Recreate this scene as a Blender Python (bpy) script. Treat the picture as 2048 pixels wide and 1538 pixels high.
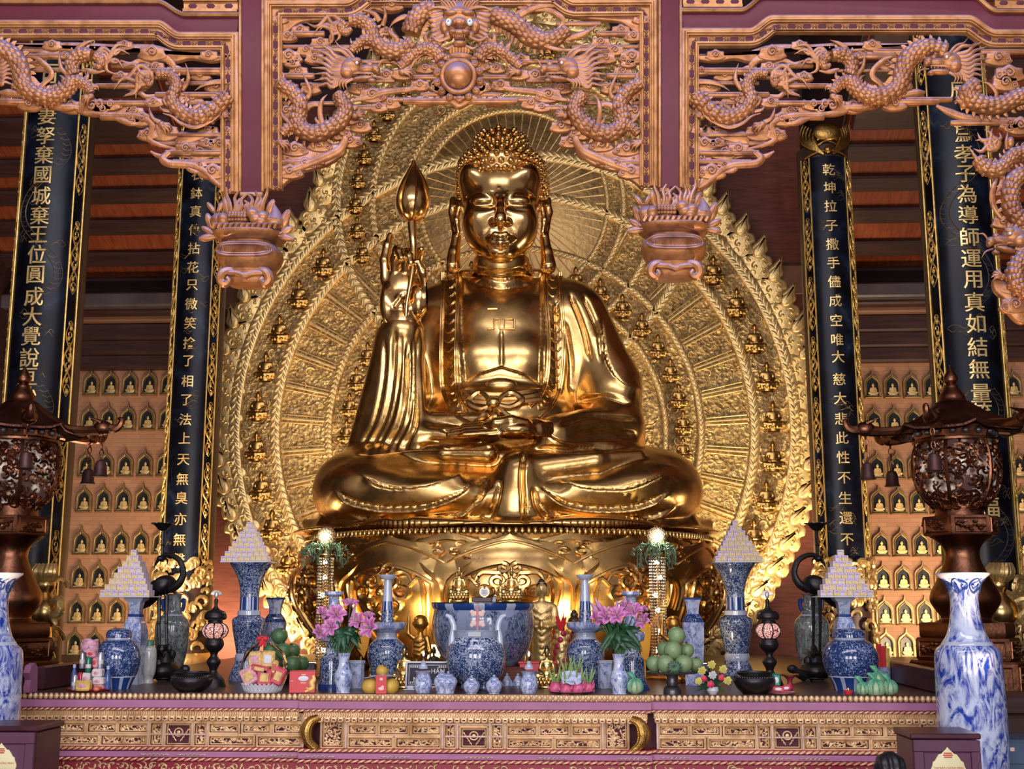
import bpy, bmesh, math, random
import numpy as np
from mathutils import Vector, Matrix
for _o in list(bpy.data.objects): bpy.data.objects.remove(_o)
SC = bpy.context.scene; COL = SC.collection
R = math.radians; PI = math.pi
# ------------------------------------------------------------------ camera
F = 2400.0; PITCH = R(10.3); YAW = R(2.9); CAMZ = 1.65
cd = bpy.data.cameras.new('camera'); CAM = bpy.data.objects.new('camera', cd); COL.objects.link(CAM)
cd.sensor_width = 36.0; cd.lens = 36.0*F/2048.0; cd.clip_end = 200
CAM.location = (0, 0, CAMZ); CAM.rotation_euler = (R(90)+PITCH, 0, YAW)
SC.camera = CAM
# ------------------------------------------------------------------ world, light, exposure
SC.view_settings.view_transform = 'Standard'; SC.view_settings.look = 'None'
SC.view_settings.exposure = 0.22; SC.view_settings.gamma = 1.0; SC.view_settings.use_curve_mapping = False
W = bpy.data.worlds.new('world'); SC.world = W; W.use_nodes = True
W.node_tree.nodes['Background'].inputs[0].default_value = (0.50, 0.40, 0.42, 1)
W.node_tree.nodes['Background'].inputs[1].default_value = 0.36
def area(name, loc, target, sx, sy, power, col):
    l = bpy.data.lights.new(name, 'AREA'); l.shape = 'RECTANGLE'; l.size = sx; l.size_y = sy; l.energy = power; l.color = col
    o = bpy.data.objects.new(name, l); COL.objects.link(o); o.location = loc
    o.rotation_euler = (Vector(target)-Vector(loc)).to_track_quat('-Z', 'Y').to_euler(); return o
def point(name, loc, power, col, r=0.06):
    l = bpy.data.lights.new(name, 'POINT'); l.energy = power; l.color = col; l.shadow_soft_size = r
    o = bpy.data.objects.new(name, l); COL.objects.link(o); o.location = loc; return o
def spot(name, loc, target, power, col, ang=70, r=0.08):
    l = bpy.data.lights.new(name, 'SPOT'); l.energy = power; l.color = col; l.shadow_soft_size = r; l.spot_size = R(ang); l.spot_blend = 0.8
    o = bpy.data.objects.new(name, l); COL.objects.link(o); o.location = loc
    o.rotation_euler = (Vector(target)-Vector(loc)).to_track_quat('-Z', 'Y').to_euler(); return o
# daylight through the temple's three front doorways, behind the photographer
for i, x in enumerate((-5.2, -0.6, 4.0)):
    area('doorway_daylight', (x, -4.0, 3.2), (x*0.6-0.3, 14, 3.6), 2.5, 4.4, 430 if i == 1 else 340, (1.0, 0.95, 0.97))
# clerestory daylight above the hall, cool
area('clerestory_daylight', (-0.6, 3.2, 9.5), (-0.6, 9.0, 4.5), 12, 2.0, 520, (0.86, 0.83, 0.96))
# warm floods at the foot of the halo, under the hanging gate and by the niche walls; added fill in the side bays
for sx in (-1, 1):
    spot('halo_flood', (0.15+sx*2.7, 16.7, 1.0), (0.15+sx*2.0, 18.2, 4.4), 560, (1.0, 0.76, 0.44), 100)
    spot('gate_uplight', (-0.6+sx*3.6, 8.7, 0.9), (-0.6+sx*2.4, 8.3, 6.0), 260, (1.0, 0.64, 0.36), 80)
    area('bay_fill', (0.1+sx*5.9, 14.8, 0.95), (0.1+sx*5.7, 17.2, 5.0), 1.2, .5, 150, (1.0, 0.70, 0.48))  # unseen fill added to brighten the bay ceiling, no fixture here
    area('niche_washlight', (0.1+sx*5.7, 17.9, 0.95), (0.1+sx*5.7, 20, 2.4), 2.4, .3, 105, (1.0, 0.74, 0.46))
# ------------------------------------------------------------------ picture <-> place
_Rc = CAM.rotation_euler.to_matrix()
RC = np.array(_Rc); CO = np.array((0, 0, CAMZ))
def P(px, py, y):
    d = RC @ np.array(((px-1024)/F, -(py-769)/F, -1.0)); t = y/d[1]
    return Vector(CO+d*t)
def Parr(px, py, y):
    px = np.asarray(px, float); py = np.asarray(py, float)
    d = np.stack(((px-1024)/F, -(py-769)/F, -np.ones_like(px)), -1) @ RC.T
    t = y/d[..., 1]
    return CO+d*t[..., None]
def proj(v):
    c = (np.asarray(v)-CO) @ RC
    return 1024-F*c[..., 0]/c[..., 2], 769+F*c[..., 1]/c[..., 2]
def K(y, px=1024, py=900):       # metres per pixel on the plane at depth y
    return (P(px+1, py, y)-P(px, py, y)).length
def zdepth(py, z, px=1000):      # depth at which a ray meets height z
    d = RC @ np.array(((px-1024)/F, -(py-769)/F, -1.0)); t = (z-CAMZ)/d[2]
    return d[1]*t
def pxmap(y0):
    """local picture units (x=px, y=depth, z=-py) -> world on the plane at depth y0"""
    k = K(y0)
    def f(v):
        w = Parr(v[:, 0], -v[:, 2], y0); w[:, 1] += v[:, 1]*k; return w
    return f
# ------------------------------------------------------------------ mesh builder
class MB:
    def __init__(s): s.v = []; s.f = []; s.m = []; s.n = 0
    def add(s, v, f, mi=0):
        v = np.asarray(v, float).reshape(-1, 3); s.v.append(v)
        n = s.n
        s.f += [tuple(i+n for i in q) for q in f]; s.m += [mi]*len(f); s.n += len(v)
    def merge(s, o, M=None, mi=None):
        v = np.concatenate(o.v)
        if M is not None:
            A = np.array(M); v = v @ A[:3, :3].T + A[:3, 3]
        n = s.n; s.v.append(v); s.f += [tuple(i+n for i in q) for q in o.f]; s.m += o.m if mi is None else [mi]*len(o.f); s.n += len(v)
    def box(s, c, d, b=0.0, M=None, mi=0):
        hx, hy, hz = d[0]/2, d[1]/2, d[2]/2; V = []; b = min(b, hx*.98, hy*.98, hz*.98)
        if b <= 0:
            for x in (-hx, hx):
                for y in (-hy, hy):
                    for z in (-hz, hz): V.append((x, y, z))
            Fc = [(0, 1, 3, 2), (4, 6, 7, 5), (0, 4, 5, 1), (2, 3, 7, 6), (0, 2, 6, 4), (1, 5, 7, 3)]
        else:
            idx = {}
            for sx in (-1, 1):
                for sy in (-1, 1):
                    for sz in (-1, 1):
                        for a in range(3):
                            p = [sx*(hx-b), sy*(hy-b), sz*(hz-b)]; p[a] = (sx*hx, sy*hy, sz*hz)[a]
                            idx[(sx, sy, sz, a)] = len(V); V.append(p)
            Fc = []
            for a in range(3):
                o1, o2 = (a+1) % 3, (a+2) % 3
                for sg in (-1, 1):
                    q = []
                    for (p, r) in ((-1, -1), (1, -1), (1, 1), (-1, 1)):
                        k = [0, 0, 0]; k[a] = sg; k[o1] = p; k[o2] = r; q.append(idx[tuple(k)+(a,)])
                    Fc.append(tuple(q) if sg > 0 else tuple(q[::-1]))
                for p in (-1, 1):
                    for r in (-1, 1):
                        k0 = [0]*3; k1 = [0]*3; k0[a] = -1; k1[a] = 1; k0[o1] = k1[o1] = p; k0[o2] = k1[o2] = r
                        q = [idx[tuple(k0)+(o1,)], idx[tuple(k1)+(o1,)], idx[tuple(k1)+(o2,)], idx[tuple(k0)+(o2,)]]
                        Fc.append(tuple(q) if p*r < 0 else tuple(q[::-1]))
            for sx in (-1, 1):
                for sy in (-1, 1):
                    for sz in (-1, 1):
                        q = [idx[(sx, sy, sz, a)] for a in range(3)]
                        Fc.append(tuple(q) if sx*sy*sz > 0 else tuple(q[::-1]))
        V = np.array(V, float)
        if M is not None: V = V @ np.array(M)[:3, :3].T
        s.add(V+np.array(c, float), Fc, mi)
    def grid(s, A, closed_u=False, closed_v=False, mi=0, flip=False):
        A = np.asarray(A, float); nu, nv = A.shape[:2]; Fc = []
        for i in range(nu if closed_u else nu-1):
            i2 = (i+1) % nu
            for j in range(nv if closed_v else nv-1):
                j2 = (j+1) % nv
                q = (i*nv+j, i2*nv+j, i2*nv+j2, i*nv+j2)
                Fc.append(q[::-1] if flip else q)
        s.add(A.reshape(-1, 3), Fc, mi)
    def lathe(s, prof, n=24, c=(0, 0, 0), sx=1, sy=1, rot=0, caps=True, mi=0, sq=None):
        prof = np.asarray(prof, float); t = np.arange(n)*2*PI/n+rot
        if sq: kx = np.sign(np.cos(t))*np.abs(np.cos(t))**sq; ky = np.sign(np.sin(t))*np.abs(np.sin(t))**sq
        else: kx, ky = np.cos(t), np.sin(t)
        A = np.stack((prof[:, 0, None]*kx*sx+c[0], prof[:, 0, None]*ky*sy+c[1], np.repeat(prof[:, 1, None], n, 1)+c[2]), -1)
        up = prof[-1, 1] >= prof[0, 1]
        n0 = s.n; s.grid(A, closed_v=True, mi=mi, flip=up)
        if caps:
            m = len(prof)
            for k, fl in ((0, up), (m-1, not up)):
                if prof[k, 0] > 1e-6:
                    q = tuple(n0+k*n+j for j in range(n)); s.f.append(q[::-1] if fl else q); s.m.append(mi)
    def tube(s, pts, r, n=8, caps=True, flat=1.0, up=(0, 1, 0), closed=False, mi=0):
        pts = np.asarray(pts, float); m = len(pts); r = np.broadcast_to(np.asarray(r, float), (m,)) if np.ndim(r) == 0 else np.interp(np.linspace(0, 1, m), np.linspace(0, 1, len(r)), r)
        T = np.gradient(pts, axis=0) if not closed else (np.roll(pts, -1, 0)-np.roll(pts, 1, 0))
        T /= np.linalg.norm(T, axis=1)[:, None]+1e-12
        u0 = np.array(up, float); A = np.zeros((m, n, 3)); a = np.arange(n)*2*PI/n
        prev = None
        for i in range(m):
            u = u0 if prev is None else prev
            sd = np.cross(T[i], u)
            if np.linalg.norm(sd) < 1e-3: sd = np.cross(T[i], np.array((1., .3, .2)))
            sd /= np.linalg.norm(sd); uu = np.cross(sd, T[i]); prev = uu
            A[i] = pts[i]+r[i]*(np.cos(a)[:, None]*sd+np.sin(a)[:, None]*uu*flat)
        n0 = s.n; s.grid(A, closed_u=closed, closed_v=True, mi=mi, flip=False)
        if caps and not closed:
            s.f.append(tuple(n0+j for j in range(n))); s.f.append(tuple(n0+(m-1)*n+j for j in range(n))[::-1]); s.m += [mi, mi]
    def ell(s, c, r, n=12, m=8, M=None, mi=0):
        t = np.linspace(0, PI, m+1); a = np.arange(n)*2*PI/n
        A = np.stack((np.sin(t)[:, None]*np.cos(a)*r[0], np.sin(t)[:, None]*np.sin(a)*r[1], np.repeat(np.cos(t)[:, None], n, 1)*r[2]), -1)
        if M is not None: A = A @ np.array(M)[:3, :3].T
        s.grid(A+np.array(c, float), closed_v=True, mi=mi)
    def prism(s, poly, y0, y1, bev=0.0, mi=0):
        """outline in (x,z), from depth y1 (back) to y0 (front, smaller y), the front edge bevelled"""
        p = np.asarray(poly, float); n = len(p)
        ar = 0.5*np.sum(p[:, 0]*np.roll(p[:, 1], -1)-np.roll(p[:, 0], -1)*p[:, 1])
        if ar < 0: p = p[::-1]
        e = np.roll(p, -1, 0)-p; nn = np.stack((e[:, 1], -e[:, 0]), 1); nn /= np.linalg.norm(nn, axis=1)[:, None]+1e-9
        vn = nn+np.roll(nn, 1, 0); vn /= np.linalg.norm(vn, axis=1)[:, None]+1e-9
        L = [(p, y1), (p, y0+bev)]
        if bev > 0: L.append((p-vn*bev*.35, y0+bev*.35)); L.append((p-vn*bev, y0))
        A = np.stack([np.stack((q[:, 0], np.full(n, y), q[:, 1]), -1) for q, y in L])
        n0 = s.n; s.grid(A, closed_v=True, mi=mi)
        m = len(L)
        s.f.append(tuple(n0+(m-1)*n+j for j in range(n))); s.f.append(tuple(n0+j for j in range(n))[::-1]); s.m += [mi, mi]
    def sweep(s, path, prof, mi=0, closed=False, caps=True):
        """profile (a across, b toward the viewer) along a path in (x,z)"""
        p = np.asarray(path, float); m = len(p)
        e = (np.roll(p, -1, 0)-p); e /= np.linalg.norm(e, axis=1)[:, None]+1e-12
        if not closed: e[-1] = e[-2]
        ep = np.roll(e, 1, 0)
        if not closed: ep[0] = e[0]
        n1 = np.stack((-e[:, 1], e[:, 0]), 1); n2 = np.stack((-ep[:, 1], ep[:, 0]), 1)
        b = n1+n2; b /= (np.linalg.norm(b, axis=1)[:, None]+1e-9); co = np.clip(np.sum(b*n1, 1), .35, 1); b /= co[:, None]
        pr = np.asarray(prof, float)
        A = np.stack([np.stack((p[i, 0]+b[i, 0]*pr[:, 0], -pr[:, 1], p[i, 1]+b[i, 1]*pr[:, 0]), -1) for i in range(m)])
        n0 = s.n; k = len(pr); s.grid(A, closed_u=closed, closed_v=True, mi=mi)
        if caps and not closed:
            s.f.append(tuple(n0+j for j in range(k))[::-1]); s.f.append(tuple(n0+(m-1)*k+j for j in range(k))); s.m += [mi, mi]
    def build(s, name, mats, parent=None, smooth=35, fmap=None, loc=None, recalc=True):
        v = np.concatenate(s.v) if s.v else np.zeros((0, 3))
        if fmap: v = fmap(v)
        if parent is not None and parent.name in BASE: v = v-np.array(BASE[parent.name])
        me = bpy.data.meshes.new(name); me.from_pydata(v.tolist(), [], s.f)
        if recalc:
            bm = bmesh.new(); bm.from_mesh(me); bmesh.ops.recalc_face_normals(bm, faces=bm.faces); bm.to_mesh(me); bm.free()
        for m in (mats if isinstance(mats, (list, tuple)) else [mats]): me.materials.append(m)
        if any(s.m): me.polygons.foreach_set('material_index', s.m)
        if smooth:
            me.polygons.foreach_set('use_smooth', [True]*len(me.polygons))
            if smooth < 180: me.set_sharp_from_angle(angle=R(smooth))
        me.update()
        o = bpy.data.objects.new(name, me); COL.objects.link(o)
        if parent is not None: o.parent = parent
        elif loc is not None:
            me.transform(Matrix.Translation(-Vector(loc))); o.location = loc
        return o
BASE = {}
def tag(o, label=None, cat=None, group=None, kind=None):
    if label: o['label'] = label
    if cat: o['category'] = cat
    if group: o['group'] = group
    if kind: o['kind'] = kind
    return o
def thing(name, label, cat, loc=(0, 0, 0), group=None, kind=None):
    """an Empty at the thing's base; parts built under it are given in world coordinates"""
    o = bpy.data.objects.new(name, None); COL.objects.link(o); o.location = loc; o.empty_display_size = 0.05
    BASE[o.name] = tuple(loc); return tag(o, label, cat, group, kind)
def part(o):                       # lets a part carry sub-parts built in world coordinates
    p = o.parent; b = (0, 0, 0)
    if p is not None and p.name in BASE: b = BASE[p.name]
    BASE[o.name] = b; return o
def copy_tree(o, loc=None, label=None, group=None, parent=None):
    c = o.copy(); COL.objects.link(c)
    if parent is not None: c.parent = parent
    if loc is not None: c.location = loc
    if label: c['label'] = label
    if group: c['group'] = group
    for ch in list(o.children): copy_tree(ch, parent=c)
    return c
def spline(pts, n=24, closed=False):
    p = np.asarray(pts, float); m = len(p)
    if closed: q = np.concatenate((p[-1:], p, p[:2])); segs = m
    else: q = np.concatenate((2*p[:1]-p[1:2], p, 2*p[-1:]-p[-2:-1])); segs = m-1
    out = []
    for t in np.linspace(0, segs, n, endpoint=not closed):
        i = min(int(t), segs-1); u = t-i; a, b, c, d = q[i], q[i+1], q[i+2], q[i+3]
        out.append(.5*((2*b)+(c-a)*u+(2*a-5*b+4*c-d)*u*u+(3*b-3*c+d-a)*u**3))
    return np.array(out)
def Rz(a): return Matrix.Rotation(a, 3, 'Z')
def Ry(a): return Matrix.Rotation(a, 3, 'Y')
def Rx(a): return Matrix.Rotation(a, 3, 'X')
# ------------------------------------------------------------------ implicit surfaces (smooth unions, meshed with surface nets)
class SDF:
    def __init__(s, lo, hi, h):
        s.h = h; s.lo = np.array(lo, float); n = np.ceil((np.array(hi)-s.lo)/h).astype(int)+1; s.n = n
        s.F = np.full(n, 1.0, np.float32)
        s.ax = [(s.lo[i]+np.arange(n[i])*h).astype(np.float32) for i in range(3)]
    def _sub(s, lo, hi, m):
        a = np.clip(np.floor((np.array(lo)-m-s.lo)/s.h).astype(int), 0, s.n); b = np.clip(np.ceil((np.array(hi)+m-s.lo)/s.h).astype(int)+1, 0, s.n)
        sl = tuple(slice(a[i], b[i]) for i in range(3))
        X = s.ax[0][sl[0]][:, None, None]; Y = s.ax[1][sl[1]][None, :, None]; Z = s.ax[2][sl[2]][None, None, :]
        return sl, X, Y, Z
    def _mix(s, sl, d, k, cut):
        f = s.F[sl]
        if cut:
            d = -d
            if k > 0:
                h = np.clip(.5-.5*(d-f)/k*1.0, 0, 1); s.F[sl] = np.maximum(f, d)+k*h*(1-h)*0.5 if False else np.maximum(f, d)+np.maximum(k-np.abs(f-d), 0)**2/(4*k)
            else: s.F[sl] = np.maximum(f, d)
        else:
            if k > 0: s.F[sl] = np.minimum(f, d)-np.maximum(k-np.abs(f-d), 0)**2/(4*k)
            else: s.F[sl] = np.minimum(f, d)
    def cap(s, a, b, ra, rb=None, k=.02, cut=False):
        a = np.array(a, float); b = np.array(b, float); rb = ra if rb is None else rb; rm = max(ra, rb)
        sl, X, Y, Z = s._sub(np.minimum(a, b)-rm, np.maximum(a, b)+rm, k*1.5+3*s.h)
        ab = b-a; L = ab @ ab+1e-12
        t = np.clip(((X-a[0])*ab[0]+(Y-a[1])*ab[1]+(Z-a[2])*ab[2])/L, 0, 1)
        d = np.sqrt((X-a[0]-t*ab[0])**2+(Y-a[1]-t*ab[1])**2+(Z-a[2]-t*ab[2])**2)-(ra+(rb-ra)*t)
        s._mix(sl, d, k, cut)
    def chain(s, pts, r, k=.02, cut=False):
        n = len(pts); r = np.interp(np.linspace(0, 1, n), np.linspace(0, 1, len(r)), r) if np.ndim(r) else np.full(n, r)
        for i in range(n-1): s.cap(pts[i], pts[i+1], r[i], r[i+1], k, cut)
    def ell(s, c, r, k=.02, M=None, cut=False):
        c = np.array(c, float); r = np.array(r, float); e = r if M is None else np.full(3, r.max())
        sl, X, Y, Z = s._sub(c-e, c+e, k*1.5+3*s.h)
        x, y, z = X-c[0], Y-c[1], Z-c[2]
        if M is not None:
            A = np.array(M).T; x, y, z = A[0, 0]*x+A[0, 1]*y+A[0, 2]*z, A[1, 0]*x+A[1, 1]*y+A[1, 2]*z, A[2, 0]*x+A[2, 1]*y+A[2, 2]*z
        k0 = np.sqrt((x/r[0])**2+(y/r[1])**2+(z/r[2])**2); k1 = np.sqrt((x/r[0]**2)**2+(y/r[1]**2)**2+(z/r[2]**2)**2)+1e-9
        s._mix(sl, k0*(k0-1)/k1, k, cut)
    def box(s, c, d, rr=.02, k=.02, M=None, cut=False):
        c = np.array(c, float); hd = np.array(d, float)/2; e = hd if M is None else np.full(3, np.linalg.norm(hd))
        sl, X, Y, Z = s._sub(c-e, c+e, k*1.5+3*s.h); x, y, z = X-c[0], Y-c[1], Z-c[2]
        if M is not None:
            A = np.array(M).T; x, y, z = A[0, 0]*x+A[0, 1]*y+A[0, 2]*z, A[1, 0]*x+A[1, 1]*y+A[1, 2]*z, A[2, 0]*x+A[2, 1]*y+A[2, 2]*z
        qx, qy, qz = np.abs(x)-hd[0]+rr, np.abs(y)-hd[1]+rr, np.abs(z)-hd[2]+rr
        d = np.sqrt(np.maximum(qx, 0)**2+np.maximum(qy, 0)**2+np.maximum(qz, 0)**2)+np.minimum(np.maximum(qx, np.maximum(qy, qz)), 0)-rr
        s._mix(sl, d, k, cut)
    def mesh(s):
        Fv = s.F; n = Fv.shape; S = Fv < 0
        cnt = np.zeros((n[0]-1, n[1]-1, n[2]-1), np.float32); acc = np.zeros(cnt.shape+(3,), np.float32)
        for ax in range(3):
            a = [slice(None)]*3; b = [slice(None)]*3; a[ax] = slice(0, -1); b[ax] = slice(1, None)
            fa, fb = Fv[tuple(a)], Fv[tuple(b)]; cr = S[tuple(a)] != S[tuple(b)]
            t = np.where(cr, fa/np.where(cr, fa-fb, 1), 0).astype(np.float32)
            o1, o2 = [i for i in range(3) if i != ax]
            for d1 in (0, 1):
                for d2 in (0, 1):
                    sl = [slice(None)]*3; sl[o1] = slice(d1, n[o1]-1+d1); sl[o2] = slice(d2, n[o2]-1+d2)
                    c = cr[tuple(sl)]; cnt += c; acc[..., ax] += np.where(c, t[tuple(sl)], 0)
                    if d1: acc[..., o1] += c
                    if d2: acc[..., o2] += c
        act = cnt > 0; idx = np.full(act.shape, -1, np.int64); I = np.argwhere(act); idx[act] = np.arange(len(I))
        V = s.lo+(I+acc[act]/cnt[act][:, None])*s.h
        Q = []
        for ax in range(3):
            a = [slice(1, -1)]*3; b = [slice(1, -1)]*3; a[ax] = slice(0, -1); b[ax] = slice(1, None)
            sa, sb = S[tuple(a)], S[tuple(b)]; e = np.argwhere(sa != sb); ins = sa[sa != sb]
            off = np.ones(3, int); off[ax] = 0; e = e+off
            o1, o2 = (ax+1) % 3, (ax+2) % 3
            def g(d1, d2):
                c = e.copy(); c[:, o1] -= d1; c[:, o2] -= d2; return idx[c[:, 0], c[:, 1], c[:, 2]]
            q = np.stack((g(1, 1), g(0, 1), g(0, 0), g(1, 0)), 1)
            q[~ins] = q[~ins][:, ::-1]; Q.append(q)
        Q = np.concatenate(Q); Q = Q[(Q >= 0).all(1)]
        vol = np.sum(np.einsum('ij,ij->i', V[Q[:, 0]]-V[0], np.cross(V[Q[:, 1]]-V[0], V[Q[:, 2]]-V[0]))+np.einsum('ij,ij->i', V[Q[:, 0]]-V[0], np.cross(V[Q[:, 2]]-V[0], V[Q[:, 3]]-V[0])))
        return V, (Q if vol > 0 else Q[:, ::-1].copy())
def vnormals(V, Q):
    a = V[Q[:, 2]]-V[Q[:, 0]]; b = V[Q[:, 3]]-V[Q[:, 1]]; fn = np.cross(a, b); N = np.zeros_like(V)
    for j in range(4): np.add.at(N, Q[:, j], fn)
    return N/(np.linalg.norm(N, axis=1)[:, None]+1e-12)
def vq_mesh(V, Q, name, mats, parent=None, loc=None):
    if parent is not None and parent.name in BASE: V = V-np.array(BASE[parent.name])
    me = bpy.data.meshes.new(name); me.vertices.add(len(V)); me.vertices.foreach_set('co', V.astype(np.float32).ravel())
    me.loops.add(Q.size); me.loops.foreach_set('vertex_index', Q.ravel().astype(np.int32))
    me.polygons.add(len(Q)); me.polygons.foreach_set('loop_start', np.arange(len(Q), dtype=np.int32)*4)
    me.update(calc_edges=True); me.validate()
    me.polygons.foreach_set('use_smooth', [True]*len(me.polygons))
    for m in (mats if isinstance(mats, (list, tuple)) else [mats]): me.materials.append(m)
    o = bpy.data.objects.new(name, me); COL.objects.link(o)
    if parent is not None: o.parent = parent
    return o
# ------------------------------------------------------------------ materials
class NT:
    def __init__(s, name):
        s.m = bpy.data.materials.new(name); s.m.use_nodes = True; s.t = s.m.node_tree; s.b = s.t.nodes['Principled BSDF']; s.L = s.t.links
    def n(s, typ, **k):
        x = s.t.nodes.new('ShaderNode'+typ)
        for a, v in k.items():
            if a in x.inputs.keys(): x.inputs[a].default_value = v
            else: setattr(x, a, v)
        return x
    def l(s, a, b): s.L.new(a, b)
    def coord(s, scale=(1, 1, 1), kind='Object', rot=(0, 0, 0)):
        c = s.n('TexCoord'); m = s.n('Mapping'); m.inputs['Scale'].default_value = scale; m.inputs['Rotation'].default_value = rot
        s.l(c.outputs[kind], m.inputs[0]); return m.outputs[0]
    def noise(s, co, scale, detail=3, dist=0.0, rough=.5):
        x = s.n('TexNoise'); x.inputs['Scale'].default_value = scale; x.inputs['Detail'].default_value = detail; x.inputs['Distortion'].default_value = dist; x.inputs['Roughness'].default_value = rough
        s.l(co, x.inputs['Vector']); return x.outputs[0]
    def vor(s, co, scale, feat='F1', out=0):
        x = s.n('TexVoronoi'); x.feature = feat; x.inputs['Scale'].default_value = scale; s.l(co, x.inputs['Vector']); return x.outputs[out]
    def ramp(s, fac, stops, interp='LINEAR'):
        x = s.n('ValToRGB'); x.color_ramp.interpolation = interp; e = x.color_ramp.elements
        while len(e) < len(stops): e.new(.5)
        for i, (p, c) in enumerate(stops): e[i].position = p; e[i].color = tuple(c)+(1,) if len(c) == 3 else c
        s.l(fac, x.inputs[0]); return x.outputs[0]
    def math(s, op, a, b=None):
        x = s.n('Math', operation=op)
        for i, q in enumerate((a, b)):
            if q is None: continue
            if isinstance(q, (int, float)): x.inputs[i].default_value = q
            else: s.l(q, x.inputs[i])
        return x.outputs[0]
    def mix(s, fac, a, b):
        x = s.n('Mix', data_type='RGBA')
        for i, q in ((0, fac), (6, a), (7, b)):
            if isinstance(q, (int, float)): x.inputs[i].default_value = q
            elif isinstance(q, tuple): x.inputs[i].default_value = q+(1,) if len(q) == 3 else q
            else: s.l(q, x.inputs[i])
        return x.outputs[2]
    def bump(s, h, strength=.3, dist=.02):
        x = s.n('Bump'); x.inputs['Strength'].default_value = strength; x.inputs['Distance'].default_value = dist; s.l(h, x.inputs['Height'])
        s.l(x.outputs[0], s.b.inputs['Normal']); return s
    def base(s, c):
        if isinstance(c, tuple): s.b.inputs['Base Color'].default_value = c+(1,)
        else: s.l(c, s.b.inputs['Base Color'])
        return s
    def set(s, metal=None, rough=None, spec=None, coat=None, trans=None, emit=None, ecol=None, alpha=None, sub=None):
        for k, v in (('Metallic', metal), ('Roughness', rough), ('Specular IOR Level', spec), ('Coat Weight', coat), ('Transmission Weight', trans), ('Emission Strength', emit), ('Alpha', alpha), ('Subsurface Weight', sub)):
            if v is not None: s.b.inputs[k].default_value = v
        if ecol: s.b.inputs['Emission Color'].default_value = ecol+(1,)
        return s
def plain(name, c, metal=0, rough=.5, var=0, vs=8, bump=0, bs=30, coat=None, bd=.01):
    t = NT(name); co = t.coord()
    if var: t.base(t.ramp(t.noise(co, vs, 4), [(.3, tuple(x*(1-var) for x in c)), (.7, tuple(min(1, x*(1+var)) for x in c))]))
    else: t.base(c)
    if bump: t.bump(t.noise(co, bs, 4), bump, bd)
    t.set(metal, rough, coat=coat); return t.m
def gold(name, c, rough, bs=6, bump=.12, var=.25, vs=5, metal=1.0, bd=.02):
    t = NT(name); co = t.coord(); n = t.noise(co, vs, 5)
    t.base(t.ramp(n, [(.3, tuple(x*(1-var) for x in c)), (.7, c)]))
    r = t.n('MapRange'); r.inputs[3].default_value = rough*.75; r.inputs[4].default_value = rough*1.4; t.l(n, r.inputs[0]); t.l(r.outputs[0], t.b.inputs['Roughness'])
    t.bump(t.noise(co, bs, 3), bump, bd); t.set(metal); return t.m
M = {}
M['gold'] = gold('gilded_metal', (.86, .55, .20), .25)
M['gold_skin'] = gold('polished_gilt', (.90, .58, .22), .19, bs=5, bump=.08, var=.12)
M['gold_leaf'] = gold('bright_gold_leaf', (.92, .66, .27), .38, bs=20, bump=.35, vs=9, metal=.8)
M['gold_paint'] = plain('gold_paint', (.80, .52, .14), .75, .38, .25, 20)
M['gold_dark'] = gold('antique_gold', (.55, .33, .09), .36, bs=24, bump=.3)
M['figure_gold'] = gold('figure_gilt', (.62, .36, .10), .3, bs=30, bump=.15, bd=.004)
M['statue_gold'] = gold('statue_gilt', (.95, .66, .25), .25, bs=40, bump=.1, bd=.004, var=.2)
M['bronze'] = gold('dark_bronze', (.30, .13, .07), .33, bs=18, bump=.2, vs=3, var=.45)
M['iron'] = gold('black_bronze', (.045, .042, .045), .36, bs=20, bump=.2, metal=.8)
M['lacquer'] = None
def m_lacquer():
    t = NT('black_lacquer'); co = t.coord()
    n = t.noise(co, 2.2, 8, .6, .62)
    t.base(t.ramp(n, [(.42, (.003, .003, .005)), (.54, (.006, .009, .019)), (.62, (.012, .020, .040)), (.72, (.06, .06, .06))]))
    t.set(0, .3, spec=.25); return t.m
M['lacquer'] = m_lacquer()
M['black'] = plain('black_paint', (.008, .008, .010), 0, .3)
def m_wood(name, a, b, sc, rough=.5, stretch=(1, 1, 12)):
    t = NT(name); co = t.coord(stretch); n = t.noise(co, sc, 6, .4)
    t.base(t.ramp(n, [(.3, a), (.7, b)])); t.bump(n, .08, .01); t.set(0, rough, spec=.3); return t.m
M['redwood'] = m_wood('red_wood_panel', (.085, .022, .013), (.15, .042, .024), 3, .62, (1, 1, 9))
M['darkwood'] = m_wood('dark_wood', (.030, .013, .012), (.062, .028, .025), 2.5, .45, (.6, 6, 6))
M['board'] = m_wood('roof_board', (.16, .032, .012), (.30, .075, .025), 3, .5, (9, 1, 1))
M['boxwood'] = m_wood('box_wood', (.035, .010, .016), (.075, .022, .034), 3, .28, (1, 1, 7))
M['table'] = m_wood('table_wood', (.05, .025, .025), (.10, .055, .05), 3, .3, (1, 9, 9))
def m_purple(name, c):
    t = NT(name); co = t.coord(); n = t.noise(co, 5, 5)
    t.base(t.ramp(n, [(.3, tuple(x*.82 for x in c)), (.7, c)])); t.set(0, .5, spec=.25); return t.m
M['purple'] = m_purple('maroon_lacquer', (.125, .022, .038))
M['mauve'] = m_purple('mauve_lacquer', (.46, .19, .34))
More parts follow.
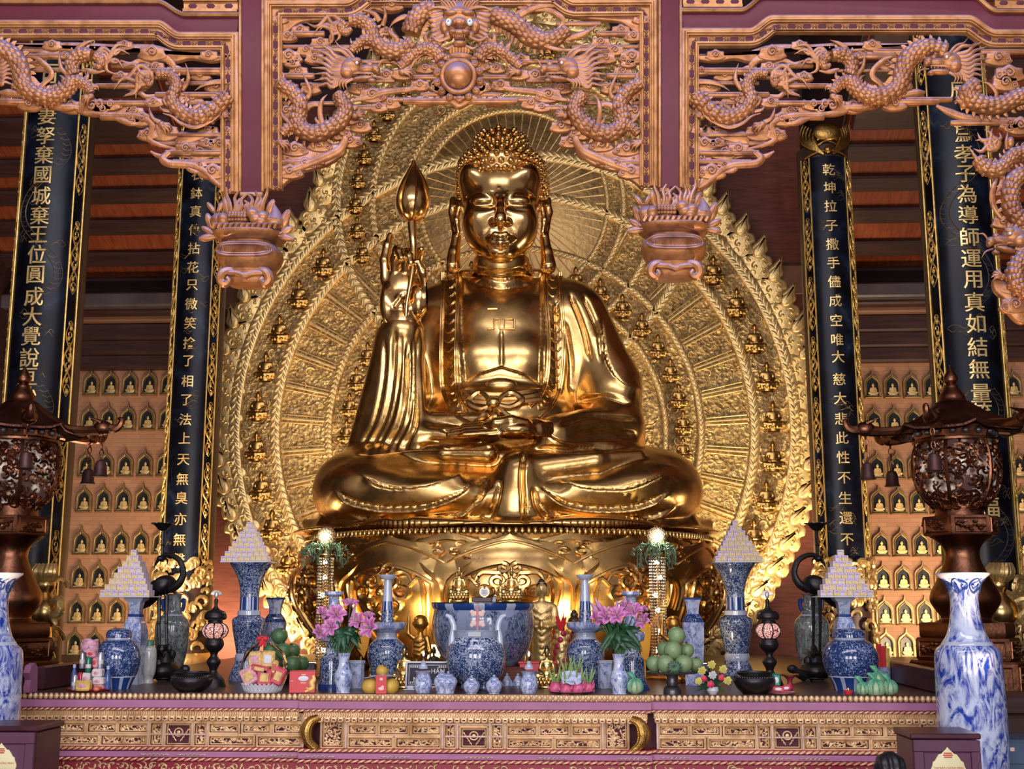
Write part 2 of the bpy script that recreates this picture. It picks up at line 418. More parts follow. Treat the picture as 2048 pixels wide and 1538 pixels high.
def m_carve(name, a, b, metal, rough, bs, dust_toplight=0):
    t = NT(name); co = t.coord(); n = t.noise(co, 9, 6, .5)
    cb = t.ramp(n, [(.28, a), (.6, b)])
    if dust_toplight:      # dusty grey-lilac on upward faces, with cool overhead light painted into the colour
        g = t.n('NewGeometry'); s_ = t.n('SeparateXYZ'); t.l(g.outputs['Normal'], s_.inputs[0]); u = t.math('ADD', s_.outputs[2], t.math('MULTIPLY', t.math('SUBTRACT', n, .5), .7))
        cb = t.mix(t.ramp(u, [(.05, (0, 0, 0)), (.55, (dust_toplight, dust_toplight, dust_toplight))]), cb, (.25, .24, .46))
    t.base(cb); t.bump(t.noise(co, bs, 4), .35, .006); t.set(metal, rough); return t.m
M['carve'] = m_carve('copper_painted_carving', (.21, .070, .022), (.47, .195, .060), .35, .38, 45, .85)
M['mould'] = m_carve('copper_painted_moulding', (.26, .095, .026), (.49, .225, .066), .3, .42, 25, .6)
M['hole'] = plain('maroon_recess', (.08, .014, .030), 0, .8)
M['rose_gold'] = m_carve('rose_gold_carving', (.60, .36, .17), (.92, .66, .38), .35, .42, 60)
def m_brick():
    t = NT('brick_wall'); co = t.coord(rot=(R(90), 0, 0)); b = t.n('TexBrick'); t.l(co, b.inputs['Vector'])
    b.inputs['Color1'].default_value = (.42, .225, .125, 1); b.inputs['Color2'].default_value = (.35, .18, .10, 1); b.inputs['Mortar'].default_value = (.27, .14, .085, 1)
    b.inputs['Scale'].default_value = 4.0; b.inputs['Mortar Size'].default_value = .012; b.inputs['Brick Width'].default_value = 1.0; b.inputs['Row Height'].default_value = .28
    t.l(b.outputs[0], t.b.inputs['Base Color']); t.bump(b.outputs['Fac'], -.2, .01); t.set(0, .75); return t.m
M['brick'] = m_brick()
def m_porc(name, scale, dens, blue=(.016, .040, .145), white=(.42, .48, .60), dist=2.2, band=None):
    """underglaze blue scrolls: thin curling strokes of noise contour"""
    t = NT(name); co = t.coord(); n = t.noise(co, scale, 2, dist, .5)
    d = t.math('ABSOLUTE', t.math('SUBTRACT', n, .5)); n2 = t.noise(co, scale*.35, 3)
    w = t.math('MULTIPLY', n2, dens*2)
    f = t.math('LESS_THAN', d, w)
    t.base(t.mix(f, white, blue)); t.set(0, .13, coat=.5); t.b.inputs['Coat Roughness'].default_value = .06; return t.m
M['porc_scroll'] = m_porc('blue_scroll_porcelain', 30, .085, white=(.36, .43, .55))
M['porc_dense'] = m_porc('dense_blue_scroll_porcelain', 30, .12, white=(.30, .38, .58))
M['porc_open'] = m_porc('open_blue_scroll_porcelain', 13, .05)
def m_paint(name, scale, white=(.55, .63, .80), blue=(.02, .07, .36), thr=.52, extra=None):
    """brushed underglaze landscape: soft dark blots, streaked ridges and mist"""
    t = NT(name); co = t.coord(); big = t.noise(co, scale, 6, 1.2, .62)
    rid = t.noise(t.coord((1.6, 1.6, .7)), scale*3.0, 4, 3.5, .6)
    a = t.ramp(big, [(thr-.06, (0, 0, 0)), (thr+.05, (1, 1, 1))]); b = t.ramp(rid, [(.40, (.12, .12, .12)), (.60, (1, 1, 1))])
    f = t.math('MULTIPLY', a, b)
    c = t.mix(f, white, blue)
    if extra: c = t.mix(t.ramp(t.noise(co, scale*1.7, 4, .8), [(.62, (0, 0, 0)), (.68, (1, 1, 1))]), c, extra)
    t.base(c); t.set(0, .13, coat=.5); t.b.inputs['Coat Roughness'].default_value = .06; return t.m
M['porc_land'] = m_paint('blue_landscape_porcelain', 5.0, thr=.47)
M['porc_big'] = m_paint('large_blue_landscape', 1.7, (.58, .66, .84), (.010, .045, .36), .43)
M['porc_bowl'] = m_paint('blue_bird_porcelain', 4.5, (.26, .32, .46), (.006, .02, .09), .5)
M['porc_small'] = m_paint('blue_flower_porcelain', 14, (.52, .60, .78), (.015, .05, .34), .48)
M['porc_poly'] = m_paint('polychrome_porcelain', 9, (.30, .36, .36), (.02, .03, .05), .46, (.14, .10, .07))
M['porc_flower'] = m_paint('white_flower_porcelain', 6, (.50, .52, .50), (.08, .02, .09), .58)
M['porc_hex'] = m_paint('blue_scene_porcelain', 10, (.48, .55, .72), (.03, .07, .30), .52, (.40, .33, .44))
M['porc_white'] = plain('white_blue_glaze', (.44, .50, .64), 0, .13, .1, 6, coat=.5)
M['porc_blue'] = plain('cobalt_glaze', (.018, .05, .22), 0, .13, .3, 20, coat=.5)
# ------------------------------------------------------------------ the hall
rnd = random.Random(7)
def struct(name, mb, m, **k):
    return tag(mb.build(name, m, **k), kind='structure')
b = MB(); b.box((0, 8, -.05), (26, 28, .1)); struct('floor', b, plain('polished_floor', (.16, .09, .07), 0, .18, .2, 3), smooth=0)
YB = 20.0                                     # back wall with the niches
ZT = P(958, 1388, 10.0).z                     # altar top
zw = P(250, 735, YB).z
b = MB(); b.box((0, YB+.1, zw/2), (26, .2, zw)); struct('wall_back', b, M['brick'], smooth=0, loc=(0, YB, 0))
for sx, nm in ((-1, 'wall_left'), (1, 'wall_right')):
    b = MB(); b.box((sx*9.6, 14.6, 6.5), (.2, 11.2, 13)); struct(nm, b, M['darkwood'], smooth=0, loc=(sx*9.6, 14.6, 0))
# sloping roof seen from below: boards between purlins
TA = math.tan(R(27)); z0 = P(250, 585, YB-.5).z
def slope(py, px=280):
    d = RC @ np.array(((px-1024)/F, -(py-769)/F, -1.0))
    t = (z0+YB*TA-CAMZ)/(d[2]+TA*d[1]); return CO+d*t
y1 = 9.6; HC = 12.4
XCL, XCR = P(358, 500, 17).x, P(1702, 500, 17).x      # the side bays' roofs end over the slim columns
def roofz(y): return z0+(YB-y)*TA
for nm, xa, xb in (('ceiling_left', -12, XCL), ('ceiling_right', XCR, 12)):
    b = MB(); v = [(x, y, roofz(y)+dz) for dz in (0, .15) for x, y in ((xa, YB+.2), (xb, YB+.2), (xb, y1), (xa, y1))]
    b.add(v, [(0, 1, 2, 3), (7, 6, 5, 4), (0, 4, 5, 1), (2, 6, 7, 3), (1, 5, 6, 2), (0, 3, 7, 4)]); struct(nm, b, M['board'], smooth=0)
for nm, xx in (('wall_inner_left', XCL), ('wall_inner_right', XCR)):
    b = MB(); b.prism([(-YB, roofz(YB)+.15), (-y1, roofz(y1)+.15), (-y1, HC+2), (-YB, HC+2)], -.05, .05); v = np.concatenate(b.v); b.v = [np.stack((xx+v[:, 1], -v[:, 0], v[:, 2]), -1)]; struct(nm, b, M['darkwood'], smooth=0)
b = MB(); b.box(((XCL+XCR)/2, 15, HC+.1), (XCR-XCL+.4, 11.2, .2)); struct('ceiling', b, M['darkwood'], smooth=0)
b = MB(); b.box(((XCL+XCR)/2, YB-.2, HC/2+2), (XCR-XCL, .2, HC-4)); struct('wall_upper', b, M['darkwood'], smooth=0)
b = MB(); b.box((0, 9.5, roofz(9.6)+1.4), (24, .2, 3.2)); struct('wall_front', b, M['darkwood'], smooth=0)
edges = [(581, 549), (527, 497), (465, 432), (403, 370), (345, 308), (284, 222), (190, 150), (118, 80), (40, 0)]
for i, (pb, pt) in enumerate(edges):
    a, c = slope(pb), slope(pt); mid = (a+c)/2; ln = abs(c[1]-a[1])/math.cos(math.atan(TA))
    nz = np.array((0, -math.sin(math.atan(TA)), -math.cos(math.atan(TA))))
    th = .10; cen = mid+nz*th/2; cen[0] = 0
    for sd, (xa, xb) in enumerate(((-10.4, XCL-.02), (XCR+.02, 10.4))):
        b = MB(); cc = cen.copy(); cc[0] = (xa+xb)/2; b.box(cc, (xb-xa, ln*.92, th), .03, M=Rx(-math.atan(TA)))
        tag(b.build('trim_%d' % (i*2+sd+30), M['darkwood'], loc=tuple(cc)), kind='structure')
# frieze of beams over the niche wall
def hbeam(n, pa, pb, y, d, m, bv=.03):
    za, zb = P(250, pa, y).z, P(250, pb, y).z
    b = MB(); b.box((0, y+d/2, (za+zb)/2), (21, d, abs(za-zb)), bv); tag(b.build('trim_%d' % n, m, loc=(0, y, zb)), kind='structure')
hbeam(11, 584, 612, 19.0, .5, plain('weathered_beam', (.09, .07, .08), 0, .4, .3, 3)); hbeam(12, 612, 626, 19.2, .5, M['darkwood'])
hbeam(13, 628, 642, 19.45, .4, plain('tan_strip', (.20, .10, .06), 0, .6)); hbeam(14, 645, 678, 19.6, .5, M['darkwood']); hbeam(15, 678, 708, 19.7, .4, M['darkwood']); hbeam(16, 708, 737, 19.8, .3, M['darkwood'])
# maroon plank wall behind the halo
xa, xb = P(442, 700, 18.6).x, P(1618, 700, 18.6).x
zq = P(600, 215, 18.6).z
b = MB(); b.box(((xa+xb)/2, 18.7, zq/2), (xb-xa, .2, zq)); struct('wall_centre', b, M['redwood'], smooth=0, loc=((xa+xb)/2, 18.7, 0))
b = MB()
for px, py, w, h in ((1560, 560, 100, 60), (1560, 680, 100, 84), (470, 590, 60, 60), (470, 690, 60, 80)):
    c = P(px, py, 18.58); k = K(18.6); b.box(c, (w*k, .05, h*k), .01)
tag(b.build('trim_17', plain('oak_panel', (.20, .085, .035), 0, .45, .3, 4)), kind='structure')
# raised side platforms the lanterns stand on, and the plinth under the lotus
YA = 10.0; k10 = K(10)
XL, XR = P(46, 1400, YA).x, P(1872, 1400, YA).x
for sx, nm, xe in ((-1, 'left', XL-.06), (1, 'right', XR+.06)):
    x2 = sx*9.5; b = MB(); b.box(((xe+x2)/2, 15.2, .36), (abs(xe-x2), 9.4, .72), .02); struct('trim_18' if sx < 0 else 'trim_19', b, M['darkwood'])
    b = MB(); b.box(((xe+x2)/2, 15.6, .40), (abs(xe-x2)-.3, 8.8, .80), .02); struct('trim_20' if sx < 0 else 'trim_21', b, M['darkwood'])
# ------------------------------------------------------------------ lacquered columns with couplets
_tc = {}
def text_mesh(ch, size=1.0, ext=.02, bev=.0):
    key = (ch, size, ext, bev)
    if key in _tc: return _tc[key]
    cu = bpy.data.curves.new('t', 'FONT'); cu.body = ch; cu.size = size; cu.align_x = 'CENTER'; cu.align_y = 'CENTER'; cu.extrude = ext; cu.bevel_depth = bev; cu.offset = .005*size if len(ch) == 1 else 0; cu.resolution_u = 3
    o = bpy.data.objects.new('t', cu); COL.objects.link(o); dg = bpy.context.evaluated_depsgraph_get(); dg.update()
    me = bpy.data.meshes.new_from_object(o.evaluated_get(dg)); v = np.array([q.co[:] for q in me.vertices]).reshape(-1, 3); f = [tuple(p.vertices) for p in me.polygons]
    bpy.data.objects.remove(o); bpy.data.curves.remove(cu); bpy.data.meshes.remove(me)
    if len(v): v = v-np.array((0, (v[:, 1].max()+v[:, 1].min())/2, 0))-np.array(((v[:, 0].max()+v[:, 0].min())/2, 0, 0))
    _tc[key] = (v, f); return v, f
def column(nm, pcx, y, rpx, half, ztop, ptop, pbot, chars, cpos, csize, side, label, strips, arch=False, seed=1):
    rg = random.Random(seed); k = K(y); c = P(pcx, 500, y); r = rpx*k; cx, cy = c.x, y
    ztop = z0+(YB-y-r)*TA-.22
    if arch: ztop = P(pcx, ptop, y-r).z+.2
    t = thing('column', label, 'column', (cx, cy, 0), None); tag(t, kind='thing')
    b = MB(); b.lathe([(r*.95, 0), (r*.95, ztop)], 40, (cx, cy, 0)); b.build('shaft', plain('column_wood', (.055, .028, .022), 0, .4, .3, 4) if 'colw' not in M else M['colw'], t)
    zt, zb = P(pcx, ptop, y-r).z, P(pcx, pbot, y-r).z; h = R(half); nseg = 28
    def cyl(a, z, rr): return np.stack((cx+rr*np.sin(a), cy-rr*np.cos(a), z+0*a), -1)
    a = np.linspace(-h, h, nseg); b = MB()
    b.grid(np.stack([cyl(a, z, r*1.03) for z in (zb, zt)])); b.grid(np.stack([cyl(a, z, r*.955) for z in (zb, zt)]), flip=True)
    for ed in (-h, h): b.grid(np.stack([np.stack([cyl(np.array(ed), z, rr) for rr in (r*.955, r*1.03)]) for z in (zb, zt)]))
    b.build('lacquer_board', M['lacquer'], t, smooth=60)
    # gold edge fillets
    b = MB()
    for ed in (-h, -h+strips, h-strips, h):
        p = [cyl(np.array(ed), z, r*1.045) for z in (zb, zt)]
        b.tube(np.array(p), .012, 6, up=(1, 0, 0))
    b.build('gold_fillet', M['gold_paint'], t)
    # vine scroll in the border strips
    b = MB(); am = h-strips/2; z = zb+.1
    for sg in (-1, 1):
        z = zb+.1; wv = strips*.40
        while z < zt-.2:
            L = .9 if not arch else .75
            zz = np.linspace(z, z+L, 26); u = (zz-z)/L
            for ph in (0, PI):
                aa = sg*am+wv*np.sin(u*3*PI+ph)*(1 if ph == 0 else .8)
                b.tube(np.stack([cyl(np.array(q), w, r*1.05) for q, w in zip(aa, zz)]), [.004, .013, .004], 5, up=(1, 0, 0))
            for q in range(7):
                zq = z+L*(q+.5)/7; b.ell(cyl(np.array(sg*am+rg.uniform(-.3, .3)*wv), zq, r*1.05), (.022, .012, .035), 6, 4)
                zc = zq+.05; th = np.linspace(0, 1.6*PI, 8)
                b.tube(np.stack([cyl(np.array(sg*am+wv*.55*(1-t_/9)*np.cos(t_+q)), zc+.045*(1-t_/9)*np.sin(t_+q), r*1.05) for t_ in th]), .007, 4, up=(1, 0, 0))
            z += L+(.35 if not arch else .12)
    b.build('border_scroll', M['gold_paint'], t)
    # painted clouds and dragon coils on the field
    b = MB()
    for q in range(26 if not arch else 14):
        zq = rg.uniform(zb+.3, zt-.3); a0 = rg.uniform(-.65, .65)*(h-strips); s_ = rg.uniform(.05, .13)
        for w in range(rg.randint(2, 4)):
            u = np.linspace(0, 1, 12); x_ = a0+(u-.5)*s_*3.2/r*.5; z_ = zq+w*.035+np.sin(u*PI*rg.uniform(1.2, 3)+rg.uniform(0, 6))*.025
            b.tube(np.stack([cyl(np.array(q1), w1, r*1.032) for q1, w1 in zip(x_, z_)]), [.002, .006, .002], 4, up=(1, 0, 0))
    if not arch:
        u = np.linspace(0, 1, 70)
        for f0, f1 in ((.08, .34), (.46, .74)):
            z_ = zb+(zt-zb)*(f0+(f1-f0)*u); a_ = .5*h*np.sin(u*9)
            for dd in (-.05, .05): b.tube(np.stack([cyl(np.array(q1+dd/r), w1, r*1.032) for q1, w1 in zip(a_, z_)]), [.003, .008, .003], 4, up=(1, 0, 0))
            for q1, w1 in zip(a_[::2], z_[::2]): b.tube(np.stack([cyl(np.array(q1+e/r), w1+abs(e)*.5, r*1.032) for e in (-.05, 0, .05)]), .004, 4, up=(1, 0, 0))
    b.build('painted_dragon_and_cloud', M['dim_gold'], t)
    # the couplet, raised gilt characters
    for ch, cp in zip(chars, cpos):
        b = MB()
        v, f = text_mesh(ch, csize, .012); 
        if not len(v): continue
        zc = P(pcx, cp, y-r).z; av = v[:, 0]/(r*1.04); w = np.stack((cx+(r*1.035+v[:, 2])*np.sin(av), cy-(r*1.035+v[:, 2])*np.cos(av), zc+v[:, 1]), -1); b.add(w, f)
        b.build('gilt_character', M['gold_char'], t, smooth=20)
    return t, (cx, cy, r, zb, zt)
M['colw'] = plain('column_wood', (.06, .032, .026), 0, .4, .3, 4)
M['dim_gold'] = plain('faded_gold_line', (.17, .12, .06), .5, .45, .3, 10)
M['gold_char'] = plain('gilt_lettering', (.95, .66, .26), .55, .35, .15, 10)
HT = None
LC = list('仁可妻孥棄國城棄王位圓成大覺說亘妙')
LP = [118, 152, 232, 272, 310, 350, 392, 431, 469, 509, 549, 593, 633, 672, 715, 753, 792]
c1 = column('', 107, 14.0, 72, 68, HT, -60, 1240, LC, LP, .245, 1, 'black lacquered column with gold couplet ending behind the bronze lantern at the left', .33, seed=3)
RCh = list('辰爲孝子為導師運用真如結無量笑福')
RP = [182, 267, 309, 349, 389, 431, 475, 518, 560, 605, 648, 695, 739, 787, 826, 1014]
c2 = column('', 1916, 14.0, 72, 68, HT, -60, 1250, RCh, RP, .24, -1, 'black lacquered column with gold couplet rising behind the bronze lantern at the right', .33, seed=5)
IL = [350, 387, 423, 460, 497, 535, 570, 608, 646, 686, 722, 762, 800, 839, 876, 919, 958, 996, 1038, 1079, 1119]
ILc = list('衣鉢真傳拈花只微笑捨了相了法上天無臭亦無聲')
c3 = column('', 405, 17.0, 54, 60, HT, 280, 1175, ILc, IL, .185, 1, 'slim black couplet column between the niche wall and the halo, left of the great statue', .36, arch=True, seed=7)
IR = [340, 376, 413, 452, 489, 526, 564, 602, 641, 680, 714, 759, 797, 838, 876, 915, 956, 996, 1036, 1079]
IRc = list('乾坤拉子撒手儘成空唯大慈大悲此性不生還不')
c4 = column('', 1653, 17.0, 54, 60, HT, 312, 1175, IRc, IR, .185, -1, 'slim black couplet column with a gilt bat crest, right of the halo', .36, arch=True, seed=9)
# bat crest over the right slim column, and gilt feet of the columns
t4 = bpy.data.objects[c4[0].name]
b = MB(); cx, cy, r, zb, zt = c4[1]
def cyl4(a, z, rr): return np.array((cx+rr*math.sin(a), cy-rr*math.cos(a), z))
for sg in (-1, 1):
    for q in range(5):
        u = np.linspace(0, 1, 12); b.tube(np.stack([cyl4(sg*(.15+.85*math.sin(w*2.2)*(1-q*.15)), zt+.02+w*(.50-.03*q), r*1.06) for w in u]), [.02, .035, .012], 6, up=(1, 0, 0))
    b.tube(np.stack([cyl4(sg*a, zt-.02+.10*math.cos(a*1.6), r*1.06) for a in np.linspace(0, .85, 8)]), .018, 6, up=(1, 0, 0))
b.ell(cyl4(0, zt+.36, r*1.04), (.20, .06, .14), 12, 8)
for q in range(3): b.tube(np.stack([cyl4(a, zt+.17+.08*q+.05*math.cos(a*5), r*1.07) for a in np.linspace(-.35, .35, 7)]), .014, 6, up=(1, 0, 0))
b.ell(cyl4(0, zt+.09, r*1.08), (.06, .05, .06), 8, 6)
b.build('bat_crest', M['gold_dark'], t4)
for (tt, g), s_ in ((c3, .9), (c4, .9), (c1, 1.25), (c2, 1.25)):
    cx, cy, r, zb, zt = g; b = MB(); rg = random.Random(int(cx*100))
    zf = .80
    for q in range(90):
        a, z = rg.uniform(-1.15, 1.15), zf+.08+(zb+.30*s_-zf)*rg.random()**.8; out = np.array((math.sin(a), -math.cos(a), 0)); tn = np.array((math.cos(a), math.sin(a), 0)); c0 = np.array((cx, cy, z))+out*r*1.05
        th = np.linspace(0, rg.uniform(3, 5.5), 9); sg = rg.choice((-1, 1)); sz = rg.uniform(.07, .13)*s_
        b.tube([c0+out*.03+tn*sg*sz*(1-t_/7)*math.cos(t_)+np.array((0, 0, sz*(1-t_/7)*math.sin(t_))) for t_ in th], [.022, .034, .014], 5, up=tuple(out))
        if q % 3 == 0: b.ell(c0+out*.02, (.05, .04, .06), 7, 5)
    b.lathe([(r*1.06, zf), (r*1.10, zf+.05), (r*1.06, zf+.12), (r*1.0, zf+.16)], 28, (cx, cy, 0))
    b.build('gilt_foot', M['gold_leaf'], tt)
# ------------------------------------------------------------------ the great seated statue (SDF body, head, hands)
YBU = 15.0; KB = K(YBU)
def B(px, py, dy=0.0): return np.array(P(px, py, YBU+dy))
def Bp(pts): return [B(*p) for p in pts]
SEATZ = B(1003, 1066, -1.5)[2]
GB = thing('seated_statue', 'colossal gilded seated statue raising a lotus bud in front of the halo', 'statue', (B(1010, 900)[0], YBU, SEATZ))
def polydist(px, py, pts):
    """distance to a polyline in the picture, with the side it lies on"""
    d = np.full(px.shape, 1e9); sd = np.zeros(px.shape); tt = np.zeros(px.shape); n = len(pts)-1
    for i in range(n):
        ax, ay = pts[i]; bx, by = pts[i+1]; ex, ey = bx-ax, by-ay; L = ex*ex+ey*ey+1e-9
        t = np.clip(((px-ax)*ex+(py-ay)*ey)/L, 0, 1); q = np.hypot(px-ax-t*ex, py-ay-t*ey); m = q < d
        d = np.where(m, q, d); sd = np.where(m, np.sign(ex*(py-ay)-ey*(px-ax)), sd); tt = np.where(m, (i+t)/n, tt)
    return d, sd, tt
def inpoly(px, py, poly):
    r = np.zeros(px.shape, bool); n = len(poly)
    for i in range(n):
        x1, y1 = poly[i]; x2, y2 = poly[(i+1) % n]
        c = (y1 > py) != (y2 > py); r ^= c & (px < (x2-x1)*(py-y1)/((y2-y1) if y2 != y1 else 1e-9)+x1)
    return r
def folds(V, Q, grooves, steps, dents=()):
    N = vnormals(V, Q); px, py = proj(V); fr = np.clip((-N[:, 1]+.15)/.4, 0, 1); D = np.zeros(len(V))
    for pts, w, a in grooves:
        p = spline(pts, 4*len(pts)); d, sd, t = polydist(px, py, p); D += -a*np.exp(-(d/w)**2)*np.clip(np.minimum(t, 1-t)*8+.15, 0, 1)
    for pts, w, a in steps:     # an overlapping edge: cloth stands up on one side and fades away over w px
        p = spline(pts, 4*len(pts)); d, sd, t = polydist(px, py, p); en = np.clip(np.minimum(t, 1-t)*7+.05, 0, 1)
        D += en*a*np.where(sd > 0, np.exp(-d/w)*np.clip(d/4.0, 0, 1), -.35*np.exp(-(d/2.5)**2))
    for poly, a, e in dents:
        ins = inpoly(px, py, poly); d, _, _ = polydist(px, py, list(poly)+[poly[0]]); D += np.where(ins, -a*np.clip(d/e, 0, 1), 0)
    return V+N*(D*fr)[:, None]
k = KB
S = SDF(B(600, 1085)*[1, 0, 1]+[0, 12.9, 0], B(1420, 520)*[1, 0, 1]+[0, 16.5, 0], .0185)
e = lambda px, py, dy, rx, rz, ry, kk=.12, M=None, cut=False: S.ell(B(px, py, dy), (rx*k, ry, rz*k), kk, M, cut)
c = lambda p, q, ra, rb, kk=.1, cut=False: S.cap(B(*p), B(*q), ra*k, rb*k, kk, cut)
# torso and shoulders
e(1005, 745, .15, 165, 190, .80); e(1002, 660, .10, 130, 110, .66)
c((905, 625, .2), (1120, 625, .2), 66, 70, .25); c((940, 580, .15), (1070, 580, .15), 42, 42, .2)
e(1003, 840, -.15, 150, 80, .75)
# neck
c((1003, 590, .02), (1003, 530, -.12), 62, 58, .06)
# pectorals and belly
e(962, 715, -.42, 52, 48, .24, .14); e(1043, 715, -.42, 52, 48, .24, .14)
# statue's left arm (viewer's right)
c((1150, 640, .15), (1218, 770, .05), 70, 62, .2); c((1218, 770, .05), (1232, 850, -.25), 60, 56, .15)
c((1228, 858, -.35), (1110, 868, -1.05), 50, 36, .12); c((1228, 850, -.2), (1255, 880, -.1), 46, 34, .12)
# statue's right arm, raised (viewer's left)
c((868, 640, .15), (815, 800, -.05), 66, 58, .15); c((800, 830, -.25), (806, 665, -.72), 54, 41, .1)
# sleeve hanging from the raised forearm
for i in range(7):
    u = i/6; c((806-18*u, 680, -.68+.05*u), (838-112*u, 893, -.95+.55*u), 34, 22+8*u, .08)
c((850, 845, -.8), (985, 838, -1.05), 22, 12, .1); c((850, 872, -.95), (960, 868, -1.15), 20, 10, .1)
# crossed legs
for sx in (-1, 1):
    X = lambda o: 1015+sx*o
    c((X(75), 985, -.55), (X(300), 985, -.62), 80, 74, .2); e(X(262), 985, -.55, 116, 72, 1.0, .2)
    e(X(150), 1000, -1.05, 175, 56, .55, .22); e(X(215), 955, -.45, 150, 56, .8, .15)
e(1015, 1005, -.75, 330, 60, .95, .2); e(1015, 930, -.5, 230, 45, .8, .15)
c((1040, 945, -1.5), (1030, 1040, -1.45), 42, 50, .12)
# the upturned foot and the other shin
c((1078, 938, -1.50), (1190, 922, -1.42), 27, 23, .05); c((1190, 922, -1.42), (1276, 912, -1.22), 21, 13, .05)
c((775, 907, -.95), (890, 905, -1.30), 9, 15, .05); c((890, 905, -1.30), (975, 906, -1.38), 15, 20, .05)
# spread hem on the seat
S.ell((B(1013, 1060)[0], 15.0-.25, SEATZ+.07), (2.58, 1.85, .10), .10)
for sx in (-1, 1):
    S.chain(Bp([(1015+sx*300, 1056, -1.2), (1015+sx*360, 1052, -.8), (1015+sx*402, 1046, -.3)]), [.10, .09, .05], .10)
V, Q = S.mesh()
gr = [([(790, 660), (785, 740), (770, 830), (735, 898)], 5, .05), ([(815, 690), (812, 770), (795, 850), (765, 900)], 5, .06), ([(838, 660), (838, 750), (832, 840), (800, 900)], 5, .06),
      ([(770, 680), (765, 760), (748, 840), (722, 892)], 4, .035), ([(802, 668), (800, 740), (784, 830), (752, 898)], 4, .03), ([(826, 680), (826, 760), (816, 840), (782, 902)], 4, .03),
      ([(1140, 585), (1165, 650), (1180, 720)], 4, .05), ([(1168, 590), (1192, 650), (1204, 725)], 4, .05), ([(1128, 640), (1142, 720), (1142, 785)], 5, .05), ([(1112, 600), (1118, 700), (1120, 790)], 4, .05),
      ([(1160, 800), (1210, 792), (1262, 808)], 4, .05), ([(1120, 850), (1180, 830), (1275, 842)], 4, .05), ([(1140, 872), (1210, 862), (1270, 868)], 4, .04),
      ([(1048, 905), (1044, 960), (1050, 1045)], 4, .07), ([(1000, 960), (990, 1010), (970, 1045)], 5, .05), ([(975, 955), (960, 1000), (930, 1035)], 5, .04),
      ([(1068, 975), (1075, 1015), (1100, 1045)], 5, .05), ([(880, 858), (930, 866), (985, 852)], 4, .04), ([(860, 880), (920, 886), (990, 880)], 4, .04),
      ([(950, 535), (1003, 543), (1058, 535)], 2.5, .035), ([(946, 548), (1003, 557), (1062, 548)], 2.5, .035), ([(942, 561), (1003, 571), (1066, 561)], 2.5, .03),
      ([(1002, 655), (1002, 735)], 2.5, .03), ([(712, 905), (830, 893), (1000, 893)], 5, .07), ([(1050, 895), (1160, 900), (1285, 893)], 4, .05),
      ([(655, 1048), (800, 1056), (1000, 1052)], 4, .05), ([(1060, 1052), (1220, 1056), (1380, 1046)], 4, .05)]
st = [([(727, 953), (766, 974), (832, 976), (899, 961), (932, 945)], 16, .09), ([(670, 980), (708, 1003), (778, 1015), (857, 1009), (924, 986), (953, 957)], 16, .09),
      ([(690, 1022), (780, 1044), (866, 1036), (932, 1020), (985, 970)], 14, .07),
      ([(1123, 961), (1169, 976), (1247, 978), (1301, 961), (1333, 944)], 16, .09), ([(1081, 974), (1131, 1005), (1202, 1015), (1281, 1009), (1339, 982)], 16, .09),
      ([(1073, 1003), (1119, 1030), (1202, 1038), (1290, 1032), (1350, 1012)], 14, .07),
      ([(1203, 640), (1213, 720), (1245, 768), (1280, 776)], 14, .10), ([(1270, 890), (1180, 893), (1110, 880), (1082, 842)], 12, .06)]
op = [(918, 542), (1086, 542), (1092, 640), (1087, 772), (1050, 752), (1002, 736), (955, 752), (922, 770), (912, 640)]
V = folds(V, Q, gr, st, [(op, .075, 4)])
body = vq_mesh(V, Q, 'body', M['gold'], GB)
# robe border bands with raised curls, emblem, sash and bow: drawn on the body by casting onto its surface
from mathutils.bvhtree import BVHTree
_bv = BVHTree.FromPolygons(V.tolist(), Q.tolist())
def onB(px, py, off=0.0, y0=12.0):
    o = Vector((0, 0, CAMZ)); d = (P(px, py, y0)-o).normalized(); h = _bv.ray_cast(o, d)
    if h[0] is None: return B(px, py, 0)
    return np.array(h[0]-d*off)
b = MB()
for sg in (-1, 1):
    cx = [(901, 545), (900, 600), (898, 660), (897, 720), (900, 775), (918, 815), (950, 835)] if sg < 0 else [(1106, 545), (1108, 600), (1112, 660), (1112, 720), (1106, 770), (1090, 805), (1070, 825)]
    ctr = spline(cx, 40); tg = np.gradient(ctr, axis=0); tg /= np.linalg.norm(tg, axis=1)[:, None]; nr = np.stack((-tg[:, 1], tg[:, 0]), 1)
    for o_ in (-17, -13, 13, 17): b.tube([onB(*(p+n*o_), .004) for p, n in zip(ctr, nr)], .014, 6, up=(0, -1, 0))
    for j in range(1, 37, 2):
        p = ctr[j]; n = nr[j]; t_ = tg[j]
        for s2 in (-1, 1):
            q = [p+n*s2*(-9+20*w)+t_*(10*math.sin(w*3)-4) for w in np.linspace(0, 1, 7)]
            b.tube([onB(*x, .004) for x in q], [.008, .012, .004], 5, up=(0, -1, 0))
b.build('robe_border', M['gold'], GB)
b = MB()
for px, py, w, h in ((985, 618, 22, 5), (993, 638, 13, 3.5), (981, 658, 14, 3.5), (1016, 638, 22, 3.5), (1014, 658, 32, 3.5)): b.box(onB(px, py, .01), (w*k, .03, h*k), .008)
for px, py, w, h in ((988, 648, 3.5, 22), (999, 648, 3.5, 22), (1008, 648, 3.5, 20), (1029, 648, 3.5, 22)): b.box(onB(px, py, .01), (w*k, .03, h*k), .008)
b.build('chest_emblem', M['statue_gold'], GB)
b = MB()
for yy in (784, 793, 802): b.tube([onB(x, yy+6*math.cos((x-1000)/40), .03) for x in range(930, 1084, 8)], .035, 6, up=(0, -1, 0))
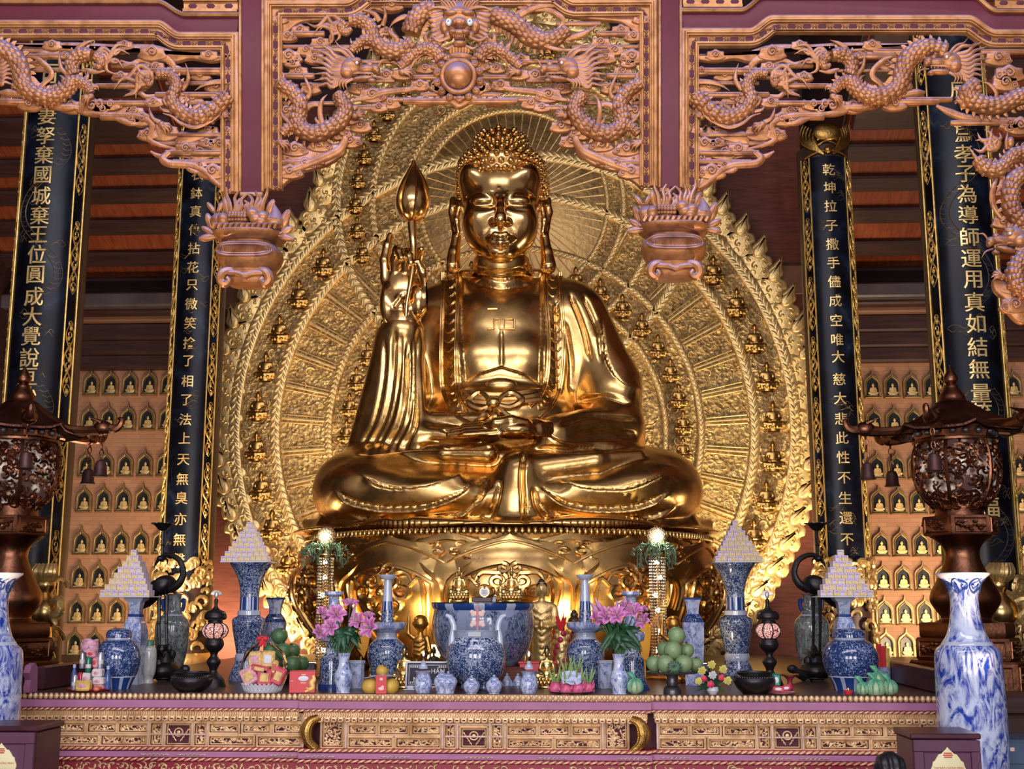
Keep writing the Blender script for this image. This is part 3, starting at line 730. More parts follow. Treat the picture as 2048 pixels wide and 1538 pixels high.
for pts in ([(985, 805), (960, 785), (938, 805), (962, 818), (985, 808)], [(990, 805), (1018, 785), (1044, 800), (1020, 815), (990, 808)], [(985, 808), (972, 828), (950, 845)], [(990, 808), (1010, 830), (1040, 842)], [(988, 808), (992, 830), (985, 850)]):
    b.tube([onB(x, y, .06) for x, y in spline(pts, 14)], [.03, .05, .03], 8, up=(0, -1, 0))
b.ell(onB(987, 806, .08), (.09, .08, .08), 10, 8); b.ell(onB(1002, 770, -.03), (.20, .07, .09), 14, 8)
b.build('sash_bow', M['gold'], GB)
# ---- head
HX = 1001
def Hh(px, py, dy=0.0): return B(px, py, dy)
S = SDF(B(895, 560)*[1, 0, 1]+[0, 14.05, 0], B(1110, 225)*[1, 0, 1]+[0, 15.9, 0], .0115)
e = lambda px, py, dy, rx, rz, ry, kk=.05, cut=False, MM=None: S.ell(B(px, py, dy), (rx*k, ry, rz*k), kk, MM, cut)
e(HX, 400, -.05, 82, 96, .66); e(HX, 440, -.16, 76, 76, .58, .1); e(HX, 484, -.34, 52, 42, .36, .14); e(HX, 508, -.50, 30, 18, .19, .12)
for s in (-1, 1): e(HX+s*42, 448, -.42, 33, 40, .27, .14); e(HX+s*52, 362, -.25, 32, 36, .40, .14)
e(HX, 362, -.40, 58, 30, .24, .14)
for s in (-1, 1): e(HX+s*29, 474, -.36, 33, 34, .27, .12)
c2_ = lambda p, q, ra, rb, kk=.04, cut=False: S.cap(B(*p), B(*q), ra*k, rb*k, kk, cut)
for s in (-1, 1):
    # eye socket, lid, slit, brow
    e(HX+s*33, 398, -.80, 30, 17, .16, .07, True)
    e(HX+s*33, 404, -.585, 27, 15, .115, .03)
    ar = spline([(HX+s*8, 390), (HX+s*22, 379), (HX+s*44, 376), (HX+s*68, 392)], 9); dz = np.linspace(-.71, -.48, 9)
    S.chain([B(x, y, d) for (x, y), d in zip(ar, dz)], [.022, .03, .018], .012)
    sl = spline([(HX+s*9, 408), (HX+s*30, 415), (HX+s*50, 414), (HX+s*64, 404)], 9); dz = [-.63, -.68, -.705, -.71, -.70, -.685, -.65, -.60, -.54]
    S.chain([B(x, y, d) for (x, y), d in zip(sl, dz)], [.007, .013, .007], .01, True)
    e(HX+s*33, 421, -.60, 26, 7, .08, .03)
    # nostril wing, cheek line, ear with long lobe
    e(HX+s*13, 444, -.72, 9, 8, .085, .03); c2_((HX+s*7, 450, -.80), (HX+s*11, 449, -.76), 3, 3, .015, True)
    c2_((HX+s*19, 452, -.745), (HX+s*34, 472, -.70), 1.5, 2, .05, True)
    ear = [(HX+s*80, 408, -.06), (HX+s*93, 402, .02), (HX+s*97, 425, .04), (HX+s*91, 455, -.02), (HX+s*88, 480, -.05)]
    S.chain(Bp(ear), [.055, .05, .05], .03); S.chain(Bp([(HX+s*84, 415, -.10), (HX+s*88, 440, -.10), (HX+s*84, 465, -.12)]), [.03, .04, .03], .03)
    S.chain(Bp([(HX+s*88, 475, -.05), (HX+s*93, 505, -.08), (HX+s*96, 532, -.10)]), [.06, .075, .105], .03)
# nose, lips
S.chain(Bp([(HX, 388, -.66), (HX, 412, -.76), (HX, 434, -.87)]), [.05, .05, .075], .05); e(HX, 442, -.86, 12, 9, .085, .03)
c2_((HX, 456, -.80), (HX, 466, -.78), 3.5, 3.5, .02, True)
for s in (-1, 1):
    S.chain(Bp([(HX, 472, -.79), (HX+s*10, 470, -.78), (HX+s*29, 477, -.64)]), [.045, .045, .018], .018)
    S.chain(Bp([(HX, 486, -.77), (HX+s*14, 485, -.74), (HX+s*26, 479, -.645)]), [.055, .05, .016], .018)
    S.chain(Bp([(HX, 478, -.86), (HX+s*14, 477.5, -.82), (HX+s*31, 477, -.67)]), [.012, .010, .006], .008, True)
c2_((HX-12, 497, -.72), (HX+12, 497, -.72), 4, 4, .04, True)
e(HX-3, 378, -.68, 5, 5, .045, .01)
# throat with three folds
S.cap(B(1003, 575, .03), B(1003, 505, -.15), 58*k, 50*k, .05)
for py, rr in ((533, 56), (547, 60), (561, 64)):
    ring = [B(1003+rr*math.sin(a), py, -.10-rr*k*math.cos(a)*1.02+.06) for a in np.linspace(-1.7, 1.7, 16)]; S.chain(ring, .034, .02)
V, Q = S.mesh(); hd = vq_mesh(V, Q, 'head', M['gold_skin'], GB)
# ---- snail-curl hair
cap = SDF(B(890, 430)*[1, 0, 1]+[0, 14.1, 0], B(1115, 235)*[1, 0, 1]+[0, 16.0, 0], .022)
cap.ell(B(HX+4, 385, .03), (90*k, .74, 68*k), .05); cap.ell(B(HX+2, 345, -.02), (86*k, .72, 50*k), .14); cap.ell(B(HX, 298, .0), (56*k, .46, 40*k), .16)
cap.box(B(HX, 385, -.62), (146*k, .8, 92*k), .04, .02, cut=True); cap.box(B(HX, 440, -.3), (2, 2.2, 48*k), .02, .02, cut=True)
V, Q = cap.mesh(); vq_mesh(V, Q, 'hair_cap', M['gold_skin'], GB)
hb = BVHTree.FromPolygons(V.tolist(), Q.tolist()); b = MB()
rows = [(257, 26, 6), (265, 40, 9), (274, 55, 12), (283, 67, 15), (292.5, 76, 17), (302, 84, 19), (312, 90, 20), (322, 94, 21), (332, 97, 22), (342, 97, 22)]
ctr0 = Vector(B(HX, 350, .05))
ic = MB(); ic.ell((0, 0, 0), (1, 1, .95), 12, 8)
def curl(p, n, r):
    q = Vector(n).to_track_quat('Z', 'Y').to_matrix().to_4x4(); q.translation = Vector(p)+Vector(n)*r*.25
    b.merge(ic, q @ Matrix.Diagonal((r, r, r*1.0, 1)))
    m3 = q.to_3x3(); th = np.linspace(0, 2.4*PI, 12)
    pts = np.stack([np.array(q.translation)+np.array(m3 @ Vector((math.cos(a)*r*(.8-.7*i/11), math.sin(a)*r*(.8-.7*i/11), r*(.58+.45*i/11)))) for i, a in enumerate(th)]); b.tube(pts, r*.15, 4, up=tuple(n))
for ri, (py, hw, n) in enumerate(rows):
    for j in range(n*2):
        a = 2*PI*(j+.5*(ri % 2))/(n*2); d = Vector((math.sin(a), -math.cos(a), 0))
        zz = B(HX, py, float(np.interp(py, (262, 333), (-.35, -.74))))[2]; o = Vector((ctr0.x, ctr0.y, zz))+d*3
        h = hb.ray_cast(o, -d)
        if h[0] is not None and (h[0].y < 15.5): curl(h[0], h[1], 7.0*k if py > 300 else 6.4*k)
for sg in (-1, 1):
    for q, py in enumerate((345, 357, 369, 381, 393, 405, 416)):
        for w in range(6):
            o = Vector(B(HX+sg*(80+w*4), py, -.50+.15*w)); dd = Vector((-sg*.9, .6-.3*w*.3, 0)).normalized(); h = hb.ray_cast(o-dd*1.5, dd)
            if h[0] is not None: curl(h[0], h[1], 6.4*k)
b.build('hair_curls', M['gold_skin'], GB, smooth=180, recalc=False)
# ---- raised hand (palm to the viewer) with the lotus bud
S = SDF(B(745, 690)*[1, 0, 1]+[0, 13.7, 0], B(872, 450)*[1, 0, 1]+[0, 14.75, 0], .0125)
ch = lambda pts, r, kk=.03, cut=False: S.chain(Bp(pts), [q*k for q in r], kk, cut)
ch([(806, 680, -.72), (806, 640, -.74), (806, 622, -.76)], [37, 33, 38], .05)
S.ell(B(806, 590, -.78), (44*k, .15, 44*k), .06); S.ell(B(808, 562, -.78), (42*k, .12, 30*k), .06)
S.ell(B(838, 600, -.88), (17*k, .13, 36*k), .06); S.ell(B(774, 606, -.86), (14*k, .12, 38*k), .06)
ch([(771, 560, -.80), (769, 520, -.80), (775, 490, -.78), (780, 470, -.76)], [10.5, 9.5, 8, 5.5], .025)          # first finger, straight
ch([(790, 556, -.80), (790, 520, -.90), (794, 500, -1.00), (799, 503, -1.08), (803, 516, -1.12)], [10.5, 10, 9, 8.5, 7], .02)  # curled round the stem
ch([(810, 556, -.80), (812, 520, -.92), (815, 505, -1.03), (819, 512, -1.10), (822, 526, -1.13)], [10.5, 10, 9, 8.5, 7], .02)
ch([(830, 560, -.80), (836, 525, -.86), (841, 503, -.93), (843, 499, -.98)], [10, 9, 8, 6], .02)
ch([(848, 610, -.88), (853, 575, -.96), (846, 545, -1.04), (836, 524, -1.10)], [13, 11, 9.5, 7], .03)              # thumb, from the side of the palm
ch([(790, 612, -.98), (806, 590, -.96), (828, 575, -.98)], [3, 4, 3], .03, True); ch([(812, 625, -.98), (809, 595, -.98)], [3, 4], .03, True)
V, Q = S.mesh(); vq_mesh(V, Q, 'raised_hand', M['gold_skin'], GB)
b = MB(); b.lathe([(0, 2), (3*k, 3), (3*k, 3)], 8)
b = MB(); stem = spline([(824, 446, -1.02), (826, 480, -1.06), (827, 520, -1.05), (822, 560, -1.03), (814, 605, -1.0), (812, 632, -.98)], 30)
b.tube([B(*p) for p in stem], [9*k, 6.5*k, 5*k, 3.5*k], 12)
pf = [(2, 443), (14, 440), (26, 430), (32, 414), (33, 400), (29, 380), (21, 360), (11, 342), (3, 330), (.5, 322)]
bc = B(825, 440, -1.0); b.lathe([(r*k, B(825, y, -1.0)[2]-bc[2]) for r, y in pf], 28, bc)
for j in range(6):
    a0 = j*PI/3+.25; pts = [np.array(bc)+np.array((math.sin(a0+.5*u*u)*(r*k+.008), -math.cos(a0+.5*u*u)*(r*k+.008), B(825, y, -1.0)[2]-bc[2])) for u, (r, y) in zip(np.linspace(0, 1, 10), pf)]
    b.tube(pts, [.010, .018, .012], 5, up=(0, 0, 1))
b.build('lotus_bud', M['gold_skin'], GB, smooth=60)
# ---- hand resting in the lap, palm up
S = SDF(B(890, 905)*[1, 0, 1]+[0, 13.2, 0], B(1110, 820)*[1, 0, 1]+[0, 14.2, 0], .0125)
ch([(1105, 866, -1.12), (1070, 862, -1.30), (1040, 862, -1.36)], [24, 22, 20], .05)
S.ell(B(1030, 862, -1.38), (40*k, .22, 17*k), .05)
for i, (y0, y1, x1, d) in enumerate(((866, 876, 905, -1.52), (862, 868, 898, -1.42), (858, 861, 905, -1.30), (854, 856, 925, -1.20))):
    ch([(1010, y0, d+.06), (965, (y0+y1)/2-1, d), (930, (y0+y1)/2+1, d), (x1, y1+2, d+.04)], [11, 10, 9, 6], .02)
ch([(1050, 850, -1.45), (1022, 842, -1.52), (992, 846, -1.50), (972, 850, -1.44)], [13, 11, 9.5, 6.5], .03)
V, Q = S.mesh(); vq_mesh(V, Q, 'resting_hand', M['gold_skin'], GB)
# ------------------------------------------------------------------ lotus throne
LX, LY = B(1018, 1100)[0], YBU; LZ = ZT
LT = thing('lotus_throne', 'broad gilded lotus throne of upturned petals under the great statue', 'throne', (LX, LY, LZ))
HZ = SEATZ-LZ; LR = R(3.2)
b = MB(); b.lathe([(1.9, 0), (1.95, .04), (1.95, .12), (1.75, .16), (2.05, .35), (2.35, .7), (2.42, HZ-.12), (2.44, HZ-.05), (2.40, HZ-.01), (0.01, HZ-.01)], 72, (LX, LY, LZ), caps=False); b.build('seed_pod', M['gold'], LT)
b = MB()
for i in range(230):
    a = 2*PI*i/230; b.box((LX+2.47*math.sin(a), LY-2.47*math.cos(a), SEATZ-.03), (.040, .07, .075), .012, M=Rz(a))
b.build('ribbed_rim', M['statue_gold'], LT, smooth=50)
def petal(a0, half, r_in, z0, z1, rb, scroll, mot):
    nu, nv = 25, 22; us = np.linspace(-1, 1, nu); vs = np.linspace(0, 1, nv)
    def surf(u, v, off):
        # width profile: narrow foot, full shoulders, pointed lip
        w = half*(.62+.38*np.sin(min(v*1.5, 1)*PI/2))*(1.0 if v < .80 else max(0.0, 1-((v-.80)/.20)**2.2)**.5*.92+.08*(1-v)/.2)
        a = a0+u*w; rr = r_in+(rb-r_in)*math.sin(min(1, v*1.25)*PI/2)**.9-.10*max(0, v-.55)*2+.16*max(0, v-.86)*3
        bulge = .15*(1-u*u)**.8*math.sin(PI*min(1, .18+v*.82))+off
        z = z0+(z1-z0)*v-(0.0 if v < .7 else .10*(v-.7)*abs(u))
        return np.array((LX+(rr+bulge)*math.sin(a), LY-(rr+bulge)*math.cos(a), z))
    b = MB(); A = np.array([[surf(u, v, 0) for v in vs] for u in us]); Bk = np.array([[surf(u, v, -.05) for v in vs] for u in us])
    b.grid(A); b.grid(Bk, flip=True)
    for i in (0, nu-1): b.grid(np.stack((A[i], Bk[i])))
    b.grid(np.stack((A[:, -1], Bk[:, -1])))
    # raised rim lines and ruyi scroll
    for sc in ((.97, .78) if scroll else (.95,)):
        pts = [surf(-sc, v, .012) for v in np.linspace(0.02, .80*sc, 12)]+[surf(u*sc, .80*sc+.17*sc*(1-abs(u)**2.0), .012) for u in np.linspace(-.96, .96, 21)]+[surf(sc, v, .012) for v in np.linspace(.80*sc, .02, 12)]
        b.tube(pts, .014 if sc > .9 else .022, 6, up=(0, -1, 0))
    if scroll:
        cu, cv = 0, .56
        for sg in (-1, 1):
            for (du, dv, r0, turns, ph) in ((.17, .08, .10, 1.3, 2.2), (.34, .0, .11, 1.35, 2.6), (.20, -.09, .10, 1.3, 3.4), (.10, .17, .07, 1.1, 1.6)):
                th = np.linspace(0, turns*2*PI, 22); q = 1-.75*th/th[-1]
                b.tube([surf(sg*(du+r0*1.5*qq*math.cos(t+ph)), cv+dv+r0*.62*qq*math.sin(t+ph), .02) for t, qq in zip(th, q)], [.026, .03, .012], 6, up=(0, -1, 0))
            b.tube([surf(sg*u_, v_, .02) for u_, v_ in spline([(.45, .60), (.60, .66), (.68, .50), (.66, .20), (.64, .04)], 16)], [.02, .03, .02], 6, up=(0, -1, 0))
            b.tube([surf(sg*u_, v_, .02) for u_, v_ in spline([(.02, .72), (.16, .70), (.40, .70), (.52, .62)], 12)], [.02, .03, .015], 6, up=(0, -1, 0))
        for v_ in (.42, .36, .30): b.tube([surf(u_, v_-.05*(1-(u_/.16)**2), .02) for u_ in np.linspace(-.16, .16, 9)], .018, 5, up=(0, -1, 0))
        b.ell(surf(0, .56, .03), (.06, .05, .05), 8, 6); b.ell(surf(0, .22, .02), (.04, .03, .08), 8, 6)
    elif mot:
        for sg in (-1, 1):
            for du, dv in ((.16, 0), (.38, -.04), (.27, .05)):
                th = np.linspace(0, 2.4*PI, 16); b.tube([surf(sg*(du+.16*(1-t/9)*math.cos(t)), .84+dv+.035*(1-t/9)*math.sin(t), .02) for t in th], .016, 5, up=(0, -1, 0))
            b.tube([surf(sg*x, y, .02) for x, y in spline([(.5, .80), (.3, .70), (.06, .60), (.03, .40)], 12)], [.015, .028, .02], 5, up=(0, -1, 0))
    return b
for i in range(12):
    petal(PI/6*(i+.5)+LR, R(15.2), 2.0, LZ+.10, SEATZ-.02, 2.52, False, True).build('inner_petal', M['gold'], LT, smooth=50)
for i in range(12):
    petal(PI/6*i+LR, R(15.4), 2.02, LZ+.08, SEATZ-.06, 2.58, True, False).build('outer_petal', M['gold'], LT, smooth=50)
# ------------------------------------------------------------------ flaming halo behind the statue
YH = 18.25; KH = K(YH); hm = pxmap(YH)
HA = thing('halo', 'tall golden openwork halo with flame edge behind the great statue', 'halo', tuple(P(1029, 1300, YH)))
C1 = (1028, -408); C2 = (1030, -870)      # head disc and body disc (x, -y)
def circ(c, r, n=96, a0=0, a1=2*PI): a = np.linspace(a0, a1, n); return np.stack((c[0]+r*np.cos(a), c[1]+r*np.sin(a)), -1)
rg = random.Random(11)
M['halo_relief'] = None
def m_halo():
    t = NT('gold_scroll_relief'); co = t.coord(); v = t.noise(co, 5.5, 4, 2.6, .6); v2 = t.vor(co, 16)
    h = t.math('ADD', v, t.math('MULTIPLY', v2, .5))
    t.base(t.ramp(v, [(.30, (.42, .27, .09)), (.62, (.82, .62, .29))])); t.bump(h, .9, .09); t.set(.75, .4); return t.m
M['halo_relief'] = m_halo()
M['halo_ray'] = gold('ribbed_gold', (.62, .40, .15), .38, bs=14, bump=.3)
def ringband(c, r0, r1, d0, d1, n=120, bead=None):
    """a flat band of an annulus standing d0 px proud with its rounded edges"""
    b = MB(); a = np.arange(n)*2*PI/n
    prof = [(r0, d1), (r0, d0+2), (r0+2, d0), (r1-2, d0), (r1, d0+2), (r1, d1)]
    A = np.stack([np.stack((c[0]+r*np.cos(a), np.full(n, d), c[1]+r*np.sin(a)), -1) for r, d in prof]); b.grid(A, closed_v=True)
    if bead:
        m = int(2*PI*(r0+r1)/2/bead)
        for i in range(m):
            t = 2*PI*i/m; rm = (r0+r1)/2; w = (r1-r0)*.36
            for sg in (-1, 1): b.ell((c[0]+(rm+sg*w*.55)*math.cos(t), d0, c[1]+(rm+sg*w*.55)*math.sin(t)), (bead*.62, 1.4, w*.42), 6, 4, M=Ry(-t+PI/2+sg*.6))
    return b
def figure_eight(r1, r2, n=90):
    """outline of the union of the two discs"""
    pts = []
    a = np.linspace(-PI, PI, 721); 
    for (c, r, oc, orr) in ((C2, r2, C1, r1), (C1, r1, C2, r2)):
        seg = circ(c, r, 361); 
    an = []
    p1 = circ(C1, r1, 400, -PI/2, 3*PI/2); k1 = np.hypot(p1[:, 0]-C2[0], p1[:, 1]-C2[1]) > r2
    p2 = circ(C2, r2, 600, PI/2, PI/2+2*PI); k2 = np.hypot(p2[:, 0]-C1[0], p2[:, 1]-C1[1]) > r1
    return np.concatenate((p2[k2], p1[k1]))
b = MB(); b.prism(figure_eight(386, 588)[::2], 3, 16, 3); b.build('backplate', M['halo_relief'], HA, fmap=hm, smooth=40)
def clip_arc(c, r, oc, orr):
    return [t for t in np.linspace(0, 2*PI, 400) if math.hypot(c[0]+r*math.cos(t)-oc[0], c[1]+r*math.sin(t)-oc[1]) > orr]
# bands
for nm, c, r0, r1, bd in (('outer_border', C2, 549, 574, 14), ('inner_border', C2, 470, 490, 14), ('middle_ring', C2, 366, 380, 10), ('middle_ring', C2, 296, 308, 10),
                          ('head_border', C1, 345, 366, 14), ('head_ring', C1, 276, 290, 12), ('head_ring', C1, 214, 226, 10), ('head_ring', C1, 182, 192, 9)):
    rb = ringband(c, r0, r1, -3, 4, 160, bd)
    rb.build(nm, M['gold_leaf'], HA, fmap=hm, smooth=50)
# head disc with engraved rays
b = MB(); b.prism(circ(C1, 183, 90)[:-1], -1, 6, 1); b.build('head_disc', M['halo_ray'], HA, fmap=hm)
b = MB()
for i in range(64):
    a = 2*PI*i/64; d = np.array((math.cos(a), 0, math.sin(a))); n = np.array((C1[0], -1.5, C1[1])); b.tube([n+d*40, n+d*181], [.7, 1.6], 5)
b.build('ray', M['gold_leaf'], HA, fmap=hm)
# body rays: ribs and leaf scrolls
b = MB()
for i in range(44):
    a = 2*PI*i/44+.07; d = np.array((math.cos(a), 0, math.sin(a))); n = np.array((C2[0], 1, C2[1]))
    b.tube([n+d*382, n+d*468], [2.2, 3.0], 5, flat=.7)
    for q in (-.018, .018):
        d2 = np.array((math.cos(a+q), 0, math.sin(a+q))); b.tube([n+d2*384, n+d2*466], [1.0, 1.4], 4)
b.build('body_ray', M['gold_leaf'], HA, fmap=hm)
b = MB()
def scroll(b, x, z, s, a0, sg, d=0):
    th = np.linspace(0, 3.6, 10); b.tube([(x+sg*s*(1-t/4.6)*math.cos(t+a0), d, z+s*(1-t/4.6)*math.sin(t+a0)) for t in th], [s*.16, s*.22, s*.1], 5, up=(0, -1, 0))
for i in range(520):
    u = rg.random(); c, r = (C2, rg.choice((rg.uniform(495, 545), rg.uniform(384, 466), rg.uniform(312, 362), rg.uniform(495, 545)))) if u < .72 else (C1, rg.choice((rg.uniform(295, 340), rg.uniform(232, 272))))
    a = rg.uniform(0, 2*PI); x, z = c[0]+r*math.cos(a), c[1]+r*math.sin(a)
    if abs(x-1010) < 330 and -1040 < z < -620 and c is C2: continue
    scroll(b, x, z, rg.uniform(7, 13), rg.uniform(0, 6), rg.choice((-1, 1)), 2)
b.build('leaf_scroll', M['gold_leaf'], HA, fmap=hm, smooth=180, recalc=False)
# the small seated figures on the bands
def seated_mesh(h, robe=True):
    """one seated figure, unit height, base at z=0, facing -y"""
    S = SDF((-.45, -.40, -.05), (.45, .36, 1.08), h); kk = .03
    S.ell((0, .02, .44), (.17, .12, .20), .05); S.cap((-.15, .02, .56), (.15, .02, .56), .07, k=.06)
    S.cap((0, 0, .62), (0, -.01, .72), .05, k=.03); S.ell((0, -.01, .81), (.085, .10, .115), kk); S.ell((0, 0, .915), (.055, .06, .05), .02)
    S.ell((0, .02, .85), (.092, .105, .08), .01)
    for s in (-1, 1):
        S.cap((s*.19, .02, .55), (s*.235, 0, .38), .055, .05, .03); S.cap((s*.235, -.02, .38), (s*.05, -.19, .30), .05, .035, .03)
        S.cap((s*.06, .0, .24), (s*.31, -.10, .20), .10, .085, .04); S.cap((s*.31, -.10, .19), (-s*.02, -.22, .18), .075, .06, .03)
        S.cap((s*.092, .02, .82), (s*.095, .0, .73), .018, .02, .01)
    S.cap((-.06, -.21, .30), (.06, -.21, .30), .035, k=.02)
    S.cap((0, 0, .02), (0, 0, .07), .22, .25, .02); S.ell((0, 0, .12), (.31, .27, .04), .02)
    for i in range(14):
        a = 2*PI*i/14; S.ell((.27*math.sin(a), -.24*math.cos(a), .09), (.06, .05, .05), .012)
    return S.mesh()
V, Q = seated_mesh(.019); FIG = bpy.data.meshes.new('seated_figure'); FIG.from_pydata(V.tolist(), [], Q.tolist()); FIG.polygons.foreach_set('use_smooth', [True]*len(FIG.polygons)); FIG.materials.append(M['figure_gold'])
def halo_fig(px, py, hpx):
    o = bpy.data.objects.new('seated_figure', FIG); COL.objects.link(o); o.parent = HA
    o.location = P(px, py+hpx/2, YH-.16)-Vector(BASE[HA.name]); s = hpx*KH; o.scale = (s*1.0, s*.7, s*1.04)
for t in np.arange(-58, 239, 8.9):
    a = R(t); halo_fig(C2[0]+519*math.cos(a), -(C2[1]+519*math.sin(a)), 58) if not (abs(519*math.cos(a)) < 330 and math.sin(a) > 0) else None
for t in list(np.arange(-14, 75, 9.2))+list(np.arange(105, 195, 9.2)):
    a = R(t); halo_fig(C2[0]+338*math.cos(a), -(C2[1]+338*math.sin(a)), 48)
for t in list(np.arange(-12, 82, 9))+list(np.arange(98, 200, 9)):
    a = R(t); halo_fig(C1[0]+318*math.cos(a), -(C1[1]+318*math.sin(a)), 46)
# flame palmettes of the outer edge
fl = [(-26, -6), (-30, 6), (-24, 18), (-30, 26), (-22, 38), (-14, 40), (-16, 52), (-8, 66), (2, 84), (8, 66), (14, 54), (12, 44), (22, 42), (28, 30), (24, 22), (32, 10), (26, -6)]
fo = spline(fl, 60, closed=True)
def flame_mesh(seed):
    r2 = random.Random(seed); b = MB(); b.prism(fo, -2, 10, 4)
    b.prism(spline([(-8, 34), (-12, 46), (-4, 60), (2, 74), (5, 60), (9, 48), (4, 36)], 30, closed=True), -6, 0, 3)
    for x, z, s, a0, sg in ((-14, 24, 10, .5, 1), (13, 26, 10, .5, -1), (-16, 8, 9, 1, 1), (15, 8, 9, 1, -1), (0, 16, 9, 2, 1), (0, 2, 8, 0, -1)): scroll(b, x, z, s, a0, sg, -3)
    for x, z in ((-14, 24), (13, 26), (-16, 8), (15, 8), (0, 16)): b.ell((x, -3, z), (3.4, 3.4, 3.4), 8, 6)
    v = np.concatenate(b.v)*KH; me = bpy.data.meshes.new('flame'); me.from_pydata(v.tolist(), [], b.f)
    bm = bmesh.new(); bm.from_mesh(me); bmesh.ops.recalc_face_normals(bm, faces=bm.faces); bm.to_mesh(me); bm.free()
    me.polygons.foreach_set('use_smooth', [True]*len(me.polygons)); me.set_sharp_from_angle(angle=R(40)); me.materials.append(M['gold_leaf']); return me
FM = flame_mesh(1)
def flame(c, r, t, s=1.0):
    x, z = c[0]+r*math.cos(t), c[1]+r*math.sin(t)
    o = bpy.data.objects.new('flame', FM); COL.objects.link(o); o.parent = HA
    o.location = P(x, -z, YH)-Vector(BASE[HA.name]); td = math.degrees(t); td = td if td <= 90 else 180-td; ph = 62+.33*td; o.rotation_euler = (0, R(90-ph)*(1 if math.cos(t) > 0 else -1), 0); o.scale = (s, 1, s)
for i in range(60):
    t = R(-66+i*5.55); 
    if t > R(247): break
    x, z = C2[0]+572*math.cos(t), C2[1]+572*math.sin(t)
    if math.hypot(x-C1[0], z-C1[1]) < 372: continue
    flame(C2, 574, t, 1.12)
for i in range(34):
    t = R(-2+i*8.2)
    if t > R(183): break
    flame(C1, 368, t, 1.02)
# ------------------------------------------------------------------ carved and painted gate screens hanging in front
YG = 8.5; KG = K(YG); gm = pxmap(YG)
gr = random.Random(21)
def pill(b, x, y, ang, l=9, h=4.2, d=-1.0, mi=1):
    p = [(-l, 0), (-l*.6, h), (l*.6, h), (l, 0), (l*.6, -h), (-l*.6, -h)]; c, s = math.cos(ang), math.sin(ang)
    b.prism([(x+q*c-r*s, -y+q*s+r*c) for q, r in p], d-.6, 2, .3, mi)
def resample(pts, step):
    p = np.asarray(pts, float); d = np.r_[0, np.cumsum(np.hypot(*np.diff(p, axis=0).T))]; n = max(2, int(d[-1]/step)); s = np.linspace(0, d[-1], n)
    return np.stack((np.interp(s, d, p[:, 0]), np.interp(s, d, p[:, 1])), -1)
def scurve(x0, y0, x1, y1, n=12):
    return [(x0+(x1-x0)*u, y0+(y1-y0)*(u*u*(3-2*u))) for u in np.linspace(0, 1, n)]
def off(path, o):
    """parallel curve of a picture-space path (x, y down); +o lies to the right of travel as seen"""
    p = np.asarray(path, float); p = p[np.r_[True, np.hypot(*np.diff(p, axis=0).T) > .01]]
    e = np.diff(p, axis=0); e /= np.linalg.norm(e, axis=1)[:, None]; n = np.stack((-e[:, 1], e[:, 0]), -1); a, b_ = np.r_[n[:1], n], np.r_[n, n[-1:]]; m = a+b_; m /= np.linalg.norm(m, axis=1)[:, None]
    return p+m*o/np.clip(np.sum(m*b_, 1), .5, 1)[:, None]
def frame(path, inner, name, parent, lab=None):
    """moulding, pierced strip and inner moulding along an opening; inner=+1 if the opening lies right of travel"""
    pt = path; b = MB()
    for o_, w, h in ((0, 4.5, 9), (5.5, 2.5, 12), (9, 2, 9), (26, 3, 11), (30, 1.5, 8)):
        q = off(pt, inner*o_); b.sweep(np.stack((q[:, 0], -q[:, 1]), -1), [(-w, -6), (-w, h-2), (-w*.5, h), (w*.5, h), (w, h-2), (w, -6)])
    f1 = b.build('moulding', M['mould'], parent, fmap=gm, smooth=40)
    b = MB(); q = off(pt, inner*17.5); b.sweep(np.stack((q[:, 0], -q[:, 1]), -1), [(-7.6, -6), (-7.6, 2), (7.6, 2), (7.6, -6)])
    pp = resample(q, 29.3); tg = np.gradient(pp, axis=0)
    for (x, y), t in zip(pp[:-1]+np.diff(pp, axis=0)/2, np.diff(pp, axis=0)): 
        a = -math.atan2(t[1], t[0]); pill(b, x, y, a, 9.5, 4.6, -2.2)
        for sg in (-1, 1):        # the little carved brackets round each hole
            c_, s_ = math.cos(a), math.sin(a)
            for u in (-12.5, 12.5): b.ell((x+u*c_, -3, -y+u*s_), (2.6, 2.2, 3.4), 6, 4)
            b.tube([(x+u*c_-sg*v*s_, -3, -y+u*s_+sg*v*c_) for u, v in ((-11, 2.5), (-6, 6), (0, 5.4), (6, 6), (11, 2.5))], 1.2, 5, up=(0, -1, 0))
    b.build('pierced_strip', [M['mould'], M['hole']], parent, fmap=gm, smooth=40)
# carving vocabulary, in picture units; d is the height of the relief
def bar(b, x0, x1, y, h=8, d=0, tip=None):
    h *= 1.3
    b.tube([(x0, -d, -y), (x0+2, -d, -y), ((x0+x1)/2, -d, -y), (x1-2, -d, -y), (x1, -d, -y)], [h*.35, h*.55, h*.55, h*.55, h*.35], 8, up=(0, -1, 0), flat=.8)
    b.tube([(x0+3, -d-h*.35, -y+h*.15), (x1-3, -d-h*.35, -y+h*.15)], h*.18, 5, up=(0, -1, 0))
def curl(b, x, y, r, sg=1, a0=0.0, d=0, turns=1.25):
    th = np.linspace(0, turns*2*PI, 18); q = 1-.72*th/th[-1]
    b.tube([(x+sg*r*u*math.cos(t+a0), -d-2*(1-u)-1, -y+r*u*math.sin(t+a0)) for t, u in zip(th, q)], [r*.20, r*.28, r*.18], 6, up=(0, -1, 0))
    b.ell((x, -d-3.5, -y), (r*.30, r*.30, r*.30), 8, 6)
def lobe(b, pts, d=0, th=9, bev=3.0, n=4):
    p = spline([(x, -y) for x, y in pts], len(pts)*n, closed=True); b.prism(p, -d-2, -d+th, bev)
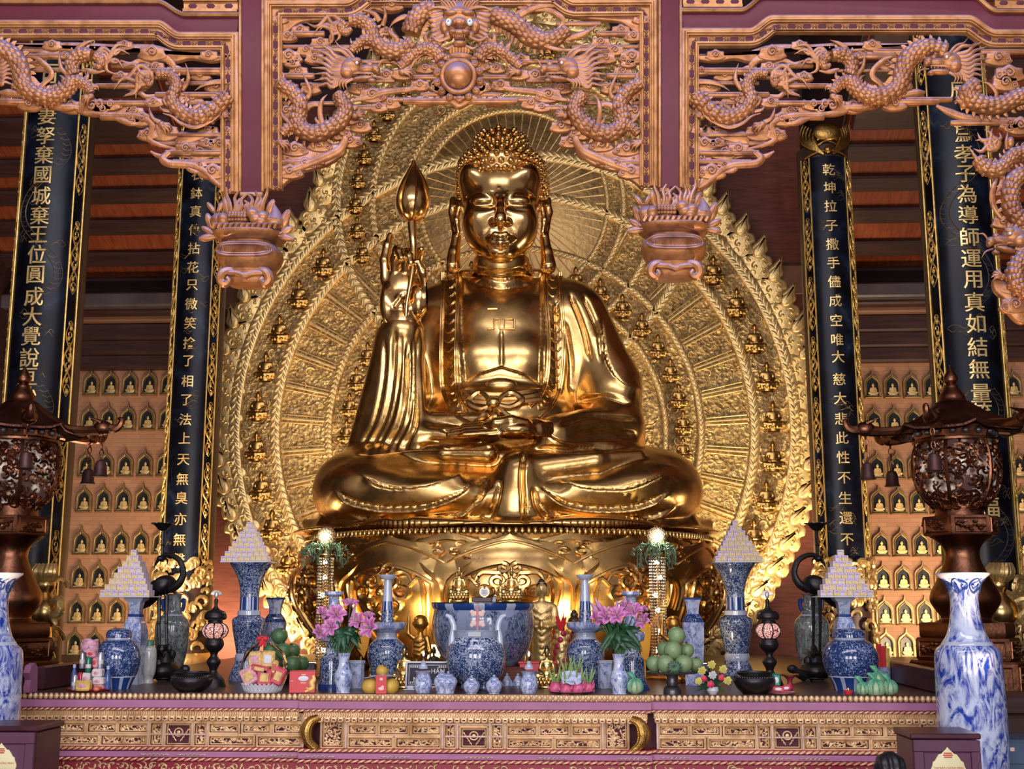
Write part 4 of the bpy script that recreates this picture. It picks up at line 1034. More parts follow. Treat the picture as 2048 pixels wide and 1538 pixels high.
def cloud(b, x, y, r, dirx=1, n=2, tail=0, d=2):
    r *= 1.2
    pts = []; m = 7
    for i in range(m):
        a = PI*(.05+.9*i/(m-1)) ; 
        pts.append((x-dirx*math.cos(a)*r*1.5*(1 if i % 2 else .86), y-math.sin(a)*r*(1.0 if i % 2 else .78)))
    pts += [(x+dirx*r*1.5, y+r*.35), (x+dirx*r*.5, y+r*.75), (x-dirx*r*.6, y+r*.7), (x-dirx*r*1.5, y+r*.35)]
    lobe(b, pts, d, 8, 2.5, 3)
    curl(b, x, y-r*.15, r*.52, dirx, 0, d+2)
    if n > 1: curl(b, x+dirx*r*.95, y+r*.15, r*.34, -dirx, 1, d+1)
    if n > 2: curl(b, x-dirx*r*.95, y+r*.15, r*.34, dirx, 1, d+1)
    if tail: bar(b, *(sorted((x, x+dirx*tail))), y+r*.35, r*.55, d-2)
def horn(b, pts, r, d=4, n=10, mid=None):
    p = spline(pts, n); b.tube([(x, -d-3*math.sin(PI*u), -y) for (x, y), u in zip(p, np.linspace(0, 1, n))], [r, r*.8, r*.08] if mid is None else mid, 7, up=(0, -1, 0), flat=.75)
def ribbon(b, pts, r, d=3, n=20):
    p = spline(pts, n); b.tube([(x, -d, -y) for x, y in p], [r*.35, r, r, r*.8, r*.25], 7, up=(0, -1, 0), flat=.6)
def scalebody(b, pts, r, d=6, n=None, spikes=True, belly=1, zig=0):
    """a scaled serpent body: tube, overlapping scales, dorsal fins on one side and belly plates on the other"""
    L = np.sum(np.hypot(*np.diff(np.asarray(pts, float), axis=0).T)); n = n or max(16, int(L/5)); p = spline(pts, n)
    w = np.interp(np.linspace(0, 1, n), np.linspace(0, 1, len(r)), r); dd = d+zig*np.sin(np.linspace(0, 6, n))
    P3 = np.stack((p[:, 0], -dd, -p[:, 1]), -1); b.tube(P3, w, 10, up=(0, -1, 0), flat=.9)
    T = np.gradient(P3, axis=0); T /= np.linalg.norm(T, axis=1)[:, None]; N = np.cross(T, (0, -1, 0)); N /= np.linalg.norm(N, axis=1)[:, None]+1e-9
    step = max(2, int(round(6.5/(L/n)))); row = 0
    for i in range(1, n-1, step):
        k = 4
        for j in range(k):
            a = (-60+120*(j+(.5 if row % 2 else 0))/(k-.5))*PI/180
            rad = math.sin(a)*N[i]+math.cos(a)*np.array((0, -1, 0)); c = P3[i]+rad*w[i]*.93
            m = np.stack((T[i], np.cross(rad, T[i]), rad), 1); b.ell(c, (w[i]*.42, w[i]*.33, w[i]*.17), 7, 4, M=m)
        row += 1
        if spikes:
            c = P3[i]-N[i]*w[i]*belly; b.tube([c, c-N[i]*belly*w[i]*.30+T[i]*1.5, c-N[i]*belly*w[i]*.55+T[i]*4], [w[i]*.26, w[i]*.2, .3], 5, up=(0, -1, 0), flat=.6)
            c = P3[i]+N[i]*w[i]*.92*belly; b.ell(c-np.array((0, 1, 0)), (w[i]*.3, w[i]*.4, w[i]*.3), 6, 4)
def hair(b, x, y, tips, r=3, d=5, bend=.35):
    for i, (tx, ty) in enumerate(tips):
        dx, dy = tx-x, ty-y; s = 1 if i % 2 else -1
        p = [(x, y), (x+dx*.3-dy*bend*.5*s, y+dy*.3+dx*bend*.5*s), (x+dx*.65+dy*bend*.4*s, y+dy*.65-dx*bend*.4*s), (tx, ty)]
        q = spline(p, 12); b.tube([(u, -d-2*math.sin(w*PI), -v) for (u, v), w in zip(q, np.linspace(0, 1, 12))], [r, r*.9, r*.7, .3], 6, up=(0, -1, 0), flat=.7)
def claw(b, x, y, ang, s=1.0, d=7, n=4):
    for i in range(n):
        a = ang+(i-(n-1)/2)*.34; c, s2 = math.cos(a), math.sin(a); L = 22*s*(1-.12*abs(i-1.5))
        b.tube([(x, -d+2, -y), (x+c*L*.45, -d-4, -(y+s2*L*.45)), (x+c*L*.85, -d-2, -(y+s2*L*.85)+2), (x+c*L*1.1, -d+2, -(y+s2*L*1.1)-3)], [4.2*s, 3.6*s, 3.0*s, .4], 7, up=(0, -1, 0))
    b.ell((x, -d+1, -y), (8*s, 6*s, 7*s), 10, 6)
def head_side(b, x, y, sg=1, s=1.0, tilt=0.0, d=10):
    """a dragon's head in profile, snout toward sg"""
    def T(u, v): c, q = math.cos(tilt), math.sin(tilt); return (x+sg*s*(u*c-v*q), y+s*(u*q+v*c))
    def E(u, v, rx, rz, ry, dd=0): xx, yy = T(u, v); b.ell((xx, -d-dd, -yy), (rx*s, ry*s, rz*s), 12, 8, M=Ry(-tilt*sg))
    E(0, 0, 20, 17, 13); E(24, 2, 17, 9, 10, 1); E(40, -1, 8, 8, 9, 2); E(44, 3, 5, 5, 7, 3); E(20, 17, 20, 5, 8, 0); E(36, 19, 7, 4, 6, 1)
    E(6, -9, 11, 6, 6, 8); E(9, -4, 6, 6, 6, 8); E(30, -7, 6, 5, 5, 5); E(-6, 10, 12, 12, 9, 6)
    for i in range(4): u, v = T(18+i*6, 9); b.tube([(u, -d-6, -v), (u, -d-6, -v-4*s)], [1.6*s, .2], 5)
    xx, yy = T(10, -4); b.ell((xx, -d-13*s, -yy), (2.6*s, 2*s, 2.6*s), 8, 6, mi=1)
    ribbon(b, [T(38, 8), T(20, 9), T(2, 12), T(-8, 18)], 2.2*s, d+8, 10)
    horn(b, [T(-4, -13), T(-20, -24), T(-36, -24), T(-50, -34)], 4*s, d+5); horn(b, [T(2, -15), T(-10, -27), T(-24, -31), T(-34, -42)], 3*s, d+1)
    horn(b, [T(44, -6), T(50, -16), T(60, -18)], 2.0*s, d+3); horn(b, [T(40, 12), T(54, 14), T(62, 22)], 1.8*s, d+4)
    for i in range(8):
        v0 = -12+i*5; L = 62-abs(i-3)*3
        pts = [T(-10, v0*.9), T(-30, v0*1.5+4), T(-L*.75, v0*1.6-4), T(-L-8, v0*1.9-10+i)]
        horn(b, pts, 4.2*s, d+4-i*.4, 12, mid=[4*s, 4.4*s, 3.2*s, .4])
    for i in range(3): horn(b, [T(-8+i*6, 20), T(-16+i*5, 30), T(-14+i*6, 40)], 3*s, d+4)
def dragon_parts(parent, name='dragon'):
    return MB()
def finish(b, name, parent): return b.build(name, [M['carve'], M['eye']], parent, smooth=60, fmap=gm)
M['eye'] = plain('glass_eye', (.65, .72, .80), 0, .15)
def mir(f, b, ax):
    """run a builder mirrored about the picture column ax"""
    t = MB(); f(t); v = np.concatenate(t.v); v[:, 0] = 2*ax-v[:, 0]; b.add(v, [q[::-1] for q in t.f]); b.m[-len(t.f):] = t.m
# ---- left screen geometry, also mirrored to make the right one about x = 924
AX = 924
def side_clouds(b):
    for x0, x1, y, h in ((300, 458, 142, 10), (345, 450, 146, 6), (310, 455, 190, 9), (198, 320, 207, 9), (-30, 60, 204, 9), (50, 152, 113, 9), (222, 300, 132, 7), (200, 280, 235, 9), (190, 300, 172, 8), (335, 450, 270, 7), (330, 455, 306, 9), (345, 458, 324, 8)): bar(b, x0, x1, y, h)
    b.prism(spline([(-40, -84), (60, -86), (150, -84), (230, -88), (300, -88), (340, -98), (365, -108), (458, -108), (458, -118), (420, -124), (380, -118), (350, -124), (330, -112), (300, -106), (270, -100), (240, -106), (200, -96), (150, -104), (100, -100), (60, -94), (20, -98), (-40, -94)], 110, closed=True), -2, 8, 3)
    for x, y, r, dx, n in ((105, 92, 14, 1, 1), (250, 92, 13, -1, 1), (305, 108, 20, -1, 1), (418, 112, 14, 1, 1), (446, 143, 11, 1, 1), (130, 112, 10, 1, 1), (60, 210, 17, 1, 1), (352, 196, 19, 1, 2), (308, 206, 14, -1, 2), (185, 216, 22, 1, 2), (200, 214, 17, -1, 2), (222, 212, 14, 1, 1), (285, 240, 18, -1, 2), (262, 240, 14, -1, 1), (296, 270, 15, -1, 2), (340, 262, 13, 1, 1), (372, 300, 17, 1, 2), (440, 290, 18, -1, 2), (414, 287, 12, -1, 1), (426, 345, 20, 1, 2), (400, 332, 12, -1, 1), (455, 262, 10, -1, 1)):
        cloud(b, x, y, r*.82, dx, n)
    ribbon(b, [(170, 226), (210, 230), (260, 232), (290, 238), (306, 252), (300, 268), (300, 282), (330, 294), (352, 298)], 7)
    ribbon(b, [(352, 298), (336, 308), (326, 318), (338, 328), (370, 330), (392, 334), (410, 344), (430, 364), (452, 378)], 8); ribbon(b, [(372, 334), (384, 342), (400, 346)], 5)
    lobe(b, [(398, 338), (420, 334), (440, 344), (450, 362), (456, 382), (440, 376), (422, 364), (408, 352)], 0, 9, 3)
    ribbon(b, [(230, 238), (258, 246), (280, 250)], 6); ribbon(b, [(95, 208), (130, 216), (160, 214)], 8); ribbon(b, [(0, 186), (30, 188), (60, 196)], 8)
    horn(b, [(455, 164), (430, 166), (408, 172), (390, 182)], 6, 2); lobe(b, [(300, 102), (320, 96), (336, 106), (352, 128), (345, 138), (330, 124), (312, 120)], 0, 8, 3)
def side_fill(b):
    for x, y, r, dx, n in ((20, 96, 12, 1, 1), (190, 98, 11, 1, 1), (75, 128, 11, 1, 1), (240, 152, 11, 1, 1), (270, 170, 12, -1, 2), (310, 132, 11, 1, 1), (400, 150, 12, 1, 1), (430, 172, 13, -1, 2), (385, 196, 12, 1, 1), (240, 214, 14, 1, 2), (268, 222, 12, -1, 1), (318, 270, 14, 1, 2), (400, 306, 15, -1, 2), (446, 318, 14, 1, 1), (20, 196, 14, 1, 2), (140, 212, 14, 1, 2), (110, 206, 12, -1, 1), (415, 262, 13, 1, 1)): cloud(b, x, y, r, dx, n, 0, -4)
    for x0, x1, y, h in ((0, 130, 100, 6), (60, 200, 140, 5), (230, 330, 154, 6), (330, 456, 165, 6), (370, 456, 205, 6), (250, 340, 205, 6), (0, 120, 190, 6), (300, 400, 286, 7), (380, 456, 340, 7)): bar(b, x0, x1, y, h, -4)
    for p in ([(240, 120), (260, 128), (280, 120), (300, 126)], [(330, 140), (350, 134), (372, 142), (398, 136)], [(70, 112), (84, 104), (104, 108), (120, 100)], [(250, 190), (276, 184), (292, 192), (316, 188)], [(300, 302), (320, 312), (350, 308), (380, 316)]): ribbon(b, p, 5, -2)
def centre_fill(b):
    for x, y, r, dx, n in ((640, 84, 12, 1, 1), (668, 112, 12, 1, 2), (600, 60, 12, -1, 1), (596, 142, 12, 1, 1), (660, 152, 12, 1, 1), (800, 118, 12, -1, 1), (772, 150, 13, 1, 2), (720, 176, 13, 1, 1), (780, 206, 12, 1, 1), (850, 200, 12, 1, 2), (620, 176, 12, 1, 1), (572, 222, 13, 1, 2), (720, 252, 13, 1, 1), (700, 282, 14, 1, 2), (650, 306, 14, -1, 2), (574, 318, 14, 1, 1), (850, 136, 11, 1, 1), (886, 196, 11, -1, 1)): cloud(b, x, y, r, dx, n, 0, -4)
    for x0, x1, y, h in ((560, 700, 92, 6), (640, 800, 122, 6), (600, 690, 168, 6), (720, 850, 198, 7), (560, 680, 205, 6), (840, 918, 188, 7), (700, 790, 160, 6)): bar(b, x0, x1, y, h, -4)
def side_dragon(b):
    # the tail end by the post, looping up and away
    scalebody(b, [(462, 196), (446, 210), (420, 232), (396, 240), (372, 232), (352, 214), (348, 196), (356, 178), (350, 160), (334, 150), (316, 152)], [15, 17, 18, 17, 15, 14, 13, 12, 11, 9, 8], 7, belly=-1)
    scalebody(b, [(300, 158), (298, 166), (302, 172), (308, 166)], [9, 8, 6, 3], 8, spikes=False)
    hair(b, 304, 146, [(252, 136), (232, 150), (230, 182), (248, 196), (274, 200), (262, 186), (250, 164)], 5, 7)
    horn(b, [(366, 182), (378, 166), (378, 146), (372, 128)], 5, 5); horn(b, [(400, 232), (390, 222), (402, 214), (396, 204)], 6, 7); horn(b, [(322, 246), (308, 240), (302, 226), (300, 216)], 5, 4)
    horn(b, [(340, 224), (326, 222), (320, 212)], 4, 4); horn(b, [(336, 212), (330, 204), (334, 196)], 4, 4)
    claw(b, 326, 252, .6, 1.0, 9); claw(b, 446, 238, -.5, .8, 8)
    ribbon(b, [(450, 214), (440, 236), (416, 252), (392, 260), (366, 252), (348, 238), (330, 232)], 4, 14, 24); lobe(b, [(360, 262), (390, 266), (420, 258), (428, 252), (420, 270), (390, 284), (350, 288)], -1, 8, 3)
    lobe(b, [(310, 248), (330, 244), (352, 262), (356, 276), (330, 284), (306, 276)], 1, 9, 3)
def side_dragon_body(b):
    scalebody(b, [(-40, 110), (-10, 100), (14, 106), (36, 122), (46, 146), (50, 170), (66, 188), (96, 198), (120, 194), (140, 178), (150, 166)], [17, 18, 19, 19, 18, 18, 17, 17, 16, 15, 13], 7, belly=1)
    scalebody(b, [(152, 154), (146, 138), (150, 122), (166, 112), (186, 114)], [12, 13, 14, 14, 13], 7, belly=1); scalebody(b, [(196, 116), (206, 126), (200, 138), (190, 132)], [12, 10, 7, 4], 8, spikes=False)
    hair(b, 196, 112, [(248, 102), (262, 112), (246, 126), (250, 140), (236, 152), (262, 98)], 5, 8); ribbon(b, [(172, 140), (190, 146), (212, 144)], 5, 6, 10)
    horn(b, [(138, 152), (126, 140), (122, 122), (120, 104)], 5, 5); horn(b, [(152, 112), (160, 98), (176, 88), (190, 82)], 6, 4); horn(b, [(166, 166), (178, 158), (178, 144)], 5, 6); horn(b, [(132, 168), (128, 158), (120, 152)], 4, 5)
    ribbon(b, [(68, 118), (84, 124), (104, 144), (106, 158), (92, 170), (84, 184), (92, 198)], 6, 10, 20)
    scalebody(b, [(140, 168), (160, 166), (178, 176), (186, 190)], [11, 12, 10, 8], 9, belly=1); claw(b, 184, 196, 2.4, 1.0, 9)
    horn(b, [(170, 182), (196, 176), (200, 184)], 5, 6); claw(b, 40, 180, 3.6, .7, 8); ribbon(b, [(100, 214), (140, 214), (160, 220)], 6, 3)
    ribbon(b, [(2, 122), (30, 130), (40, 160), (50, 186), (80, 204), (116, 206), (140, 190)], 3.5, 16, 26)
def side_head(b): head_side(b, -22, 136, -1, 1.0, 0.0)
# right screen's dragon head and the vertical dragons beyond it
def right_extra(b):
    head_side(b, 1898, 128, -1, 1.12, .05)
    scalebody(b, [(1952, 176), (1930, 190), (1940, 204), (1968, 216), (2000, 214), (2030, 200), (2052, 196)], [17, 18, 18, 18, 17, 17, 16], 8, belly=-1)
    claw(b, 1925, 214, -2.2, 1.1, 9); horn(b, [(1984, 210), (1990, 190), (1976, 172), (1962, 166)], 5, 6)
    hair(b, 1990, 300, [(1948, 284), (1952, 268), (1966, 262), (1982, 260), (1996, 268), (1944, 300)], 6, 8)
    scalebody(b, [(1950, 320), (1966, 338), (1992, 344), (2010, 326), (2026, 312), (2046, 310)], [12, 15, 16, 14, 14, 15], 9, belly=1)
    horn(b, [(1966, 336), (1948, 318), (1936, 296)], 6, 6); horn(b, [(1975, 346), (1958, 344), (1950, 334)], 5, 5)
    scalebody(b, [(2050, 352), (2026, 360), (2016, 390), (2020, 424), (2040, 446), (2060, 450)], [16, 17, 18, 18, 17, 16], 9, belly=-1)
    ribbon(b, [(1994, 352), (1984, 380), (1984, 410), (2000, 436), (2016, 446)], 6, 6, 20); ribbon(b, [(2004, 340), (2000, 370), (1990, 390)], 5, 8, 14)
    head_side(b, 2024, 476, -1, 1.2, .25); claw(b, 2002, 556, 3.4, 1.0, 9); scalebody(b, [(2052, 512), (2036, 526), (2026, 548), (2030, 572), (2050, 590)], [16, 17, 18, 17, 16], 9)
    lobe(b, [(1986, 560), (2004, 552), (2030, 576), (2056, 580), (2056, 640), (2036, 646), (2012, 620), (2014, 604), (1990, 584)], 1, 10, 4)
    for x, y, r, dx in ((2024, 578, 14, 1), (2030, 612, 18, -1), (2006, 446, 13, 1), (2040, 254, 18, -1), (2020, 250, 12, -1), (2010, 168, 16, 1), (2018, 150, 18, -1), (1996, 118, 16, 1)): cloud(b, x, y, r, dx, 2)
    bar(b, 1900, 2060, 246, 8); ribbon(b, [(1872, 212), (1900, 226), (1930, 236), (1980, 240), (2050, 238)], 8, 2); bar(b, 1810, 1905, 200, 9); bar(b, 1745, 1850, 104, 9); bar(b, 1960, 2060, 104, 8)
    horn(b, [(2012, 300), (2010, 284), (2014, 264)], 5, 5); b.ell((2018, -8, -288), (8, 7, 12), 10, 6)
# ---- centre screen
def centre_half(b):      # the left half's clouds, mirrored for the right
    for x0, x1, y, h in ((585, 650, 68, 9), (622, 700, 104, 9), (556, 630, 152, 9), (822, 900, 155, 8), (756, 800, 183, 9), (690, 760, 216, 8), (806, 922, 203, 9), (560, 650, 326, 8), (640, 730, 48, 7)): bar(b, x0, x1, y, h)
    for x, y, r, dx, n in ((575, 74, 13, 1, 2), (578, 115, 18, 1, 2), (612, 102, 13, 1, 1), (630, 118, 14, 1, 1), (586, 128, 11, -1, 1), (785, 12, 15, 1, 1), (745, 192, 19, 1, 2), (758, 216, 12, 1, 1), (805, 150, 15, 1, 2), (840, 172, 14, 1, 2), (884, 132, 15, -1, 2), (880, 175, 14, -1, 2), (676, 266, 19, 1, 2), (640, 292, 17, 1, 2), (700, 240, 13, -1, 1), (590, 300, 18, 1, 2), (610, 330, 16, 1, 2), (580, 345, 18, 1, 2), (772, 64, 11, 1, 1), (560, 40, 12, 1, 1)): cloud(b, x, y, r*.85, dx, n)
    ribbon(b, [(706, 202), (740, 196), (770, 186), (820, 180), (850, 172)], 7); ribbon(b, [(560, 350), (600, 336), (650, 316), (680, 300), (690, 276), (668, 262)], 9)
    lobe(b, [(554, 300), (600, 296), (650, 286), (686, 290), (690, 304), (676, 316), (650, 332), (610, 342), (574, 364), (554, 376)], -1, 9, 3.5)
    lobe(b, [(562, 22), (640, 28), (700, 20), (740, 10), (790, 4), (800, 20), (770, 24), (745, 18), (736, 26), (700, 34), (640, 40), (600, 44), (580, 58), (562, 66)], -2, 8, 3)
def centre_low_dragon(b):
    scalebody(b, [(560, 170), (586, 186), (604, 214), (596, 240), (604, 262), (630, 272), (660, 262), (684, 244), (694, 222), (684, 204), (676, 190)], [13, 15, 16, 16, 16, 17, 17, 16, 15, 13, 12], 7, belly=-1)
    scalebody(b, [(622, 276), (604, 256), (580, 258), (566, 272)], [12, 12, 10, 8], 9); claw(b, 562, 288, .5, 1.0, 9); claw(b, 712, 236, -.35, 1.0, 9)
    hair(b, 566, 190, [(560, 140), (590, 168), (578, 200), (572, 150)], 4, 6); horn(b, [(612, 204), (622, 188), (614, 164), (604, 145)], 5, 6); horn(b, [(584, 248), (568, 236), (562, 218)], 5, 4)
    ribbon(b, [(606, 238), (612, 220), (630, 212), (640, 216)], 6, 9, 12); horn(b, [(648, 258), (642, 230), (646, 205), (656, 192)], 6, 8); horn(b, [(640, 250), (634, 244), (634, 236)], 4, 8)
    head_side(b, 706, 140, 1, 1.18, .12, 12)
    ribbon(b, [(690, 250), (650, 276), (620, 282), (600, 268)], 3.5, 15, 18)
def centre_tail(b):
    scalebody(b, [(824, 70), (830, 50), (846, 30), (872, 24)], [18, 19, 19, 16], 7, belly=-1)
    scalebody(b, [(828, 92), (808, 104), (784, 106), (762, 98), (748, 78), (742, 56), (724, 44), (700, 44)], [17, 17, 16, 15, 14, 13, 13, 12], 6, belly=-1)
    scalebody(b, [(692, 50), (684, 60), (694, 68), (704, 60)], [11, 10, 8, 5], 7, spikes=False); hair(b, 684, 46, [(630, 30), (610, 46), (640, 64), (646, 96), (662, 94), (670, 88), (628, 72)], 5, 6)
    scalebody(b, [(756, 92), (736, 84), (716, 92), (704, 106)], [12, 11, 9, 7], 8); horn(b, [(766, 54), (772, 36), (768, 10)], 5, 5); horn(b, [(760, 44), (748, 30), (712, 18)], 6, 4); horn(b, [(786, 102), (796, 84), (780, 68), (782, 56)], 6, 7)
    horn(b, [(826, 40), (810, 36), (790, 46), (780, 56)], 6, 4); horn(b, [(732, 78), (728, 66), (732, 56)], 5, 6); horn(b, [(712, 94), (704, 88), (702, 78)], 4, 5)
def centre_right_body(b):
    scalebody(b, [(986, 36), (1010, 44), (1036, 58), (1060, 78), (1086, 86), (1114, 80), (1136, 64)], [18, 18, 19, 19, 17, 15, 12], 7, belly=-1)
    ribbon(b, [(1042, 44), (1056, 66), (1080, 92), (1120, 106), (1160, 104)], 4.5, 15, 24); horn(b, [(1120, 84), (1160, 74), (1180, 64), (1194, 52)], 8, 4)
    horn(b, [(1040, 32), (1070, 18), (1110, 14), (1140, 26)], 7, 2); ribbon(b, [(1020, 34), (1050, 22), (1090, 20), (1120, 34), (1126, 48), (1110, 64), (1080, 70)], 6, 3, 24)
def centre_head(b):
    CX = 921
    def E(x, y, rx, rz, ry, d, mi=0): b.ell((x, -d, -y), (rx, ry, rz), 14, 10, mi=mi)
    E(CX, 44, 34, 36, 20, 10); E(CX, 58, 17, 12, 20, 22); E(CX, 78, 20, 8, 15, 22); E(CX, 96, 14, 7, 12, 18); E(CX, 34, 24, 12, 14, 18); E(CX, 88, 11, 4, 16, 22)
    for s in (-1, 1):
        E(CX+s*21, 57, 6, 7.5, 6, 28, 1); E(CX+s*16, 38, 14, 6, 9, 26); E(CX+s*8, 60, 6, 6, 8, 34); E(CX+s*12, 78, 9, 5, 9, 30); E(CX+s*30, 60, 10, 16, 10, 16); E(CX+s*22, 80, 8, 10, 10, 16)
        b.ell((CX+s*21, -34.5, -57), (1.8, 1, 1.8), 8, 6)
        horn(b, [(CX+s*24, 26), (CX+s*34, 16), (CX+s*34, 8), (CX+s*38, -6)], 5, 18); horn(b, [(CX+s*18, 30), (CX+s*30, 26), (CX+s*50, 26), (CX+s*66, 34)], 4, 22)
        for i in range(7):
            y0 = 22+i*9; horn(b, [(CX+s*34, y0), (CX+s*52, y0+6+i), (CX+s*(66-i*3), y0+4+i*2), (CX+s*(74-i*6), y0-2+i*3)], 6, 14-i*.4, 10, mid=[5, 6.5, 4, .5])
        for i in range(4): horn(b, [(CX+s*(4+i*5), 30), (CX+s*(10+i*7), 16), (CX+s*(18+i*9), 6)], 3, 22)
        horn(b, [(CX+s*20, 84), (CX+s*40, 92), (CX+s*56, 84), (CX+s*60, 96)], 3.5, 22); horn(b, [(CX+s*12, 100), (CX+s*26, 106), (CX+s*38, 98)], 3.5, 18)
        for i in range(3): b.tube([(CX+s*(3+i*4), -34, -84), (CX+s*(3+i*4), -34, -91)], [1.6, .2], 5)
        horn(b, [(CX+s*38, 108), (CX+s*30, 120), (CX+s*16, 122)], 7, 8); horn(b, [(CX+s*62, 84), (CX+s*50, 92), (CX+s*44, 104), (CX+s*36, 112)], 5, 10)
    for i in range(7): b.tube([(CX-18+i*6, -16, -102), (CX-18+i*6, -18, -112), (CX-16+i*5, -14, -118)], [4, 4, .6], 6)
    E(CX, 118, 26, 10, 14, 8)
def centre_arm(b):
    scalebody(b, [(884, 124), (872, 106), (846, 104), (820, 120), (800, 140)], [12, 13, 13, 11, 9], 9, belly=1)
    for pts in ([(858, 96), (852, 80), (858, 66)], [(832, 106), (824, 96), (814, 82)], [(876, 96), (884, 88), (890, 90)], [(812, 124), (804, 118), (800, 108)], [(842, 98), (838, 90), (838, 84)]): horn(b, pts, 6, 8)
    claw(b, 806, 148, .05, 1.0, 10, 4); ribbon(b, [(868, 118), (850, 112), (832, 126), (820, 146)], 3, 13, 12)
def pearl(b):
    b.ell((918, -16, -158), (27, 22, 27), 32, 20)
    b.tube([(918+32*math.cos(a), -14, -158+32*math.sin(a)) for a in np.arange(40)*2*PI/40], 5.5, 8, up=(0, -1, 0), closed=True)
def pearl_leaves(b):
    for i in range(14):
        a = PI*.08+2*PI*i/14; x, z = 918+43*math.cos(a), -158+43*math.sin(a); b.ell((x, -8, z), (9, 6, 8), 10, 6, M=Ry(-a)); b.ell((x, -13, z), (3.5, 3, 3.5), 8, 6)
    lobe(b, [(884, 200), (900, 208), (918, 218), (938, 208), (956, 200), (950, 192), (918, 188), (890, 192)], 4, 9, 3)
    for x in (901, 911, 927, 938): b.ell((x, -10, -200), (4, 4, 4), 8, 6)
    lobe(b, [(862, 168), (880, 156), (890, 190), (918, 200), (946, 190), (956, 156), (974, 168), (966, 188), (930, 200), (906, 200), (870, 186)], 2, 8, 3)
# ---- assemble the screens as things
def gthing(label, x, name='carved_screen'): return thing(name, label, 'screen', tuple(P(x, 200, YG)), 'carved dragon screens of the gate')
GL = gthing('carved dragon screen of the gate left of the left maroon post', 230)
GC = gthing('middle carved dragon screen with the horned head and great round pearl', 918)
GR = gthing('carved dragon screen of the gate right of the right maroon post', 1640)
for fn, nm, par, mode in ((side_fill, 'cloud_scroll', GL, 0), (side_fill, 'cloud_scroll', GR, 1), (centre_fill, 'cloud_scroll', GC, 0), (centre_fill, 'cloud_scroll', GC, 2), (side_clouds, 'cloud_scroll', GL, 0), (side_dragon, 'dragon', GL, 0), (side_dragon_body, 'dragon', GL, 0), (side_head, 'dragon_head', GL, 0),
                          (side_clouds, 'cloud_scroll', GR, 1), (side_dragon, 'dragon', GR, 1), (side_dragon_body, 'dragon', GR, 1), (right_extra, 'dragon', GR, 0),
                          (centre_half, 'cloud_scroll', GC, 0), (centre_half, 'cloud_scroll', GC, 2), (centre_low_dragon, 'dragon', GC, 0), (centre_low_dragon, 'dragon', GC, 2), (centre_tail, 'dragon_tail', GC, 0), (centre_right_body, 'dragon_tail', GC, 0),
                          (centre_head, 'dragon_head', GC, 0), (centre_arm, 'dragon_arm', GC, 0), (centre_arm, 'dragon_arm', GC, 2), (pearl_leaves, 'pearl_setting', GC, 0), (pearl, 'pearl', GC, 0)):
    b = MB()
    if mode == 0: fn(b)
    else: mir(fn, b, 924.5 if mode == 1 else 921)
    finish(b, nm, par)
# frames: picture-space paths along each opening's outer edge
pL = [(-60, 47), (315, 47)]+scurve(318, 47, 362, 71)+[(474, 71), (474, 71), (474, 386)]
frame(pL, 1, 'frame', GL)
pR = [(1366, 378), (1366, 63), (1366, 63), (1494, 63)]+scurve(1498, 63, 1545, 37)+[(1930, 37)]+scurve(1934, 37, 1990, 66)+[(2110, 66)]
frame(pR, 1, 'frame', GR)
pC = [(534, 380), (534, 6), (534, 6), (688, 6)]+scurve(692, 6, 738, -18)+[(1104, -18)]+scurve(1108, -18, 1150, 4)+[(1310, 3), (1310, 3), (1310, 374)]
frame(pC, 1, 'frame', GC)
for b0 in ([(362, -2), (362, -2)],): pass
# maroon posts and beams
GP = []
def post(xl, xr, yb, label):
    t = thing('hanging_post', label, 'post', tuple(P((xl+xr)/2, yb, YG)), None)
    b = MB(); b.prism([(xl, -yb), (xr, -yb), (xr, 60), (xl, 60)], -4, 30, 1); b.build('board', M['purple'], t, fmap=gm)
    b = MB()
    for x in (xl-3, xr+3): b.prism([(x-3, -yb), (x+3, -yb), (x+3, 60), (x-3, 60)], -9, 28, 2)
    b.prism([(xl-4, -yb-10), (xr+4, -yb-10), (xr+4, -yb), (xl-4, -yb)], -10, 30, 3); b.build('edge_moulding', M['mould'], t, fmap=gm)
    return t
post(485, 524, 386, 'maroon gate post on the left, ending over a carved fruit pendant'); post(1322, 1358, 378, 'maroon gate post on the right, ending over a carved fruit pendant')
def beam(poly, label, lo):
    t = thing('gate_beam', label, 'beam', tuple(P(poly[0][0], poly[0][1], YG)))
    b = MB(); b.prism([(x, -y) for x, y in poly], 0, 26, 2); b.build('board', M['purple'], t, fmap=gm)
    b = MB(); q = resample(lo, 4); b.sweep(np.stack((q[:, 0], -q[:, 1]), -1), [(-4, -6), (-4, 7), (0, 10), (4, 7), (4, -6)]); b.build('edge_moulding', M['mould'], t, fmap=gm); return t
upL = [(-60, 5), (312, 5)]+scurve(316, 5, 372, 31)+[(480, 31)]; dnL = [(-60, 45), (315, 45)]+scurve(318, 45, 362, 69)+[(474, 69)]
beam(upL+dnL[::-1], 'maroon beam with a curved step over the left dragon screen', upL)
upR = [(1362, 22), (1478, 22)]+scurve(1482, 22, 1530, -6)+[(1940, -6)]+scurve(1944, -6, 1992, 24)+[(2110, 24)]; dnR = [(1362, 61), (1494, 61)]+scurve(1498, 61, 1545, 35)+[(1930, 35)]+scurve(1934, 35, 1990, 64)+[(2110, 64)]
beam(upR+dnR[::-1], 'maroon beam with curved steps over the right dragon screen', upR)
upC = [(534, -40), (1310, -40)]; beam([(534, 4), (688, 4)]+scurve(692, 4, 738, -20)+[(1104, -20)]+scurve(1108, -20, 1150, 2)+[(1310, 1), (1310, -60), (534, -60)], 'maroon beam along the top over the pearl dragon screen', upC)
